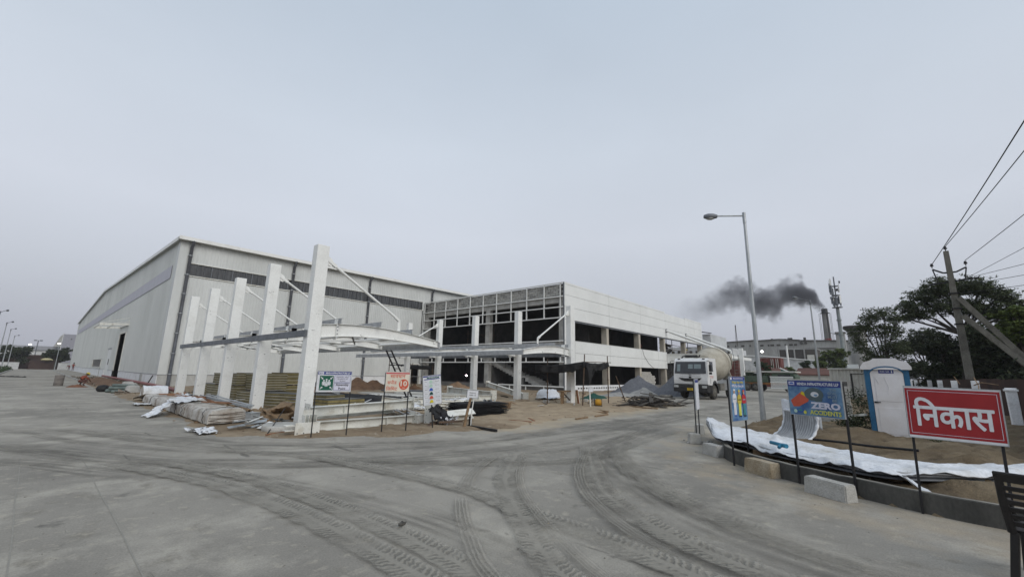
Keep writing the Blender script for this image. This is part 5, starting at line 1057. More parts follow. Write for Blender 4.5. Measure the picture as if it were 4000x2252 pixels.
# chimney
chm = M('sooty_chimney', (.22,.21,.20), (.12,.115,.11), s=.5, rough=.95, stretch=(1,1,.3)); cy = thing('chimney', 'sooty factory chimney with ladder cage and dark smoke', 'chimney', (190,14.6,0))
b = MB(); b.cyl((0,0,8),(0,0,25.2),1.15,.95,n=20); b.build('stack', chm, cy); b = MB(); b.cyl((0,0,25.2),(0,0,26.9),1.0,.95,n=20); b.lathe([(.95,25.1),(1.5,25.2),(1.5,25.35),(.95,25.4)], (0,0,0), 20); b.build('cap', blk, cy)
b = MB(); b.cyl((-.75,-.62,10),(-.75,-.62,25.4),.25,n=8); b.build('duct', blk, cy)
for sy in (-1, 1):
    b = MB()
    for k in (-.3,.3): b.cyl((-.3,sy*1.6+k*.6,11),(-.3,sy*1.6+k*.6,25.2),.045,n=5)
    for z in np.arange(11, 25.2, .75): b.bar((-.3,sy*1.6-.25,z),(-.3,sy*1.6+.25,z),.06,.06)
    b.build('ladder_cage', fard, cy)
b = MB(); b.cyl((-.2,.0,9),(-.2,.0,16),1.16,1.1,n=20,caps=False); b.build('red_band', M('red_stack_paint', (.17,.03,.03), (.2,.17,.16), s=.5, rough=.9, lo=.45, hi=.55), cy)
# telecom tower
tw_ = thing('telecom_tower', 'telecom monopole crowded with white antenna panels beside the chimney', 'telecom tower', (110,6.2,0)); gp = M('pale_green_mast', (.24,.27,.27), (.18,.20,.20), s=1, rough=.6)
b = MB(); b.cyl((0,0,0),(0,0,16.4),.42,.30,n=12); b.build('mast', gp, tw_)
for z in (7.5,10.6,13.6,5.2): b = MB(); b.cyl((0,0,z),(0,0,z+.28),.44,n=12); b.build('flange', gp, tw_)
b = MB(); b.cyl((0,0,16.4),(0,0,23.0),.12,n=8); b.cyl((0,0,16.35),(0,0,16.5),.9,n=14); b.cyl((0,0,18.9),(0,0,19.05),.75,n=14); b.cyl((0,0,20.9),(0,0,21.0),.65,n=14); b.build('headframe', dark_steel, tw_)
for k in range(26):
    a = random.random()*6.28; z = random.choice((16.7,17.2,19.2,19.7,21.2)); r_ = random.uniform(.65,.98); q = MB(); h = random.uniform(.9,1.9); q.obox((r_*math.cos(a), r_*math.sin(a), z+h/2), .14, .3, h, (0,0,a)); q.build('antenna_panel', white_panel if random.random() < .35 else dark_steel, tw_)
for k in range(7):
    a = random.random()*6.28; z = random.uniform(17,22.3); q = MB(); q.cyl((.75*math.cos(a),.75*math.sin(a),z),(1.0*math.cos(a),1.0*math.sin(a),z),.3,.25,n=12); q.build('dish', dark_steel, tw_)
b = MB(); b.bar((0,1.9,11.2),(0,.2,10.7),.12,.12); b.build('side_bracket', dark_steel, tw_)
# overhead tank on a tower
tk_ = thing('water_tower', 'dark-topped concrete water tower behind the lacy tree', 'water tower', (100,3.35,0)); b = MB(); b.cyl((0,0,0),(0,0,10.6),1.35,1.35,n=16); b.build('shaft', farg, tk_); b = MB(); b.lathe([(0,11.45),(1.9,11.4),(1.95,11.0),(1.4,10.4)], (0,0,0), 20); b.build('tank_rim', fard, tk_)
shed('rooftop_hut', 'small pale hut on the far roofline left of the water tower', 150, 7.7, 9.7, 14.3, 14.9, 3, farg, fard, 1)
for (X, y, z0, z1, lab) in ((160,42.8,8,15.6,'short lattice mast on the far roofline'),(160,37.7,12,19.4,'taller lattice mast on the far roofline')):
    t = thing('lattice_mast', lab, 'mast', (X,y,z0)); b = MB(); h = z1-z0
    for a, c in ((-.25,-.2),(.25,-.2),(0,.25)): b.cyl((a,c,0),(a*.3,c*.3,h),.07,n=5)
    b.build('legs', fard, t); b = MB()
    for k in range(8): b.bar((-.22*(1-k/11),-.15,h*k/8),(.2*(1-k/11),-.1,h*(k+.8)/8),.05,.05)
    b.build('lacing', fard, t); q = MB(); q.cyl((.1,0,h*.8),(.4,0,h*.8),.14,n=8); q.build('dish', fard, t)
b = MB(); b.cyl((90,13.1,2.5),(90,13.1,7.5),.22,.14,n=10); tag(b.build('white_post', white_panel), 'tall white post in front of the dark building', 'post')
# rear block seen through and beside the office
rb = thing('rear_block', 'grey plastered block with many windows behind the office end', 'building', (110,27,0)); b = MB(); b.box(0,14,4.7,6.6,0,12.0); b.box(1,14,.2,4.6,0,8.5); b.box(1,30,6.6,18,0,9.0); b.build('wall', farw, rb)
b = MB(); b.bar((-.2,4.5,12.2),(-.2,6.8,12.6),1.2,.18); b.build('roof_edge', fard, rb)
for r_ in range(4):
    for k in range(11): q = MB(); q.box(.9,.99,.6+k*1.5,1.3+k*1.5,1.0+r_*2.0,2.0+r_*2.0); q.build('window', fard, rb)
# floodlight that is lit
fl = thing('floodlight', 'lit white floodlight on a thin pole above the red container', 'floodlight', (96.5,18.3,0)); em = M('lit_floodlight', (1,.97,.9), emit=9, rough=.5); b = MB(); b.cyl((0,0,0),(0,0,6.6),.06,n=6); b.build('pole', galv, fl); b = MB(); b.box(0,.2,-.35,.35,6.55,7.1); hd = b.build('housing', dark_steel, fl); b = MB(); b.ell((-.03,0,6.82),.06,.28,.2,12,8); b.build('lamp_face', em, hd)

# ================================================================== far left
ff = M('far_brown_gate', (.05,.03,.027), (.07,.045,.038), s=.6, rough=.9)
gt_ = thing('site_gate', 'dark brown sheet gate closing the far end of the road', 'gate', (-.4,175,0))
for i in range(8): b = MB(); b.box(i*.575,.56+i*.575,0,.05,.05,2.4); b.build('panel', ff, gt_)
b = MB(); b.box(-.1,4.7,.06,.12,1.1,1.2); b.box(-.1,4.7,.06,.12,2.1,2.2); b.build('rail', ff, gt_)
b = MB(); b.ell((0,0,0),1.0,.6,.35,10,6); b.obox((0,0,-.05),2.3,.4,.2); o = b.build('yellow_cover', M('cream_yellow_cloth', (.55,.50,.30), rough=.8)); o.location = (2.7,174,2.75); tag(o, 'cream yellow cover showing above the far brown gate', 'cover')
for x0, x1, z1, lab, y in ((-8,-2.1,1.8,'white boundary wall left of the far gate',172),(4.9,7.05,1.85,'white boundary wall right of the far gate',170)):
    t = thing('boundary_wall', lab, 'wall', (x0,y,0)); b = MB(); b.box(0,x1-x0,0,.2,0,z1); b.build('wall', farw, t); b = MB(); b.box(-.05,x1-x0+.05,-.05,.25,z1,z1+.08); b.build('coping', farg, t)
t = thing('brown_wall', 'long dark brown wall beyond the gate under the trees', 'wall', (-12,190,0)); b = MB(); b.box(0,18,0,.3,0,4.1); b.build('wall', ff, t)
fs_ = thing('far_shed', 'long pale shed roof beyond the trees at the road end', 'shed', (-30,230,0)); b = MB(); b.box(0,40,0,20,0,6.3); b.build('wall', farw, fs_); b = MB(); b.box(-.5,40.5,-.5,20,6.3,7.8); b.build('roof', M('far_grey_roof', (.33,.34,.37), rough=.7), fs_)
gb = thing('grey_block', 'lilac grey tall block half hidden behind the warehouse end', 'building', (5.9,220,0)); lg = M('lilac_grey_cladding', (.30,.30,.34), rough=.6); b = MB(); b.box(.2,14,0,20,0,12.1); b.build('wall', lg, gb)
b = MB(); b.prism([(-1.6,7.5),(.15,7.5),(.15,12.0),(-.4,11.4)], 0, 8, 'y'); b.build('conveyor_side', farg, gb); b = MB(); b.box(.0,.2,-.1,0,0,12.2); b.build('corner_trim', farw, gb); b = MB(); b.box(2.2,2.5,-.05,0,10.2,10.6); b.build('window', fard, gb)
for x, y, z, lab in ((-1.2,200,7.4,'lit lamp over the far shed roof'),(5.1,205,8.2,'lit lamp beside the lilac grey block')):
    t = thing('yard_light', lab, 'lamp', (x,y,0)); b = MB(); b.cyl((0,0,0),(0,0,z-.1),.08,n=6); b.build('pole', galv, t); b = MB(); b.ell((0,0,z),.36,.18,.14,10,6); b.build('lamp_head', em, t)
t = thing('twin_floodlight_mast', 'thin mast with two floodlights on the far skyline', 'mast', (.35,202,0)); b = MB(); b.cyl((0,0,0),(0,0,8.8),.12,n=6); b.build('pole', dark_steel, t)
for s in (-1, 1): b = MB(); b.box(s*.6-.35,s*.6+.35,-.1,.1,8.6,8.95); b.build('lamp_head', dark_steel, t)
b = MB(); b.box(-2.95,-2.78,48,168,-.05,.14); struct(b.build('kerb_left', concrete)); b = MB(); b.box(3.55,3.7,60,165,-.05,.13); struct(b.build('kerb_right', concrete))
# ================================================================== yard: stored material under and round the canopy
def ibeam(name, label, p0, p1, h=.3, w=.2, t=.016, mat=None, plates=True, roll=0, cat='steel beam', group=None):
    """rolled I beam with bolted end plates lying from p0 to p1 (underside height given)"""
    p0, p1 = Vector(p0), Vector(p1); L_ = (p1-p0).length; d = (p1-p0).normalized()
    t_ = thing(name, label, cat, p0, group=group); t_.rotation_euler = (roll, -math.asin(max(-1, min(1, d.z))), math.atan2(d.y, d.x)); mat = mat or white_steel2
    b = MB(); b.box(0,L_,-.006,.006,t,h-t); b.build('web', mat, t_)
    for z in (0, h-t): b = MB(); b.box(0,L_,-w/2,w/2,z,z+t); b.build('flange', mat, t_)
    if plates:
        for x in (-.02, L_):
            b = MB(); b.box(x,x+.02,-w*.75,w*.75,-.06,h+.1); ep = b.build('end_plate', mat, t_)
            q = MB()
            for a in (-.5,.5):
                for z in (0,.5,1): q.cyl((x-.003,a*w,.0+z*h),(x+.023,a*w,.0+z*h),.014,n=7)
            q.build('bolt_hole', black_paint, ep)
        for x in (L_*.3, L_*.7): b = MB(); b.box(x,x+.012,-w/2+.005,w/2-.005,t,h-t); b.build('stiffener', mat, t_)
    return t_
def plank(label, p0, p1, w=.1, h=.04, mat=None, name='plank', cat='plank', group='loose planks on the yard'):
    b = MB(); p0, p1 = Vector(p0), Vector(p1); b.bar((0,0,0), p1-p0, w, h); o = b.build(name, mat or wood); o.location = p0; return tag(o, label, cat, group)
def cloth(name, label, pts, mat, seed, nu=26, nv=22, amp=.06, cat='cloth', z=.02):
    """crumpled sheet over a quad of corner points"""
    A_, B_, C_, D_ = [Vector(p) for p in pts]
    def P(i, j):
        u, v = i/nu, j/nv; p = A_.lerp(B_, u).lerp(D_.lerp(C_, u), v); k = fb(u*3+seed, v*3, 1, seed); k2 = fb(u*7, v*7+seed, 1, 2)
        e = .16*fb(u*3.3, v*3.3, 1, seed+4); fold = .5*amp*abs(math.sin(u*7+v*4+seed+2.5*k)); return (p.x+e+.10*k, p.y+e*.8-.04*k2, p.z+abs(amp*(k+.22*k2))+fold+z)
    b = MB(); b.grid(P, nu, nv); return tag(b.build(name, mat, solid=.004), label, cat)
# long wrapped bundle beside the road with straps
wb_ = thing('wrapped_bundle', 'long dusty plastic-wrapped bundle lying beside the road edge', 'wrapped bundle', (3.75,15.3,0), math.atan2(11.2,.05)-R(90))
sec = [(-.02,.06),(.0,.36),(.08,.45),(.85,.46),(.98,.38),(1.0,.06)]
def bP(i, j):
    u = i/70; y = 11.4*u; k = j/18*5; a = int(min(4, k)); f = k-a; p = (sec[a][0]*(1-f)+sec[a+1][0]*f, sec[a][1]*(1-f)+sec[a+1][1]*f)
    n1 = fb(y*1.3, j*.35, 1, 4)*.035+.015*math.sin(y*9+j*.8)*(.5+.5*nz(y,2,.7)); taper = 1-.12*u
    return (p[0]*taper+n1*(1 if p[0] > .5 else -1)*.8, y, max(.03, p[1]*(1+.05*nz(y, 7, .8))*taper+n1))
b = MB(); b.grid(bP, 70, 18); bw_ = b.build('plastic_wrap', wrap, wb_)
for i in (0, 70): b = MB(); b.add([bP(i, j) for j in range(19)], [tuple(range(19))]); b.build('bundle_end', wrap, wb_)
for y in (.6,1.1,1.25,1.9,3.0,3.3,4.4,5.2,6.4,8.2,9.6):
    b = MB(); i = int(y/11.4*70); b.tube([Vector(bP(i+((j*3) % 2), j))+Vector(((-.012 if j < 8 else .0),0,.008)) for j in range(0, 19)], .008, 4); b.build('strap', black_paint if random.random() < .4 else wrap, wb_)
for k in range(6): b = MB(); z_ = .08+.055*k; b.tube([(.0,-.02,z_+.04*math.sin(k*2)),(.35,-.035,z_+.03*math.cos(k*3)),(.7,-.03,z_-.02*math.sin(k)),(1.0,-.015,z_+.03)], .007, 4); b.build('strap', rust, wb_)
b = MB(); b.box(-.1,1.1,1.0,1.12,-.03,.06); b.box(-.1,1.1,6.0,6.12,-.03,.06); b.build('timber_bearer', wood, wb_)
cloth('torn_sheet', 'torn white sheet draped over the middle of the wrapped bundle', [(3.62,20.4,.44),(4.55,22.2,.5),(4.5,19.3,.5),(3.66,18.9,.40)], white_tarp, 3, amp=.07, cat='torn sheet')
cloth('torn_sheet', 'white torn sheet hanging off the bundle onto the road edge', [(3.70,20.6,.42),(3.72,19.7,.42),(2.95,18.7,.02),(2.80,19.3,.02)], white_tarp, 8, amp=.05, cat='torn sheet')
cloth('torn_sheet', 'white torn sheet lying near the far end of the bundle', [(3.3,25.6,.03),(3.75,25.0,.03),(3.7,24.2,.05),(3.25,24.6,.03)], white_tarp, 12, amp=.05, cat='torn sheet')
cloth('white_rag', 'crumpled white rag on the earth before the wrapped bundle', [(3.12,14.45,.0),(3.55,14.3,.03),(3.55,13.45,.0),(3.15,13.4,.0)], white_tarp, 5, 30, 26, .09, 'rag')
cloth('plastic_scrap', 'grey plastic scrap at the far end of the wrapped bundle', [(3.75,26.9,.3),(4.7,27.3,.3),(4.7,28.6,.05),(3.6,28.4,.03)], wrap, 15, amp=.09, cat='plastic scrap')
rods = thing('rod_bundle', 'bundle of thin silver rods lying across the wrapped bundle', 'rod bundle', (4.5,15.6,.47))
for k in range(15): b = MB(); o_ = random.uniform(-.16,.16); b.cyl((.35+o_,-.15+random.uniform(-.4,.1),random.uniform(0,.08)),(.45+o_*2.2+.25,6.2+random.uniform(-.6,.6),random.uniform(0,.1)),.016,n=6); b.build('rod', galv, rods)
for k, (a, c) in enumerate((((4.1,23.2,.50),(4.9,21.0,.52)),((3.95,24.2,.5),(4.7,24.0,.52)),((4.3,18.6,.5),(5.0,16.9,.52)),((4.2,22.4,.53),(4.6,19.8,.56)),((4.9,25.6,.3),(5.6,25.2,.3)))):
    plank('reddish timber offcut on the wrapped bundle, %s from the rod ends' % ('first','second','third','fourth','fifth')[(2,4,0,1,3)[k]], a, c, .11, .045, wood_red, 'timber_offcut', 'timber', 'timber offcuts on the wrapped bundle')
# shorter wrapped roll behind it, with the red pipe
wr = thing('wrapped_roll', 'short white plastic-wrapped roll behind the long bundle', 'wrapped roll', (4.4,31.2,0)); b = MB(); b.grid(lambda i, j: (1.1*i/14+.03*nz(i,j,.6), .55+(.52+.04*nz(i*.5,j*.7))*math.cos(j/14*math.pi*1.1+.0)*-1, .05+(.55+.04*nz(i*.7,j*.5,1,4))*math.sin(min(1,j/14*1.02)*math.pi)), 14, 14); b.build('plastic_wrap', white_tarp, wr)
b = MB(); b.cyl((0,.55,.28),(1.12,.55,.28),.3,n=14); b.build('core', wrap, wr)
b = MB(); b.tube([(5.75,30.9,.36),(5.9,33.2,.36),(6.2,44.6,.33),(6.2,74.5,.33)], .11, 12); rp_ = b.build('red_pipe', red_pipe); tag(rp_, 'long dull red pipe lying along the warehouse gable', 'pipe'); b = MB(); b.cyl((5.744,30.8,.36),(5.75,30.92,.36),.088,n=12); b.build('pipe_mouth', vent, rp_)
plank('dark stick leaning up from the red pipe', (6.1,42.5,.3), (6.15,41.2,1.0), .06, .06, wood_dark, 'stick', 'stick', None)
gp_ = thing('pipe_stack', 'low stack of grey-green plastic pipes on the earth beside the road', 'pipe stack', (3.5,36,0)); gpm = M('grey_green_pipe', (.10,.13,.12), (.15,.18,.165), s=3, rough=.5)
for k, (x0, y0, x1, y1, z) in enumerate(((.05,.2,1.0,.1,.1),(-.1,1.2,.9,.5,.1),(.0,1.9,1.15,.9,.1),(.1,2.5,1.3,1.6,.1),(.0,.9,1.0,.3,.28),(.1,1.8,1.15,1.0,.28),(.15,2.9,1.3,3.4,.12),(.2,1.4,1.2,.6,.44))): b = MB(); b.cyl((x0,y0,z),(x1,y1,z),.095,n=10); b.build('pipe', gpm, gp_)
b = MB(); b.ell((-.15,2.4,.2),.35,.4,.25,10,6); b.build('black_coil', black_tarp, gp_)
for k, (x, y, lab) in enumerate(((4.5,35.9,'nearest'),(4.95,40.5,'middle'),(5.2,44.2,'farthest'))):
    b = MB(); b.lathe([(0,.52),(.25,.5),(.33,.44),(.38,.2),(.42,0)], (0,0,0), 14); o = b.build('concrete_stump', concrete); o.location = (x,y,-.02); tag(o, lab+' rounded concrete stump beside the red pipe', 'concrete stump', 'concrete stumps by the gable')
heap('soil_bank', 'bank of dug soil and rubble along the warehouse gable', 'soil bank', (4.9,58,0), 1.5, 16, .55, soil, 3, n=30, pw=.8)
heap('mud_heap', 'reddish soil spill around the crouching worker', 'soil heap', (2.6,46.6,0), .75, .9, .28, M('reddish_soil', (.20,.09,.05), (.13,.065,.04), s=4, rough=1, bump=.6), 6)
b = MB(); b.lathe([(0,.84),(.27,.84),(.285,.80),(.275,.56),(.29,.54),(.275,.5),(.275,.3),(.29,.28),(.275,.24),(.28,.02),(.27,0),(0,0)], (0,0,0), 18); o = b.build('steel_drum', M('dusty_drum', (.14,.125,.115), (.2,.18,.16), s=4, rough=.8)); o.location = (1.69,49.7,0); tag(o, 'grey-brown steel drum standing on the left road', 'drum')
b = MB()
for k in range(26): x = -2.4+2.2*random.random(); b.ell((x,82.5-1.6*(x+2.4)+random.uniform(-.5,.5),.04),random.uniform(.1,.3),random.uniform(.1,.2),random.uniform(.04,.12),6,4)
o = b.build('road_debris', black_tarp); o['kind'] = 'stuff'; o['label'] = 'dark debris strewn across the left road'
# panel stacks between the canopy columns
def pstack(label, c, rz, L_, W_, n, th=.075, z0=.05, jag=.06, core=yellow_core):
    if th < .085: n = round(n*th/.062); th = .062; jag = .018
    t = thing('panel_stack', label, 'panel stack', (*c, z0), rz, 'stacks of insulated panels')
    for i in range(n):
        dx, dy = random.uniform(-jag, jag), random.uniform(-jag, jag)*.6; b = MB(); b.box(-L_/2+dx,L_/2+dx,-W_/2+dy,W_/2+dy,i*th+.012,i*th+th-.014); p_ = b.build('panel', core, t)
        b = MB(); b.box(-L_/2+dx-.004,L_/2+dx+.004,-W_/2+dy-.004,W_/2+dy+.004,i*th,i*th+.011); b.build('panel_skin', skin_metal if i % 2 else white_panel, p_)
        b = MB(); b.box(-L_/2+dx-.004,L_/2+dx+.004,-W_/2+dy-.004,W_/2+dy+.004,i*th+th-.013,i*th+th-.002); b.build('panel_skin', skin_metal, p_)
    for x in (-L_*.35, 0, L_*.35): b = MB(); b.box(x-.05,x+.05,-W_/2-.02,W_/2+.02,-z0-.02,-.002); b.build('bearer', wood, t)
    return t
pstack('low stack of yellow-cored panels behind the farthest canopy columns', (7.35,31.6), R(80), 3.0, 1.1, 8, .082)
pstack('lower stack of yellow-cored panels behind the fourth column', (7.45,27.0), R(97), 3.4, 1.1, 9, .082)
pstack('upper stack of yellow-cored panels behind the fourth column', (7.6,27.0), R(94), 3.2, 1.1, 7, .082, z0=.84)
pstack('stack of yellow-cored panels between the third and second columns', (7.75,23.0), R(98), 3.0, 1.1, 7, .082)
pstack('upper dark-striped panel stack between the third and second columns', (8.2,25.0), R(95), 3.4, 1.1, 10, .082, z0=.64)
pstack('long stack of yellow-cored panels between the two nearest columns', (8.0,19.2), R(113), 3.6, 1.1, 8, .075)
pstack('tall yellow panel block at the back of the panel stacks', (9.3,24.2), R(5), 1.3, 1.2, 6, .1, z0=.9, jag=.01)
pstack('lower yellow panel block under the tall one', (9.3,24.2), R(5), 1.4, 1.25, 8, .1, z0=.05, jag=.01)
pstack('short stack of thick yellow panels behind the lying white beams', (8.75,17.3), R(8), 1.7, 1.0, 4, .12, z0=.05, jag=.03)
pstack('few yellow panels beside the nearest column base', (7.6,18.2), R(20), .9, .8, 5, .09, z0=.05, jag=.04)
ibeam('channel_beam', 'grey channel leaning on the yellow panels', (9.0,22.3,1.15), (10.4,20.6,.5), .2, .16, mat=grey_steel, plates=False)
cloth('plastic_scrap', 'crumpled white plastic between the farthest column and the bundle', [(4.9,28.8,.05),(6.0,29.0,.1),(5.9,27.8,.1),(4.9,27.6,.05)], white_tarp, 51, amp=.16, cat='plastic scrap')
cloth('plastic_scrap', 'torn grey packing sheet beside the third column', [(5.0,23.9,.1),(6.4,24.3,.12),(6.2,22.6,.1),(5.1,22.4,.1)], wrap, 53, amp=.16, cat='plastic scrap')
cloth('cardboard_sheet', 'torn brown packing card behind the wrapped bundle', [(5.0,21.8,.1),(6.3,21.6,.15),(6.2,20.2,.1),(5.0,20.4,.1)], card, 55, amp=.14, cat='cardboard')
cloth('cardboard_sheet', 'brown packing paper at the second column foot', [(5.0,19.4,.08),(5.9,19.0,.12),(6.0,16.6,.1),(5.1,16.9,.1)], card, 57, amp=.15, cat='cardboard')
ot = thing('offcut_pile', 'pile of brown timber offcuts between the columns and the wrapped bundle', 'timber pile', (5.4,24.5,0))
for k in range(26): b = MB(); b.obox((0,0,0),random.uniform(.6,1.8),random.uniform(.06,.14),.04); o = b.build('offcut', (wood, wood_red, wood_dark)[k % 3], ot); o.location = (random.gauss(0,.35),random.gauss(0,2.6),.06+.012*k); o.rotation_euler = (random.gauss(0,.12),random.gauss(0,.1),random.gauss(1.2,.5))
# galvanised brackets, box, discs, card
bk = thing('bracket_pile', 'small pile of galvanised bracket plates before the second column', 'bracket pile', (4.3,13.75,0))
for k in range(11):
    x, y, z = random.uniform(-.35,.4), random.uniform(-.3,.35), .03+.025*k; b = MB(); b.obox((x,y,z+.04),.42,.14,.012,(random.uniform(-.4,.4),random.uniform(-.5,.5),random.uniform(-.5,.7))); p_ = b.build('bracket', galv if k % 3 else white_panel, bk)
b = MB(); b.box(-.14,.14,-.14,.14,0,.40); b.box(-.16,.16,-.16,.16,.40,.415); o = b.build('steel_stub', galv, bevel=.006); o.location = (4.75,14.75,-.02); o.rotation_euler = (0,0,.3); tag(o, 'short galvanised steel stub column beside the bracket pile', 'steel stub')
b = MB(); b.lathe([(0,.18),(.5,.18),(.52,.165),(.52,.02),(.5,0)], (0,0,0), 28); o = b.build('concrete_disc', block_light); o.location = (5.0,13.05,.0); o.rotation_euler = (R(2),0,0); tag(o, 'round pale concrete cover lying before the nearest column', 'concrete cover')
cd = thing('cardboard_heap', 'heap of torn brown cardboard between the two nearest columns', 'cardboard', (5.7,15.4,0))
for k, (x, y, z, w, l, rx, ry, rz_) in enumerate(((-.2,.2,.22,.9,.7,.2,.1,.4),(.1,-.1,.30,.8,.5,-.35,.3,.9),(.4,.1,.2,.7,.6,.5,-.2,.2),(-.35,-.1,.16,.5,.5,.9,.2,1.2),(.2,.35,.38,.9,.4,.1,-.3,.6),(.5,-.3,.12,.6,.5,.2,.5,1.8))):
    b = MB(); b.grid(lambda i, j: (w*(i/6-.5), l*(j/6-.5), .08*nz(i*.6+k, j*.6)), 6, 6); o = b.build('sheet', card, cd, solid=.008); o.location = (x,y,z+.05); o.rotation_euler = (rx,ry,rz_)
b = MB(); b.box(-.5,.35,-.3,.2,0,.26); o = b.build('box', card, cd, bevel=.02); o.location = (-.1,-.02,0); o.rotation_euler = (0,0,.25)
plank('thin dark rod leaning over the round concrete cover', (4.45,12.55,.02), (5.25,13.7,.55), .02, .02, black_paint, 'steel_rod', 'rod', None)
plank('brown lath lying before the round concrete cover', (4.35,12.35,.03), (5.1,12.65,.04), .05, .03, wood_red, 'lath', 'lath', None)
# white beams stacked in front
ibeam('white_beam', 'lower white steel beam lying before the nearest column', (5.25,12.05,.05), (8.75,12.12,.03), .26, .24)
ibeam('white_beam', 'upper white steel beam resting on the stacked beams', (5.35,12.35,.42), (8.85,12.4,.50), .26, .22, roll=.03)
ibeam('white_beam', 'grey shaded white beam between the two front beams', (5.7,12.9,.28), (8.4,12.75,.34), .2, .2, plates=False)
b = MB(); b.box(-.18,.18,-.02,.0,0,.62); b.box(-.25,.25,-.3,.02,-.02,.02)
for k in range(4): b.box(-.2+.1*k,-.19+.1*k,-.2,0,.02,.5)
o = b.build('flange_piece', white_steel2); o.location = (5.25,11.95,.02); tag(o, 'upright white flange plate at the foot of the nearest column', 'flange plate')
ep = thing('base_plates', 'white bolted base plates lying at the left end of the beams', 'base plates', (5.15,11.75,0), -.1); b = MB(); b.box(-.32,.3,-.02,.0,.02,.34); pl2 = b.build('plate', white_steel2, ep); b = MB(); b.box(-.55,-.33,.0,.25,.14,.16); b.box(-.55,-.33,.0,.25,.26,.28); b.build('plate', white_steel2, ep); b = MB()
for x in (-.26,-.1,.1,.24):
    b.cyl((x,-.024,.07),(x,-.02,.07),.016,n=8)
b.build('bolt_hole', black_paint, pl2)
b = MB(); b.box(-.12,.14,-.12,.12,0,.28); b.box(-.14,.16,-.14,.14,.28,.30); o = b.build('white_stub', white_steel2, bevel=.008); o.location = (8.9,12.0,0); tag(o, 'white stub under the beams near the helmet sign', 'steel stub')
ep = thing('end_frame', 'white bolted end frame beside the helmet sign', 'steel frame', (9.0,11.6,0), .4); b = MB(); b.box(0,.02,-.15,.15,.0,.75); pl2 = b.build('plate', white_steel2, ep); b = MB(); b.box(.02,.25,-.15,.15,.6,.62); b.box(.02,.25,-.15,.15,.12,.14); b.build('shelf_plate', white_steel2, ep); b = MB()
for z in (.08,.3,.5,.68): b.cyl((-.004,.08,z),(0,.08,z),.014,n=7)
b.build('bolt_hole', black_paint, pl2)
for k, (x, y) in enumerate(((7.3,13.4),(8.3,13.2))):
    b = MB(); b.prism([(-.14,0),(.14,0),(0,.26)], -.01, .01, 'y'); o = b.build('gusset_plate', white_steel2); o.location = (x,y,.42-.1*k); o.rotation_euler = (.2,0,.3); tag(o, ('left','right')[k]+' white triangular gusset plate behind the beams', 'gusset plate')
# black covered long stack and the black bundle
lb = thing('black_cover', 'long low stack under black plastic sheet behind the signs', 'covered stack', (11.2,24.9,0), math.atan2(-5.6,3.5))
b = MB(); b.grid(lambda i, j: (6.6*i/40, -.55+1.1*j/12+.06*nz(i*.4,j*.6), max(.02,(.42-.16*i/40)*math.sin(min(1,max(0,j/12))*math.pi)**.4+.05*fb(i*.35,j*.5)+.02*math.sin(j*3+i*.3))), 40, 12); b.build('plastic_sheet', black_tarp, lb, solid=.004)
b = MB(); b.box(.1,6.4,-.45,.45,.0,.2); b.build('stacked_sheets', skin_metal, lb)
lb = thing('black_cover', 'low black covered stack nearer the beams', 'covered stack', (10.2,20.6,0), math.atan2(-1.6,3.2)); b = MB(); b.grid(lambda i, j: (4.0*i/30, -.6+1.2*j/12, max(.02,.40*math.sin(j/12*math.pi)**.4+.04*fb(i*.4,j*.5,1,7))), 30, 12); b.build('plastic_sheet', black_tarp, lb, solid=.004)
bb = thing('black_bundle', 'thick bundle of black corrugated sheets beside the paper notice', 'sheet bundle', (11.35,13.1,0), math.atan2(-.5,1.7))
for k in range(11): b = MB(); z = .03+k*.048; b.grid(lambda i, j: (-.05+2.3*i/20+.05*math.sin(k*2.1)+(.04*random.random() if i in (0,20) else 0), -.5+1.0*j/24+.03*math.sin(k*1.3), z+.014*math.sin(j*1.57)-.02*(i/20-.5)**2*4+.02*nz(i*.3,k)), 20, 24); b.build('sheet', black_tarp, bb, solid=.012)
cloth('white_plastic', 'white plastic thrown over the black sheet bundle', [(11.4,13.7,.56),(12.6,13.6,.56),(12.5,13.0,.58),(11.35,13.15,.56)], white_tarp, 21, amp=.07, cat='plastic sheet')
b = MB()
for k in range(36): b.obox((13.0+random.uniform(-.5,.9),13.2+random.uniform(-.7,.6),.05+random.random()*.45),random.uniform(.08,.3),random.uniform(.05,.2),.01,(random.random()*3,random.random()*3,random.random()*3))
o = b.build('scrap_heap', [M('mixed_scrap', (.30,.33,.36), (.06,.06,.06), s=5, rough=.5)]); o['kind'] = 'stuff'; o['label'] = 'tangle of plastic scrap at the end of the black bundle'
cloth('black_plastic', 'black plastic hanging behind the helmet sign leg', [(8.75,11.3,.5),(9.5,11.6,.55),(9.6,11.1,.02),(8.9,10.95,.02)], black_tarp, 31, amp=.12, cat='plastic sheet')
b = MB()
for k in range(30): b.obox((9.45+random.uniform(-.3,.3),11.05+random.uniform(-.15,.2),.06+random.random()*.22),random.uniform(.05,.13),random.uniform(.04,.1),.006,(random.random()*3,random.random()*3,random.random()*3))
o = b.build('paper_litter', white_tarp); o['kind'] = 'stuff'; o['label'] = 'white paper and bottle litter beside the helmet sign'
for k in range(4): plank(('long dark brown timber lying before the black bundle','dark brown timber crossing under the notice stake','short dark brown timber by the helmet sign foot','dark brown timber nearest the road by the helmet sign')[k], (8.5+.15*k,10.95+.12*k-.3*(k == 3),.04+.03*k), (11.0-.4*k,12.2-.3*k-.5*(k == 3),.08+.05*(k % 2)), .1, .06, M('dark_brown_timber', (.09,.062,.045), (.13,.09,.065), s=6, rough=.9) if 'dark_brown_timber' not in MATS else MATS['dark_brown_timber'], 'timber', 'timber', 'dark timbers by the notice')
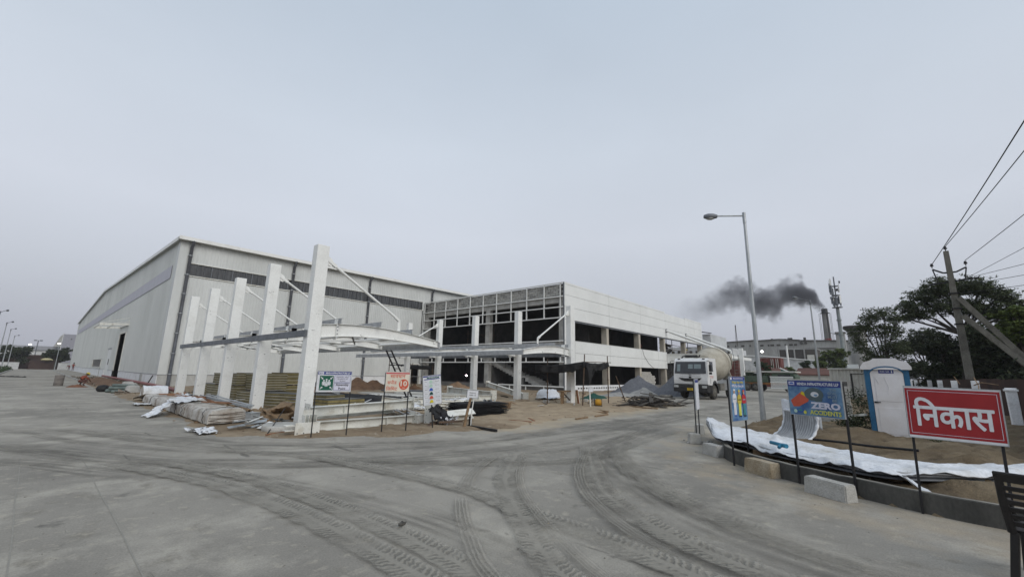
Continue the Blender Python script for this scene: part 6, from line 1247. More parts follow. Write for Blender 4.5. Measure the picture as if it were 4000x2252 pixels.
t = thing('black_pipe_frame', 'black square tube with an upright stub lying by the road edge', 'steel tube', (9.58,10.26,.03), math.atan2(-1.3,-.1)); b = MB(); b.box(0,1.35,-.035,.035,-.02,.05); b.build('tube', black_paint, t); b = MB(); b.box(.05,.12,-.035,.035,.05,.32); b.build('stub', black_paint, t)
b = MB(); b.add([(a*w, c*w, z) for z, w in ((0,.17),(.36,.22)) for a, c in ((-1,-1),(1,-1),(1,1),(-1,1))], [(3,2,1,0),(4,5,6,7),(0,1,5,4),(1,2,6,5),(2,3,7,6),(3,0,4,7)]); o = b.build('wooden_tub', wood, bevel=.02); o.location = (15.4,13.9,0); o.rotation_euler = (0,0,.5); tag(o, 'brown wooden tub standing alone on the sandy yard', 'tub')
for k, (a, c) in enumerate((((12.8,11.1,.03),(13.8,10.68,.03)),((11.9,10.6,.03),(12.1,9.7,.03)),((12.95,10.5,.03),(12.45,9.85,.03)),((17.5,10.4,.04),(17.6,9.7,.04)),((15.85,9.3,.03),(17.1,9.42,.03)),((14.3,9.25,.03),(15.25,9.32,.03)),((18.2,13.3,.03),(18.75,11.2,.03)),((22.3,11.7,.05),(21.9,9.15,.05)),((18.6,10.8,.04),(18.2,10.0,.04)))):
    plank(('upper of three reddish battens on the bare sand','lowest reddish batten on the bare sand','short reddish batten pointing at the other two','short pale plank pair piece before the generator','thin brown batten nearest the road before the generator','pale plank lying alone on the sand','long brown pole lying across the sandy yard','long pale plank beside the dark timber pile','stubby plank next to the generator')[k], a, c, .09, .05, wood_red if k < 3 else wood)
# flat white panels on the earth behind the signs
for k, (a, c, w, mt) in enumerate((((13.5,24.9,.06),(16.0,21.6,.05),.9,white_panel),((16.2,28.9,.05),(18.3,23.6,.05),1.0,block_light),((19.8,31.5,.1),(21.5,27.0,.1),1.1,dark_steel),((17.6,26.5,.18),(20.2,21.0,.16),.5,white_steel2),((18.8,27.6,.1),(20.6,22.0,.1),.35,wood),((15.2,26.0,.1),(17.6,21.2,.1),.3,white_panel))):
    b = MB(); p0, p1 = Vector(a), Vector(c); b.bar((0,0,0), p1-p0, w, .05); b.bar((.1,.05,.06), (p1-p0)*.95+Vector((.1,.05,.06)), w*.9, .045); o = b.build('flat_panel', mt); o.location = p0; tag(o, ('white flat panel pair lying behind the speed sign','grey flat slab pair lying behind the white panels','dark flat sheet pair under the black tent','white steel strip pair on the yard before the canopy','brown timber strip pair on the yard before the canopy','narrow white strip pair on the yard behind the speed sign')[k], 'flat panel', 'flat panels lying on the yard')
heap('soil_heap', 'large mound of dug brown soil before the warehouse plinth', 'soil heap', (19.3,34.2,0), 2.4, 1.8, 1.15, soil, 11, -.5, peaks=[(-.2,0,1),(.35,.2,.75)])
heap('soil_heap', 'low brown soil mound beside the warehouse doorway', 'soil heap', (24,33.2,0), 1.1, .9, .55, soil, 14)
heap('soil_heap', 'brown soil mound in front of the open stair bay', 'soil heap', (27,30.6,0), 1.7, 1.2, .85, M('light_brown_soil', (.23,.15,.09), (.16,.10,.06), s=2, rough=1, bump=.9, bs=14), 17, -.8, peaks=[(0,0,1),(.4,-.1,.7)])
heap('soil_heap', 'brown soil ridge behind the assembly point sign', 'soil heap', (13.6,30.5,0), 1.9, 1.2, .75, soil, 19, -.6, peaks=[(-.3,0,1),(.4,0,.9)])
# beams by the far canopy row
ibeam('white_beam', 'thick white beam lying on the yard before the second canopy row', (20.6,24.2,.2), (19.2,18.4,.15), .4, .3)
ibeam('white_beam', 'white beam leaning down towards the second canopy row foot', (26.4,26.0,.55), (21.7,17.9,.05), .34, .26)
ibeam('white_beam', 'short white beam piece on the yard behind the notice', (14.0,16.0,.3), (15.6,14.9,.1), .22, .2)
t = thing('splice_plates', 'leaning white splice plates beside the black bundle', 'steel plates', (14.2,14.6,0)); b = MB(); b.obox((0,0,.32),.6,.02,.3,(.5,.2,-.6)); b.build('plate', white_steel2, t); b = MB(); b.obox((-.6,.2,.28),.5,.02,.35,(-.6,.1,-.4)); b.build('plate', white_steel2, t); b = MB(); b.obox((-1.6,-.9,.3),.5,.35,.02,(.5,-.4,.2)); b.build('plate', white_steel2, t)
ibeam('white_beam', 'short tipped white channel beside the helmet sign litter', (9.75,11.7,.12), (10.9,11.5,.18), .22, .3, plates=False, roll=.6)

ibeam('white_beam', 'white beam lying between the black bundle and the covered stack', (10.4,15.9,.1), (13.6,14.7,.1), .24, .2)
ibeam('white_beam', 'white beam lying behind the helmet chart sign', (12.6,18.4,.1), (16.4,16.9,.1), .28, .22)
ibeam('white_beam', 'white beam lying flat before the covered black stack', (9.7,16.9,.08), (12.2,16.5,.08), .22, .2, roll=.2)
ibeam('white_beam', 'white beam lying across the yard behind the notice', (15.6,19.9,.1), (18.9,18.3,.1), .26, .22)
ibeam('white_beam', 'short white beam end propped on the yard timbers', (11.2,18.0,.3), (12.6,17.2,.12), .2, .18)
cloth('white_plastic', 'torn white plastic over the beams behind the speed sign', [(9.6,14.9,.25),(10.8,14.8,.3),(10.7,13.9,.2),(9.5,14.1,.2)], white_tarp, 61, amp=.12, cat='plastic sheet')
cloth('white_plastic', 'torn white plastic lying on the yard behind the black bundle', [(13.8,16.6,.1),(15.3,16.2,.15),(15.1,15.3,.1),(13.8,15.6,.1)], white_tarp, 63, amp=.12, cat='plastic sheet')
cloth('black_plastic', 'black plastic trailing from the covered stack', [(12.2,22.0,.2),(13.6,21.2,.2),(13.2,19.9,.05),(11.9,20.4,.05)], black_tarp, 65, amp=.12, cat='plastic sheet')
# black sheet shelters
def shelter(label, corners, poles, seed, drop=.25):
    t = thing('tarp_shelter', label, 'tarp shelter')
    A_, B_, C_, D_ = [Vector(p) for p in corners]
    def P(i, j):
        u, v = i/18, j/14; p = A_.lerp(B_, u).lerp(D_.lerp(C_, u), v); s = math.sin(u*math.pi)*math.sin(v*math.pi); edge = min(u,1-u,v,1-v)
        return (p.x+.06*nz(i*.5,j*.5,1,seed), p.y+.06*nz(i*.5,j*.5,1,seed+3), p.z-drop*s+.07*fb(u*5,v*5,1,seed)-(.10+.14*abs(nz(i*.6,j*.6,1,seed+6)) if edge < .01 else 0))
    b = MB(); b.grid(P, 18, 14); b.build('tarp', black_tarp, t, solid=.006)
    for p, q in poles:
        b = MB(); b.cyl(p, q, .035, .03, n=8); pl_2 = b.build('pole', rust, t)
        d = Vector(q)-Vector(p)
        for k in (.25,.5,.75): b = MB(); c = Vector(p)+d*k; b.cyl(c-d.normalized()*.03, c+d.normalized()*.03, .05, n=8); b.build('coupler', rust, pl_2)
    return t
s2 = shelter('sagging black tarp shelter on scaffold poles in front of the office corner', [(19.7,15.1,2.2),(22.2,15.3,2.2),(23.2,12.6,2.42),(20.1,12.5,2.35)],
    [((19.92,14.8,0),(20.6,15.3,2.6)),((22.04,14.5,0),(22.1,14.55,2.6)),((20.18,12.62,0),(20.35,12.55,2.82)),((23.14,12.66,0),(23.2,12.7,2.84)),((25.1,12.52,0),(24.6,12.9,1.65))], 2, .3)
b = MB(); b.grid(lambda i, j: (20.3+2.0*i/10*(1-.55*(j/8)), 12.45+.05*nz(i,j), 2.35-(j/8)*(.25+.95*math.exp(-((i-5)/2.2)**2))+.04*nz(i*.7,j*.9)), 10, 8); b.build('hanging_tail', black_tarp, s2, solid=.006)
def flap(a, c, top, dr, seed):
    A_, C_ = Vector(a), Vector(c); b = MB(); b.grid(lambda i, j: (*((A_.lerp(C_, i/20)).xy+Vector((.05*math.sin(i*1.3+seed)+.03*j/6, .05*math.cos(i*1.1)*j/6))), A_.lerp(C_, i/20).z-(dr*(.75+.5*abs(nz(i*.33, seed)))+.16*math.sin(i/20*math.pi))*j/6-.10*math.sin(i/20*math.pi)), 20, 6); b.build('hanging_flap', black_tarp, s2, solid=.006)
flap((19.5,15.4,2.22),(20.15,12.5,2.42),0,.38,1.5); flap((20.15,12.5,2.42),(23.2,12.62,2.46),0,.30,4.5)
b = MB(); b.bar((20.4,12.6,2.4),(23.7,12.75,2.46),.04,.04); b.build('ridge_pole', rust, s2)
s1 = shelter('flat black tarp shelter against the warehouse wall behind the ladder', [(21.0,33.0,2.3),(24.9,35.0,2.25),(25.6,32.6,2.2),(21.6,30.9,2.2)], [((21.0,33,0),(21,33,2.9)),((24.9,35,0),(24.9,35,2.5)),((21.7,30.9,0),(21.7,30.9,3.0)),((25.5,32.6,0),(25.5,32.6,2.3))], 9, .15)
b = MB(); b.grid(lambda i, j: (21.3+3.9*i/14, 30.9+1.6*i/14-.02*j, 2.22-.12*j-.05*abs(nz(i*.8,j*.4))), 14, 3); b.build('hanging_edge', black_tarp, s1, solid=.006)
ld = thing('ladder', 'dark steel ladder leaning on the canopy edge behind the speed sign', 'ladder', (14.6,20.7,0))
tp0, tp1 = Vector((-2.3,-.7,3.05)), Vector((-1.98,-.55,3.05)); 
for a, c in ((Vector((0,0,0)), tp0), (Vector((.6,.35,0)), tp1+Vector((.2,.15,0)))): b = MB(); b.bar(a, c, .05, .07); b.build('rail', black_paint, ld)
for k in range(1, 10): t_ = k/10; b = MB(); b.cyl(tp0*t_, Vector((.6,.35,0)).lerp(tp1+Vector((.2,.15,0)), t_), .018, n=6); b.build('rung', black_paint, ld)
# items round the far shelter
cloth('white_sack', 'flat white sacks lying before the far canopy row', [(22.0,17.2,.12),(23.6,17.6,.12),(24.2,16.5,.14),(22.3,16.1,.12)], white_tarp, 41, amp=.08, cat='sack')
b = MB(); b.grid(lambda i, j: (-.75+1.5*i/22, -.5+1.0*j/16, .55*min(1, 6*min(i/22, 1-i/22, j/16, 1-j/16)+.0)**.5*(1+.12*fb(i*.25, j*.25, 1, 5))+.04*nz(i*.7, j*.7)), 22, 16); me = b.mesh('white_bale')
o = link('white_bale', me, white_tarp); o.location = (23.5,17.4,.1); tag(o, 'rounded white wrapped bale behind the flat sacks', 'bale')
wbn = thing('work_bench', 'rough timber work bench under the black tarp shelter', 'bench', (20.9,14.1,0), .15)
b = MB(); b.box(-.9,1.0,-.12,.22,.72,.78); b.build('top', wood, wbn)
for x in (-.75,-.55,.65,.95): b = MB(); b.box(x-.04,x+.04,-.05,.04,0,.72); b.build('leg', wood_red if x > 0 else wood, wbn)
b = MB(); b.bar((-.4,.1,.7),(.5,-.1,.05),.07,.05); b.build('brace', wood_dark, wbn)
for k, (x, y, z) in enumerate(((21.8,13.9,.8),(22.05,14.0,.76))): plank(('reddish upright post leaning on the work bench','white upright post leaning on the work bench')[k], (x,y,0), (x-.05,y+.1,z), .09, .09, wood_red if k == 0 else white_steel, 'post', 'post', None)
for k, (x, y) in enumerate(((20.2,15.1),(23.3,14.3),(24.0,14.1))): b = MB(); b.box(-.2,.2,-.1,.1,0,.2); o = b.build('concrete_block', block_light, bevel=.01); o.location = (x,y,.0); o.rotation_euler = (.05,0,.4*k); tag(o, ('concrete block at the shelter pole foot','first concrete block on the sand beside the bench','second concrete block on the sand beside the bench')[k], 'block', 'concrete blocks near the shelter')
S2 = Sign('small blank white notice on a pale stake near the generator', (19.95,11.95,0), math.atan2(-.12,.5)-.3, .26, .82, 1.02, posts=(), name='notice_board')
b = MB(); b.cyl((-.02,.02,-.05),(-.06,.02,.85),.04,.035,n=8); b.build('stake', white_steel2, S2.t)
gn = thing('generator', 'small yellow and black concrete vibrator engine on the sand', 'engine', (20.6,11.9,0), .6); ym = M('yellow_machine_paint', (.50,.26,.02), (.40,.2,.02), s=5, rough=.5); b = MB(); b.lathe([(0,-.17),(.15,-.17),(.19,-.1),(.19,.1),(.15,.17),(0,.17)], (0,0,.24), 14, 'y'); b.build('casing', ym, gn); b = MB(); b.box(-.24,.24,-.2,.2,.0,.10); b.build('base', blk, gn); b = MB(); b.tube([(-.22,-.18,.05),(-.22,-.18,.42),(.22,-.18,.42),(.22,-.18,.05)], .014, 6); b.tube([(-.22,.18,.05),(-.22,.18,.42),(.22,.18,.42),(.22,.18,.05)], .014, 6); b.build('frame', blk, gn); b = MB(); b.tube([(.2,0,.1),(.7,-.2,.04),(1.2,.1,.04),(1.8,-.2,.04)], .03, 6); b.build('hose', blk, gn)
heap('green_net', 'dark green net heaped over material on the yard', 'net', (26.4,15.6,0), 1.5, .6, .42, M('green_shade_net', (.015,.075,.055), (.02,.05,.04), s=5, rough=.9, bump=.8, bs=20), 23, -.1, pw=.6)
wp = thing('scrap_timber_pile', 'pile of weathered dark planks and sheets at the road edge', 'timber pile', (24.6,10.6,0))
for k in range(85):
    x, y = random.gauss(.2,1.25), random.gauss(0,.7); L_ = random.uniform(.8,2.4); a = random.gauss(-.45,.5); z = max(.03, .62*math.exp(-(x*x/3+y*y/.9))*random.random()+.03)
    b = MB(); b.obox((0,0,0),L_,random.uniform(.07,.26),random.uniform(.02,.05)); o = b.build('plank', wood_dark, wp); o.location = (x,y,z); o.rotation_euler = (random.gauss(0,.2),random.gauss(0,.12),a)
# gravel and sand heaps
heap('gravel_heap', 'dark grey gravel heap beside the office plinth', 'gravel heap', (38.9,18.0,0), 3.4, 2.3, 1.75, gravel_m, 31, -.5, n=40, rough=.07, peaks=[(0,0,1)])
heap('gravel_heap', 'dark gravel heap directly behind the truck cab', 'gravel heap', (38.9,14.4,0), 3.0, 2.2, 1.9, gravel_m, 34, -.4, n=40, rough=.07)
heap('sand_heap', 'pale stone dust heap in front of the dark gravel', 'sand heap', (35.8,16.2,0), 1.9, 1.4, .75, sand_m, 37, -.5, n=30, rough=.08)
heap('sand_heap', 'low spread of pale stone dust nearer the shelter', 'sand heap', (31.8,16.4,0), 2.8, 1.7, .42, sand_m, 39, -.4, n=34, rough=.12)
b = MB(); b.lathe([(.28,.0),(.5,.0),(.52,.12),(.42,.2),(.30,.16),(.28,0)], (0,0,0), 18); o = b.build('old_tyre', M('pale_dusty_tyre', (.28,.26,.23), (.12,.11,.10), s=4, rough=.95)); o.location = (34.6,13.7,.02); tag(o, 'dust-covered tyre lying before the gravel heap', 'tyre')
# work lamps that are lit
for (p, lab, cc, e_) in (((36.2,39.5,1.25),'small lit pinkish work lamp deep in the open ground floor',(1,.75,.85),25),((50.0,26.4,5.25),'lit yellow work lamp on the upper floor',(1,.9,.45),14)):
    t = thing('work_lamp', lab, 'lamp', p); b = MB(); b.ell((0,0,0),.10,.10,.10,10,6); b.build('bulb', M('lit_work_lamp', cc, emit=e_), t); b = MB(); b.cyl((0,0,-.8 if p[2] < 3 else -.5),(0,0,-.1),.02,n=6); b.build('stand', black_paint, t)
    l = bpy.data.lights.new('work_lamp_light', 'POINT'); l.energy = 20; l.color = cc; l.shadow_soft_size = .12; lo = bpy.data.objects.new('work_lamp_light', l); col.objects.link(lo); lo.location = (0,0,.0); lo.parent = t
# ================================================================== trees
def leaf_mat(name, c1, c2):
    m = bpy.data.materials.new(name); m.use_nodes = True; n = m.node_tree.nodes; L = m.node_tree.links; b = n['Principled BSDF']; b.inputs['Roughness'].default_value = .7; b.inputs['Specular IOR Level'].default_value = .2
    g = n.new('ShaderNodeNewGeometry'); x = n.new('ShaderNodeMix'); x.data_type = 'RGBA'; x.inputs[6].default_value = (*c1, 1); x.inputs[7].default_value = (*c2, 1); L.new(g.outputs['Random Per Island'], x.inputs[0]); L.new(x.outputs[2], b.inputs['Base Color']); return m
LF = {'dark': leaf_mat('dark_leaves', (.018,.028,.012), (.05,.06,.028)), 'acacia': leaf_mat('feathery_leaves', (.035,.05,.022), (.085,.10,.05)), 'bright': leaf_mat('yellow_green_leaves', (.05,.075,.014), (.10,.13,.03)), 'far': leaf_mat('far_leaves', (.025,.045,.02), (.05,.075,.03))}
bark = M('grey_brown_bark', (.05,.042,.035), (.085,.072,.06), s=6, rough=.95, bump=.5)
def tree(name, label, base, H, clumps, leaf, n, ls, trunk_r=.12, seed=1, group='trees behind the boundary', fork=.35, feather=1., cat='tree'):
    """trunk and limbs that run to every clump; clumps = (dx, dy, z, rx, ry, rz) ellipsoids the leaves fill unevenly"""
    rg = np.random.default_rng(seed); t = thing(name, label, cat, base, group=group)
    b = MB(); f = Vector((rg.normal()*.1, rg.normal()*.1, H*fork)); b.tube([(0,0,-.2),f*.5+Vector((.05,0,0)),f], [trunk_r*1.15,trunk_r,trunk_r*.85], 8); tips = []
    for (dx, dy, z, rx, ry, rz) in clumps:
        e = Vector((dx, dy, z-rz*.3)); mid = f.lerp(e, .5)+Vector((rg.normal()*.15*rx, rg.normal()*.15*rx, rz*.2)); b.tube([f, mid, e], [trunk_r*.6, trunk_r*.38, trunk_r*.14], 6, caps=False)
        for k in range(9):
            d = Vector((rg.normal()*rx*.6, rg.normal()*ry*.6, rg.normal()*rz*.5)); s0 = mid.lerp(e, rg.random()); tip = e+d; b.tube([s0, s0.lerp(tip, .5)+Vector((0,0,rz*.1)), tip], [trunk_r*.18, trunk_r*.11, trunk_r*.04], 4, caps=False); tips.append((tip, rx))
    b.build('trunk', bark, t)
    w = np.array([c[3]*c[4]*c[5] for c in clumps])**.7; w /= w.sum(); P = []; 
    for c, k in zip(clumps, (w*n).astype(int)):
        m_ = max(6, int(k/ (26*feather))); d = rg.normal(size=(m_, 3)); d /= np.linalg.norm(d, axis=1)[:, None]; rad = rg.random(m_)**.42
        cen = d*rad[:, None]*np.array(c[3:6])*(1+.22*rg.normal(size=(m_, 1)))+np.array(c[:3])
        idx = rg.integers(0, m_, k); sp = min(c[3], c[5])*.16
        P.append(cen[idx]+rg.normal(size=(k, 3))*np.array([sp*1.2, sp*1.2, sp*.7]))
    P = np.concatenate(P); N = len(P)
    a = rg.normal(size=(N, 3)); a[:, 2] *= .6; a /= np.linalg.norm(a, axis=1)[:, None]; q = rg.normal(size=(N, 3)); bb_ = np.cross(a, q); bb_ /= np.linalg.norm(bb_, axis=1)[:, None]
    s = ls*(.6+.8*rg.random((N, 1))); A_ = a*s*1.25; B_ = bb_*s*.48
    V = np.stack([P-A_, P+B_*.9, P+A_, P-B_*.9], 1).reshape(-1, 3); me = bpy.data.meshes.new('crown')
    me.vertices.add(4*N); me.vertices.foreach_set('co', V.astype(np.float32).ravel()); me.loops.add(4*N); me.loops.foreach_set('vertex_index', np.arange(4*N, dtype=np.int32)); me.polygons.add(N); me.polygons.foreach_set('loop_start', np.arange(0, 4*N, 4, dtype=np.int32)); me.polygons.foreach_set('loop_total', np.full(N, 4, dtype=np.int32)); me.update(calc_edges=True)
    link('crown', me, LF[leaf], t); return t
def blob(rg, n, cx, cy, z0, z1, rx, ry, r):
    return [(cx+rg.uniform(-rx, rx), cy+rg.uniform(-ry, ry), rg.uniform(z0, z1), r*rg.uniform(.7, 1.3), r*rg.uniform(.7, 1.3), r*rg.uniform(.55, .9)) for _ in range(n)]
rg_ = random.Random(5)
# flat-topped acacia behind the pole
tree('acacia_tree', 'flat-topped feathery acacia rising behind the utility pole', (42,-3.9,0), 9, [(-.2,2.1,7.0,1.0,.85,.5),(.2,1.2,7.7,1.1,1.0,.7),(-.4,.3,8.2,1.2,1.1,.65),(.3,-.6,8.2,1.2,1.1,.65),(0,-1.5,8.0,1.2,1.0,.65),(.2,-2.3,7.5,1.0,.9,.55),(-.2,-2.8,6.9,.9,.7,.45),(.1,1.6,6.4,.9,.8,.45),(0,.2,6.9,1.2,1.2,.6),(0,-1.2,6.7,1.2,1.2,.6),(.3,-2.0,6.2,1.0,.9,.5),(-.3,2.5,6.3,.7,.6,.35),(0,-3.4,6.5,.7,.6,.35)], 'acacia', 34000, .062, .17, 3, fork=.55)
tree('lacy_tree', 'open lacy thorn tree between the water tower and the dark trees', (38,.0,0), 7, [(0,.9,5.3,.6,.55,.55),(0,.4,6.0,.6,.6,.6),(.2,-.3,6.2,.6,.55,.5),(0,1.1,4.2,.6,.6,.7),(.2,.1,5.0,.7,.6,.6),(0,-.6,5.0,.6,.6,.6),(0,.6,3.3,.7,.6,.6),(.2,-.3,3.8,.8,.6,.7),(0,-.9,3.6,.7,.5,.8),(0,.2,2.4,.9,.9,.6),(0,1.4,4.9,.45,.4,.4),(.1,-.9,5.8,.5,.5,.4)], 'acacia', 15000, .055, .11, 7, fork=.3, feather=.7)
for k, (x, y, H_, r_, lab, lf_, n) in enumerate(((60,-3.2,7.4,1.7,'dense dark tree directly behind the toilet cabin','dark',20000),(43.5,-3.7,6.0,1.4,'dense dark tree under the acacia crown','dark',20000),(39.5,-5.2,5.6,1.3,'dense dark tree beside the pole struts','dark',18000),(37.5,-7.0,5.6,1.4,'dense dark tree behind the struts near the frame edge','dark',17000),(36,-5.9,6.3,1.0,'yellow-green leafy tree at the frame edge','bright',15000))):
    cl = blob(rg_, 13, 0, 0, 1.2 if lf_ == 'dark' else 3.8, H_-.8, r_*.75, r_*.75, r_*.62)
    tree('dense_tree', lab, (x,y,0), H_, cl, lf_, n, .095, .14, 20+k)
tree('leafy_tree', 'broad green tree below the factory chimney', (95,7.2,0), 7.5, blob(rg_, 14, 0, 0, 3.0, 6.6, 1.0, 1.8, 1.0), 'bright', 9000, .2, .2, 41, 'trees beyond the site')
tree('leafy_tree', 'dark bushy tree in front of the red container', (80,16.2,0), 4.5, blob(rg_, 9, 0, 0, 1.6, 3.9, .8, 1.5, .7), 'far', 5000, .17, .14, 42, 'trees beyond the site')
tree('leafy_tree', 'small green bush behind the green gabled hut', (90,13.0,0), 4, blob(rg_, 6, 0, 0, 2.4, 3.6, .6, .8, .55), 'bright', 2600, .17, .1, 43, 'trees beyond the site')
tree('leafy_tree', 'small tree showing against the long white shed end', (100,11.6,0), 6, blob(rg_, 6, 0, 0, 3.0, 5.2, .6, .8, .6), 'far', 2200, .18, .12, 44, 'trees beyond the site')
tree('leafy_tree', 'dark round tree left of the far gate', (-3.2,185,0), 7, blob(rg_, 14, 0, 0, 2.2, 6.2, 2.0, 1.5, 1.1), 'dark', 7000, .28, .2, 45, 'trees at the road end')
tree('leafy_tree', 'dark round tree right of the far gate by the warehouse end', (4.6,185,0), 6.6, blob(rg_, 16, 0, 0, 2.2, 5.8, 2.2, 1.5, 1.1), 'dark', 8000, .28, .2, 46, 'trees at the road end')
tree('leafy_tree', 'low dark tree at the left frame edge beyond the lamps', (-7.5,188,0), 7, blob(rg_, 10, 0, 0, 2.2, 6.0, 2.0, 1.5, 1.1), 'dark', 4500, .28, .2, 47, 'trees at the road end')
def shrub_mass(name, label, pts, leaf, n, ls, seed):
    rg = np.random.default_rng(seed); pts = np.array(pts); P = pts[rg.integers(0, len(pts), n), :3]; r_ = pts[rg.integers(0, len(pts), n), 3:4]; d = rg.normal(size=(n, 3))*r_*.5; P = P+d; P[:, 2] = np.abs(P[:, 2]-.05)+.03
    a = rg.normal(size=(n, 3)); a /= np.linalg.norm(a, axis=1)[:, None]; q = np.cross(a, rg.normal(size=(n, 3))); q /= np.linalg.norm(q, axis=1)[:, None]; s = ls*(.5+rg.random((n, 1)))
    V = np.stack([P-a*s, P+q*s*.4, P+a*s, P-q*s*.4], 1).reshape(-1, 3); me = bpy.data.meshes.new(name); me.from_pydata(V.tolist(), [], np.arange(4*n).reshape(-1, 4).tolist())
    o = link(name, me, LF[leaf]); o['kind'] = 'stuff'; o['label'] = label; return o
shrub_mass('verge_plants', 'low dark plants growing on the left verge beyond the kerb', [(random.uniform(-7,-3.2), random.uniform(84,160), .3, .5) for _ in range(160)], 'far', 9000, .16, 5)
shrub_mass('weeds', 'dark weeds growing beside the toilet cabin', [(16.8+random.uniform(-.3,.8), .85+random.uniform(-.25,.35), .45+random.uniform(-.2,.9)*(k % 2), .25) for k in range(14)]+[(15.3,-.75,.3,.2),(15.5,-1.0,.35,.25)], 'acacia', 2600, .035, 6)
shrub_mass('undergrowth', 'dark undergrowth along the foot of the brown fence', [(random.uniform(26,58), -5.2-random.uniform(0,3.5), random.uniform(.6,2.6), .9) for _ in range(110)], 'dark', 26000, .11, 9)

# ================================================================== smoke from the chimney
sm = bpy.data.materials.new('dark_smoke'); sm.use_nodes = True; n = sm.node_tree.nodes; L = sm.node_tree.links; n.clear(); out = n.new('ShaderNodeOutputMaterial'); vol = n.new('ShaderNodeVolumePrincipled'); L.new(vol.outputs[0], out.inputs['Volume'])
vol.inputs['Color'].default_value = (.20,.20,.22,1); vol.inputs['Anisotropy'].default_value = .2
gg_ = n.new('ShaderNodeNewGeometry'); sx = n.new('ShaderNodeSeparateXYZ'); L.new(gg_.outputs['Position'], sx.inputs[0])
def mt(op, a, b_=None):
    k = n.new('ShaderNodeMath'); k.operation = op
    for i, q in enumerate((a, b_)):
        if q is None: continue
        if isinstance(q, (int, float)): k.inputs[i].default_value = q
        else: L.new(q, k.inputs[i])
    return k.outputs[0]
yn = n.new('ShaderNodeMapRange'); yn.inputs[1].default_value = 13; yn.inputs[2].default_value = 72; L.new(sx.outputs[1], yn.inputs[0])
cr = n.new('ShaderNodeValToRGB'); L.new(yn.outputs[0], cr.inputs[0])
pts_ = [(13.2,26.2,.8,0),(14.6,27.6,2.2,1.),(16.5,29.8,4.2,1.),(20,33.4,6.4,.82),(25,33.4,6.8,.6),(30,29.6,7.4,.46),(36,31.5,8.4,.43),(43,35.5,8.2,.33),(50,33.0,7.4,.22),(60,30.0,6.6,.12),(71,30.0,5.5,.0)]
while len(cr.color_ramp.elements) < len(pts_): cr.color_ramp.elements.new(.5)
for e, (y, zc, r_, d) in zip(cr.color_ramp.elements, pts_): e.position = (y-13)/59; e.color = ((zc-20)/30, r_/12, d, 1)
sc3 = n.new('ShaderNodeSeparateColor'); L.new(cr.outputs[0], sc3.inputs[0])
zc = mt('ADD', mt('MULTIPLY', sc3.outputs[0], 30), 20); Rr = mt('MULTIPLY', sc3.outputs[1], 12)
def wn(scale, det, rough=.6, off=0):
    mp = n.new('ShaderNodeMapping'); mp.inputs['Location'].default_value = (off, off*2, off); L.new(gg_.outputs['Position'], mp.inputs[0]); t = n.new('ShaderNodeTexNoise'); t.inputs['Scale'].default_value = scale; t.inputs['Detail'].default_value = det; t.inputs['Roughness'].default_value = rough; L.new(mp.outputs[0], t.inputs[0]); return t.outputs[0]
dz = mt('DIVIDE', mt('SUBTRACT', sx.outputs[2], zc), Rr); dx_ = mt('DIVIDE', mt('SUBTRACT', sx.outputs[0], 190), Rr)
rr = mt('SQRT', mt('ADD', mt('MULTIPLY', dz, dz), mt('MULTIPLY', dx_, dx_)))
sh = mt('SUBTRACT', mt('ADD', mt('SUBTRACT', .92, rr), mt('MULTIPLY', mt('SUBTRACT', wn(.16, 6, .62), .5), 2.3)), mt('MULTIPLY', mt('SUBTRACT', wn(.45, 4, .6, 9), .5), -.8))
den = n.new('ShaderNodeMapRange'); den.inputs[1].default_value = .0; den.inputs[2].default_value = 1.05; L.new(sh, den.inputs[0])
L.new(mt('MULTIPLY', mt('MULTIPLY', den.outputs[0], mt('POWER', sc3.outputs[2], 1.35)), 1.25), vol.inputs['Density'])
b = MB(); ny = 24; rows = []
for i in range(ny+1):
    y = 13.3+57*i/ny; k = [j for j in range(len(pts_)-1) if pts_[j][0] <= y+1e-6]; j = k[-1] if k else 0; f = min(1, max(0, (y-pts_[j][0])/(pts_[j+1][0]-pts_[j][0]))); z_ = pts_[j][1]*(1-f)+pts_[j+1][1]*f; r_ = (pts_[j][2]*(1-f)+pts_[j+1][2]*f)*1.75+.3
    rows += [(190+r_*math.cos(a), y, z_+r_*math.sin(a)) for a in np.linspace(0, 2*math.pi, 16, endpoint=False)]
b.add(rows, [(i*16+j, i*16+(j+1) % 16, (i+1)*16+(j+1) % 16, (i+1)*16+j) for i in range(ny) for j in range(16)]+[tuple(range(16))[::-1], tuple(range(ny*16, ny*16+16))])
o = b.build('smoke', sm); bm_ = bmesh.new(); bm_.from_mesh(o.data); bmesh.ops.remove_doubles(bm_, verts=bm_.verts[:], dist=1e-4); bmesh.ops.recalc_face_normals(bm_, faces=bm_.faces[:]); bm_.to_mesh(o.data); bm_.free(); o['kind'] = 'stuff'; o['label'] = 'dark smoke plume drifting from the factory chimney'

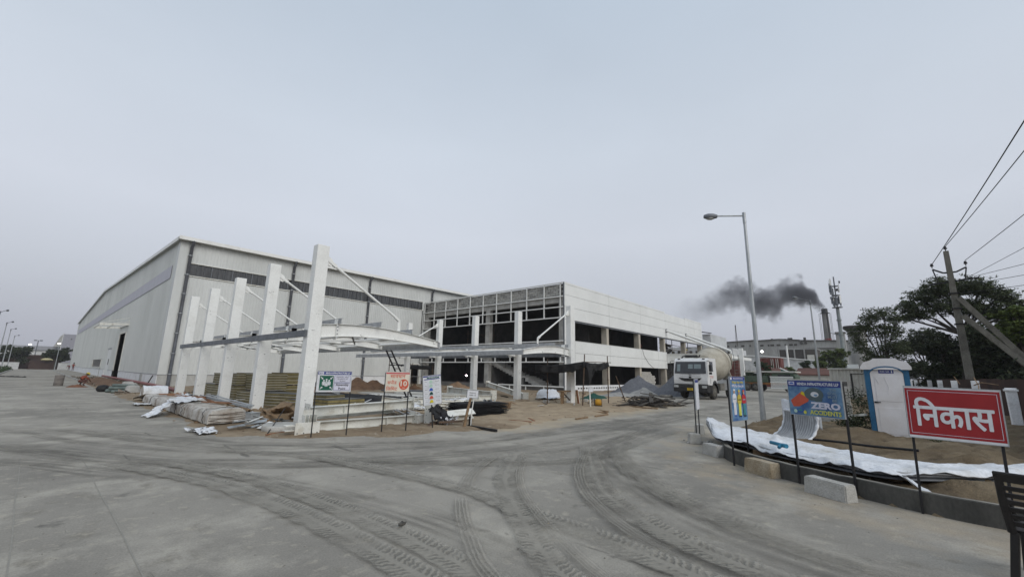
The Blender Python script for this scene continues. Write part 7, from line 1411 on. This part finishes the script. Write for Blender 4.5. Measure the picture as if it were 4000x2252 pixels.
# ================================================================== workers
def skinm(nm, c): return MATS.get(nm) or M(nm, c, tuple(v*.8 for v in c), s=8, rough=.8, coord='obj')
def person(label, loc, rz, J, shirt, trousers, helmet=None, scale=1.):
    """J: joints of the pose; one continuous skinned body, clothing coloured by region, helmet as its own part"""
    t = thing('person', label, 'person', loc, rz, 'site workers'); names = list(J); V = [Vector(J[k]) for k in names]
    E_ = [('pelvis','chest'),('chest','neck'),('neck','head'),('head','crown'),('chest','shl'),('shl','ell'),('ell','hal'),('hal','fil'),('chest','shr'),('shr','elr'),('elr','har'),('har','fir'),('pelvis','hil'),('hil','knl'),('knl','anl'),('anl','tol'),('pelvis','hir'),('hir','knr'),('knr','anr'),('anr','tor')]
    Rd = dict(pelvis=.14,chest=.15,neck=.06,head=.095,crown=.075,shl=.075,shr=.075,ell=.048,elr=.048,hal=.035,har=.035,fil=.03,fir=.03,hil=.095,hir=.095,knl=.065,knr=.065,anl=.045,anr=.045,tol=.04,tor=.04)
    me = bpy.data.meshes.new('body'); me.from_pydata(V, [(names.index(a), names.index(c)) for a, c in E_], []); ob = bpy.data.objects.new('body', me); col.objects.link(ob)
    ob.modifiers.new('s', 'SKIN'); sd = ob.modifiers.new('u', 'SUBSURF'); sd.levels = 1; sd.render_levels = 1
    for i, k in enumerate(names): me.skin_vertices[0].data[i].radius = (Rd[k], Rd[k]*(.75 if k in ('pelvis','chest') else 1)); me.skin_vertices[0].data[i].use_root = (k == 'pelvis')
    dg = bpy.context.evaluated_depsgraph_get(); dg.update(); m2 = bpy.data.meshes.new_from_object(ob.evaluated_get(dg)); bpy.data.objects.remove(ob)
    ms = [skinm('shirt_'+label[:14].replace(' ', '_'), shirt), skinm('trousers_'+label[:14].replace(' ', '_'), trousers), skinm('brown_skin', (.14,.08,.05)), skinm('dark_hair', (.012,.01,.009))]
    m2.materials.clear()
    for q in ms: m2.materials.append(q)
    for p in m2.polygons:
        c = p.center
        def sdist(e):
            a, c2 = Vector(J[e[0]]), Vector(J[e[1]]); d = c2-a; return (c-a-d*max(0, min(1, (c-a).dot(d)/max(1e-6, d.length_squared)))).length
        best = min(E_, key=sdist)
        k = best[1]; p.material_index = 2 if k in ('neck','head','hal','har','fil','fir') else 3 if k in ('crown','tol','tor') else 1 if k in ('hil','hir','knl','knr','anl','anr') else 0; p.use_smooth = True
    link('body', m2, ms, t)
    if helmet:
        h = Vector(J['crown']); d = (h-Vector(J['head'])).normalized(); b = MB(); b.lathe([(.15,-.03),(.125,-.02),(.12,.03),(.09,.09),(.04,.12),(0,.125)], (0,0,0), 14); o = b.build('helmet', skinm('helmet_'+helmet, {'yellow': (.55,.42,.06), 'dark': (.03,.03,.03)}[helmet]), t); o.location = h-d*.02; o.rotation_euler = d.to_track_quat('Z', 'Y').to_euler()
    t.scale = (scale,)*3; return t
stand = dict(pelvis=(0,0,.92),chest=(0,0,1.28),neck=(0,.02,1.48),head=(0,.03,1.6),crown=(0,.02,1.70),shl=(.18,0,1.40),ell=(.25,.03,1.12),hal=(.22,.18,.95),fil=(.2,.26,.92),shr=(-.18,0,1.40),elr=(-.26,.02,1.12),har=(-.22,.2,1.0),fir=(-.2,.28,.98),hil=(.1,0,.88),knl=(.11,.05,.48),anl=(.11,0,.08),tol=(.12,.14,.04),hir=(-.1,0,.88),knr=(-.11,.03,.48),anr=(-.11,-.04,.08),tor=(-.12,.1,.04))
bend = dict(stand, chest=(0,.32,1.10), neck=(0,.5,1.12), head=(0,.6,1.10), crown=(0,.7,1.06), shl=(.18,.38,1.08), ell=(.2,.45,.78), hal=(.16,.55,.52), fil=(.14,.6,.45), shr=(-.18,.38,1.08), elr=(-.2,.42,.78), har=(-.15,.5,.5), fir=(-.13,.55,.43), pelvis=(0,0,.88))
crouch = dict(pelvis=(0,-.1,.32),chest=(0,.12,.60),neck=(0,.25,.74),head=(0,.33,.82),crown=(0,.38,.90),shl=(.18,.14,.68),ell=(.26,.34,.48),hal=(.18,.52,.32),fil=(.16,.58,.28),shr=(-.18,.14,.68),elr=(-.26,.34,.48),har=(-.14,.5,.3),fir=(-.12,.56,.26),hil=(.11,-.05,.32),knl=(.19,.3,.48),anl=(.15,.05,.08),tol=(.16,.2,.04),hir=(-.11,-.05,.32),knr=(-.19,.3,.48),anr=(-.15,.05,.08),tor=(-.16,.2,.04))
person('crouching worker in a rust red shirt and yellow helmet beside the left road', (2.75,46.6,.1), R(-60), crouch, (.22,.055,.03), (.10,.05,.04), 'yellow')
person('distant worker in a red shirt leaning by the warehouse end', (6.3,150,.2), R(150), bend, (.30,.06,.05), (.16,.06,.06))
person('distant worker in dark red standing by the warehouse end', (6.5,140,.2), R(200), stand, (.20,.05,.05), (.09,.05,.06), 'dark')
person('worker in grey bending over on the upper floor with a yellow helmet', (60.3,23.9,4.76), R(95), bend, (.10,.10,.09), (.04,.04,.04), 'yellow')
person('worker in a red shirt and yellow helmet sitting at the upper floor edge', (67.6,23.6,4.76), R(200), crouch, (.30,.03,.03), (.12,.03,.04), 'yellow', 1.1)
person('worker in dim red standing inside the dark upper floor bay', (53.3,24.3,4.4), R(180), stand, (.22,.03,.04), (.04,.03,.03))
person('worker in a red shirt crouching in the ground floor opening by the office corner', (36.0,23.9,.5), R(190), crouch, (.28,.04,.03), (.05,.04,.04))
# stacked gear beside the upper floor worker
b = MB()
for k in range(14): b.obox((61.6+random.uniform(-.5,.7),23.8+random.uniform(-.2,.4),4.8+random.random()*1.3),random.uniform(.2,.5),random.uniform(.2,.5),random.uniform(.2,.5),(random.random(),random.random(),random.random()))
tag(b.build('welding_set', blk), 'dark heap of equipment beside the bending upper floor worker', 'equipment')

# ================================================================== loose small stuff on the ground
def litter(name, label, n, region, size, mat, seed, keep=None, flat=.6):
    rg = random.Random(seed); b = MB(); k = 0; tries = 0; cand = [region(rg) for _ in range(n*6)]
    if keep: cn = np.array(cand); cand = [tuple(q) for q in cn[keep(cn[:, 0], cn[:, 1])]]
    while k < n and tries < len(cand):
        x, y = cand[tries]; tries += 1
        s = size[0]+(size[1]-size[0])*rg.random()**2.5; q = [Vector((rg.uniform(-1,1), rg.uniform(-1,1), rg.uniform(0,flat))) for _ in range(5)]
        z0 = .0 if label.find('road') >= 0 else .03; b.add([(x+v.x*s, y+v.y*s, z0+v.z*s) for v in q]+[(x, y, z0-.01)], [(0,1,2),(0,2,3),(0,3,4),(0,4,1),(1,2,5),(2,3,5),(3,4,5),(4,1,5)]); k += 1
    o = b.build(name, mat); o['kind'] = 'stuff'; o['label'] = label; return o
inY = lambda x, y, m_=.0: seg_dist(x, y, YARD) > m_
litter('gravel', 'small loose stones scattered over the dusty road', 1100, lambda r: (r.uniform(-3,14), r.uniform(0,15)), (.005,.02), M('road_grit', (.16,.15,.13), (.34,.32,.28), s=30, rough=1), 3, lambda x, y: ~inY(x, y, -.2))
litter('gravel', 'stones and clods along the yard edge', 1500, lambda r: (r.uniform(3,24), r.uniform(9,26)), (.012,.07), M('yard_clods', (.22,.17,.12), (.40,.36,.30), s=20, rough=1), 4, lambda x, y: inY(x, y, .1))
litter('gravel', 'stones and clods on the verge earth', 700, lambda r: (r.uniform(8.6,18), r.uniform(-3,3.8)), (.01,.05), M('verge_clods', (.16,.12,.08), (.30,.26,.2), s=20, rough=1), 5, lambda x, y: seg_dist(x, y, BED) > .25).location.z = .17
litter('rubble', 'broken bits strewn along the warehouse gable', 700, lambda r: (r.uniform(3.6,6.8), r.uniform(34,80)), (.03,.22), M('gable_rubble', (.26,.22,.18), (.12,.10,.08), s=9, rough=1), 6, flat=1.2)
def scraps(name, label, n, region, mats, seed, L_=(.1,.9), W_=(.02,.16), zmax=.25):
    rg = random.Random(seed)
    for mt_ in mats:
        b = MB()
        for k in range(n//len(mats)):
            x, y = region(rg); b.obox((x, y, .04+zmax*rg.random()**2), rg.uniform(*L_), rg.uniform(*W_), rg.uniform(.01,.04), (rg.gauss(0,.25), rg.gauss(0,.25), rg.random()*3.1))
        o = b.build(name, mt_); o['kind'] = 'stuff'; o['label'] = label
scraps('debris', 'mixed offcuts and torn packing round the wrapped bundle', 120, lambda r: (r.uniform(4.7,6.9), r.uniform(14.2,30)), (wood, card, white_tarp, skin_metal), 8)
scraps('debris', 'mixed steel and timber offcuts on the yard behind the beams', 110, lambda r: (r.uniform(8.5,15.5), r.uniform(13.5,24)), (white_steel2, wood_dark, grey_steel, white_tarp), 9, (.15,1.3), (.03,.2), .3)
scraps('debris', 'offcuts strewn round the far canopy row', 80, lambda r: (r.uniform(17,30), r.uniform(13,22)), (wood, wood_dark, block_light), 10, (.1,1.0), (.03,.15), .12)

# ================================================================== evening haze in the air over the site
hm = bpy.data.materials.new('thin_haze'); hm.use_nodes = True; hn = hm.node_tree.nodes; hn.clear(); ho = hn.new('ShaderNodeOutputMaterial'); hv = hn.new('ShaderNodeVolumePrincipled'); hv.inputs['Color'].default_value = (.80,.82,.88,1); hv.inputs['Density'].default_value = .00035; hv.inputs['Anisotropy'].default_value = .0; hm.node_tree.links.new(hv.outputs[0], ho.inputs['Volume'])
b = MB(); b.box(-120,330,-120,330,-1.2,48); o = b.build('haze', hm); o['kind'] = 'stuff'; o['label'] = 'thin evening haze over the whole site'
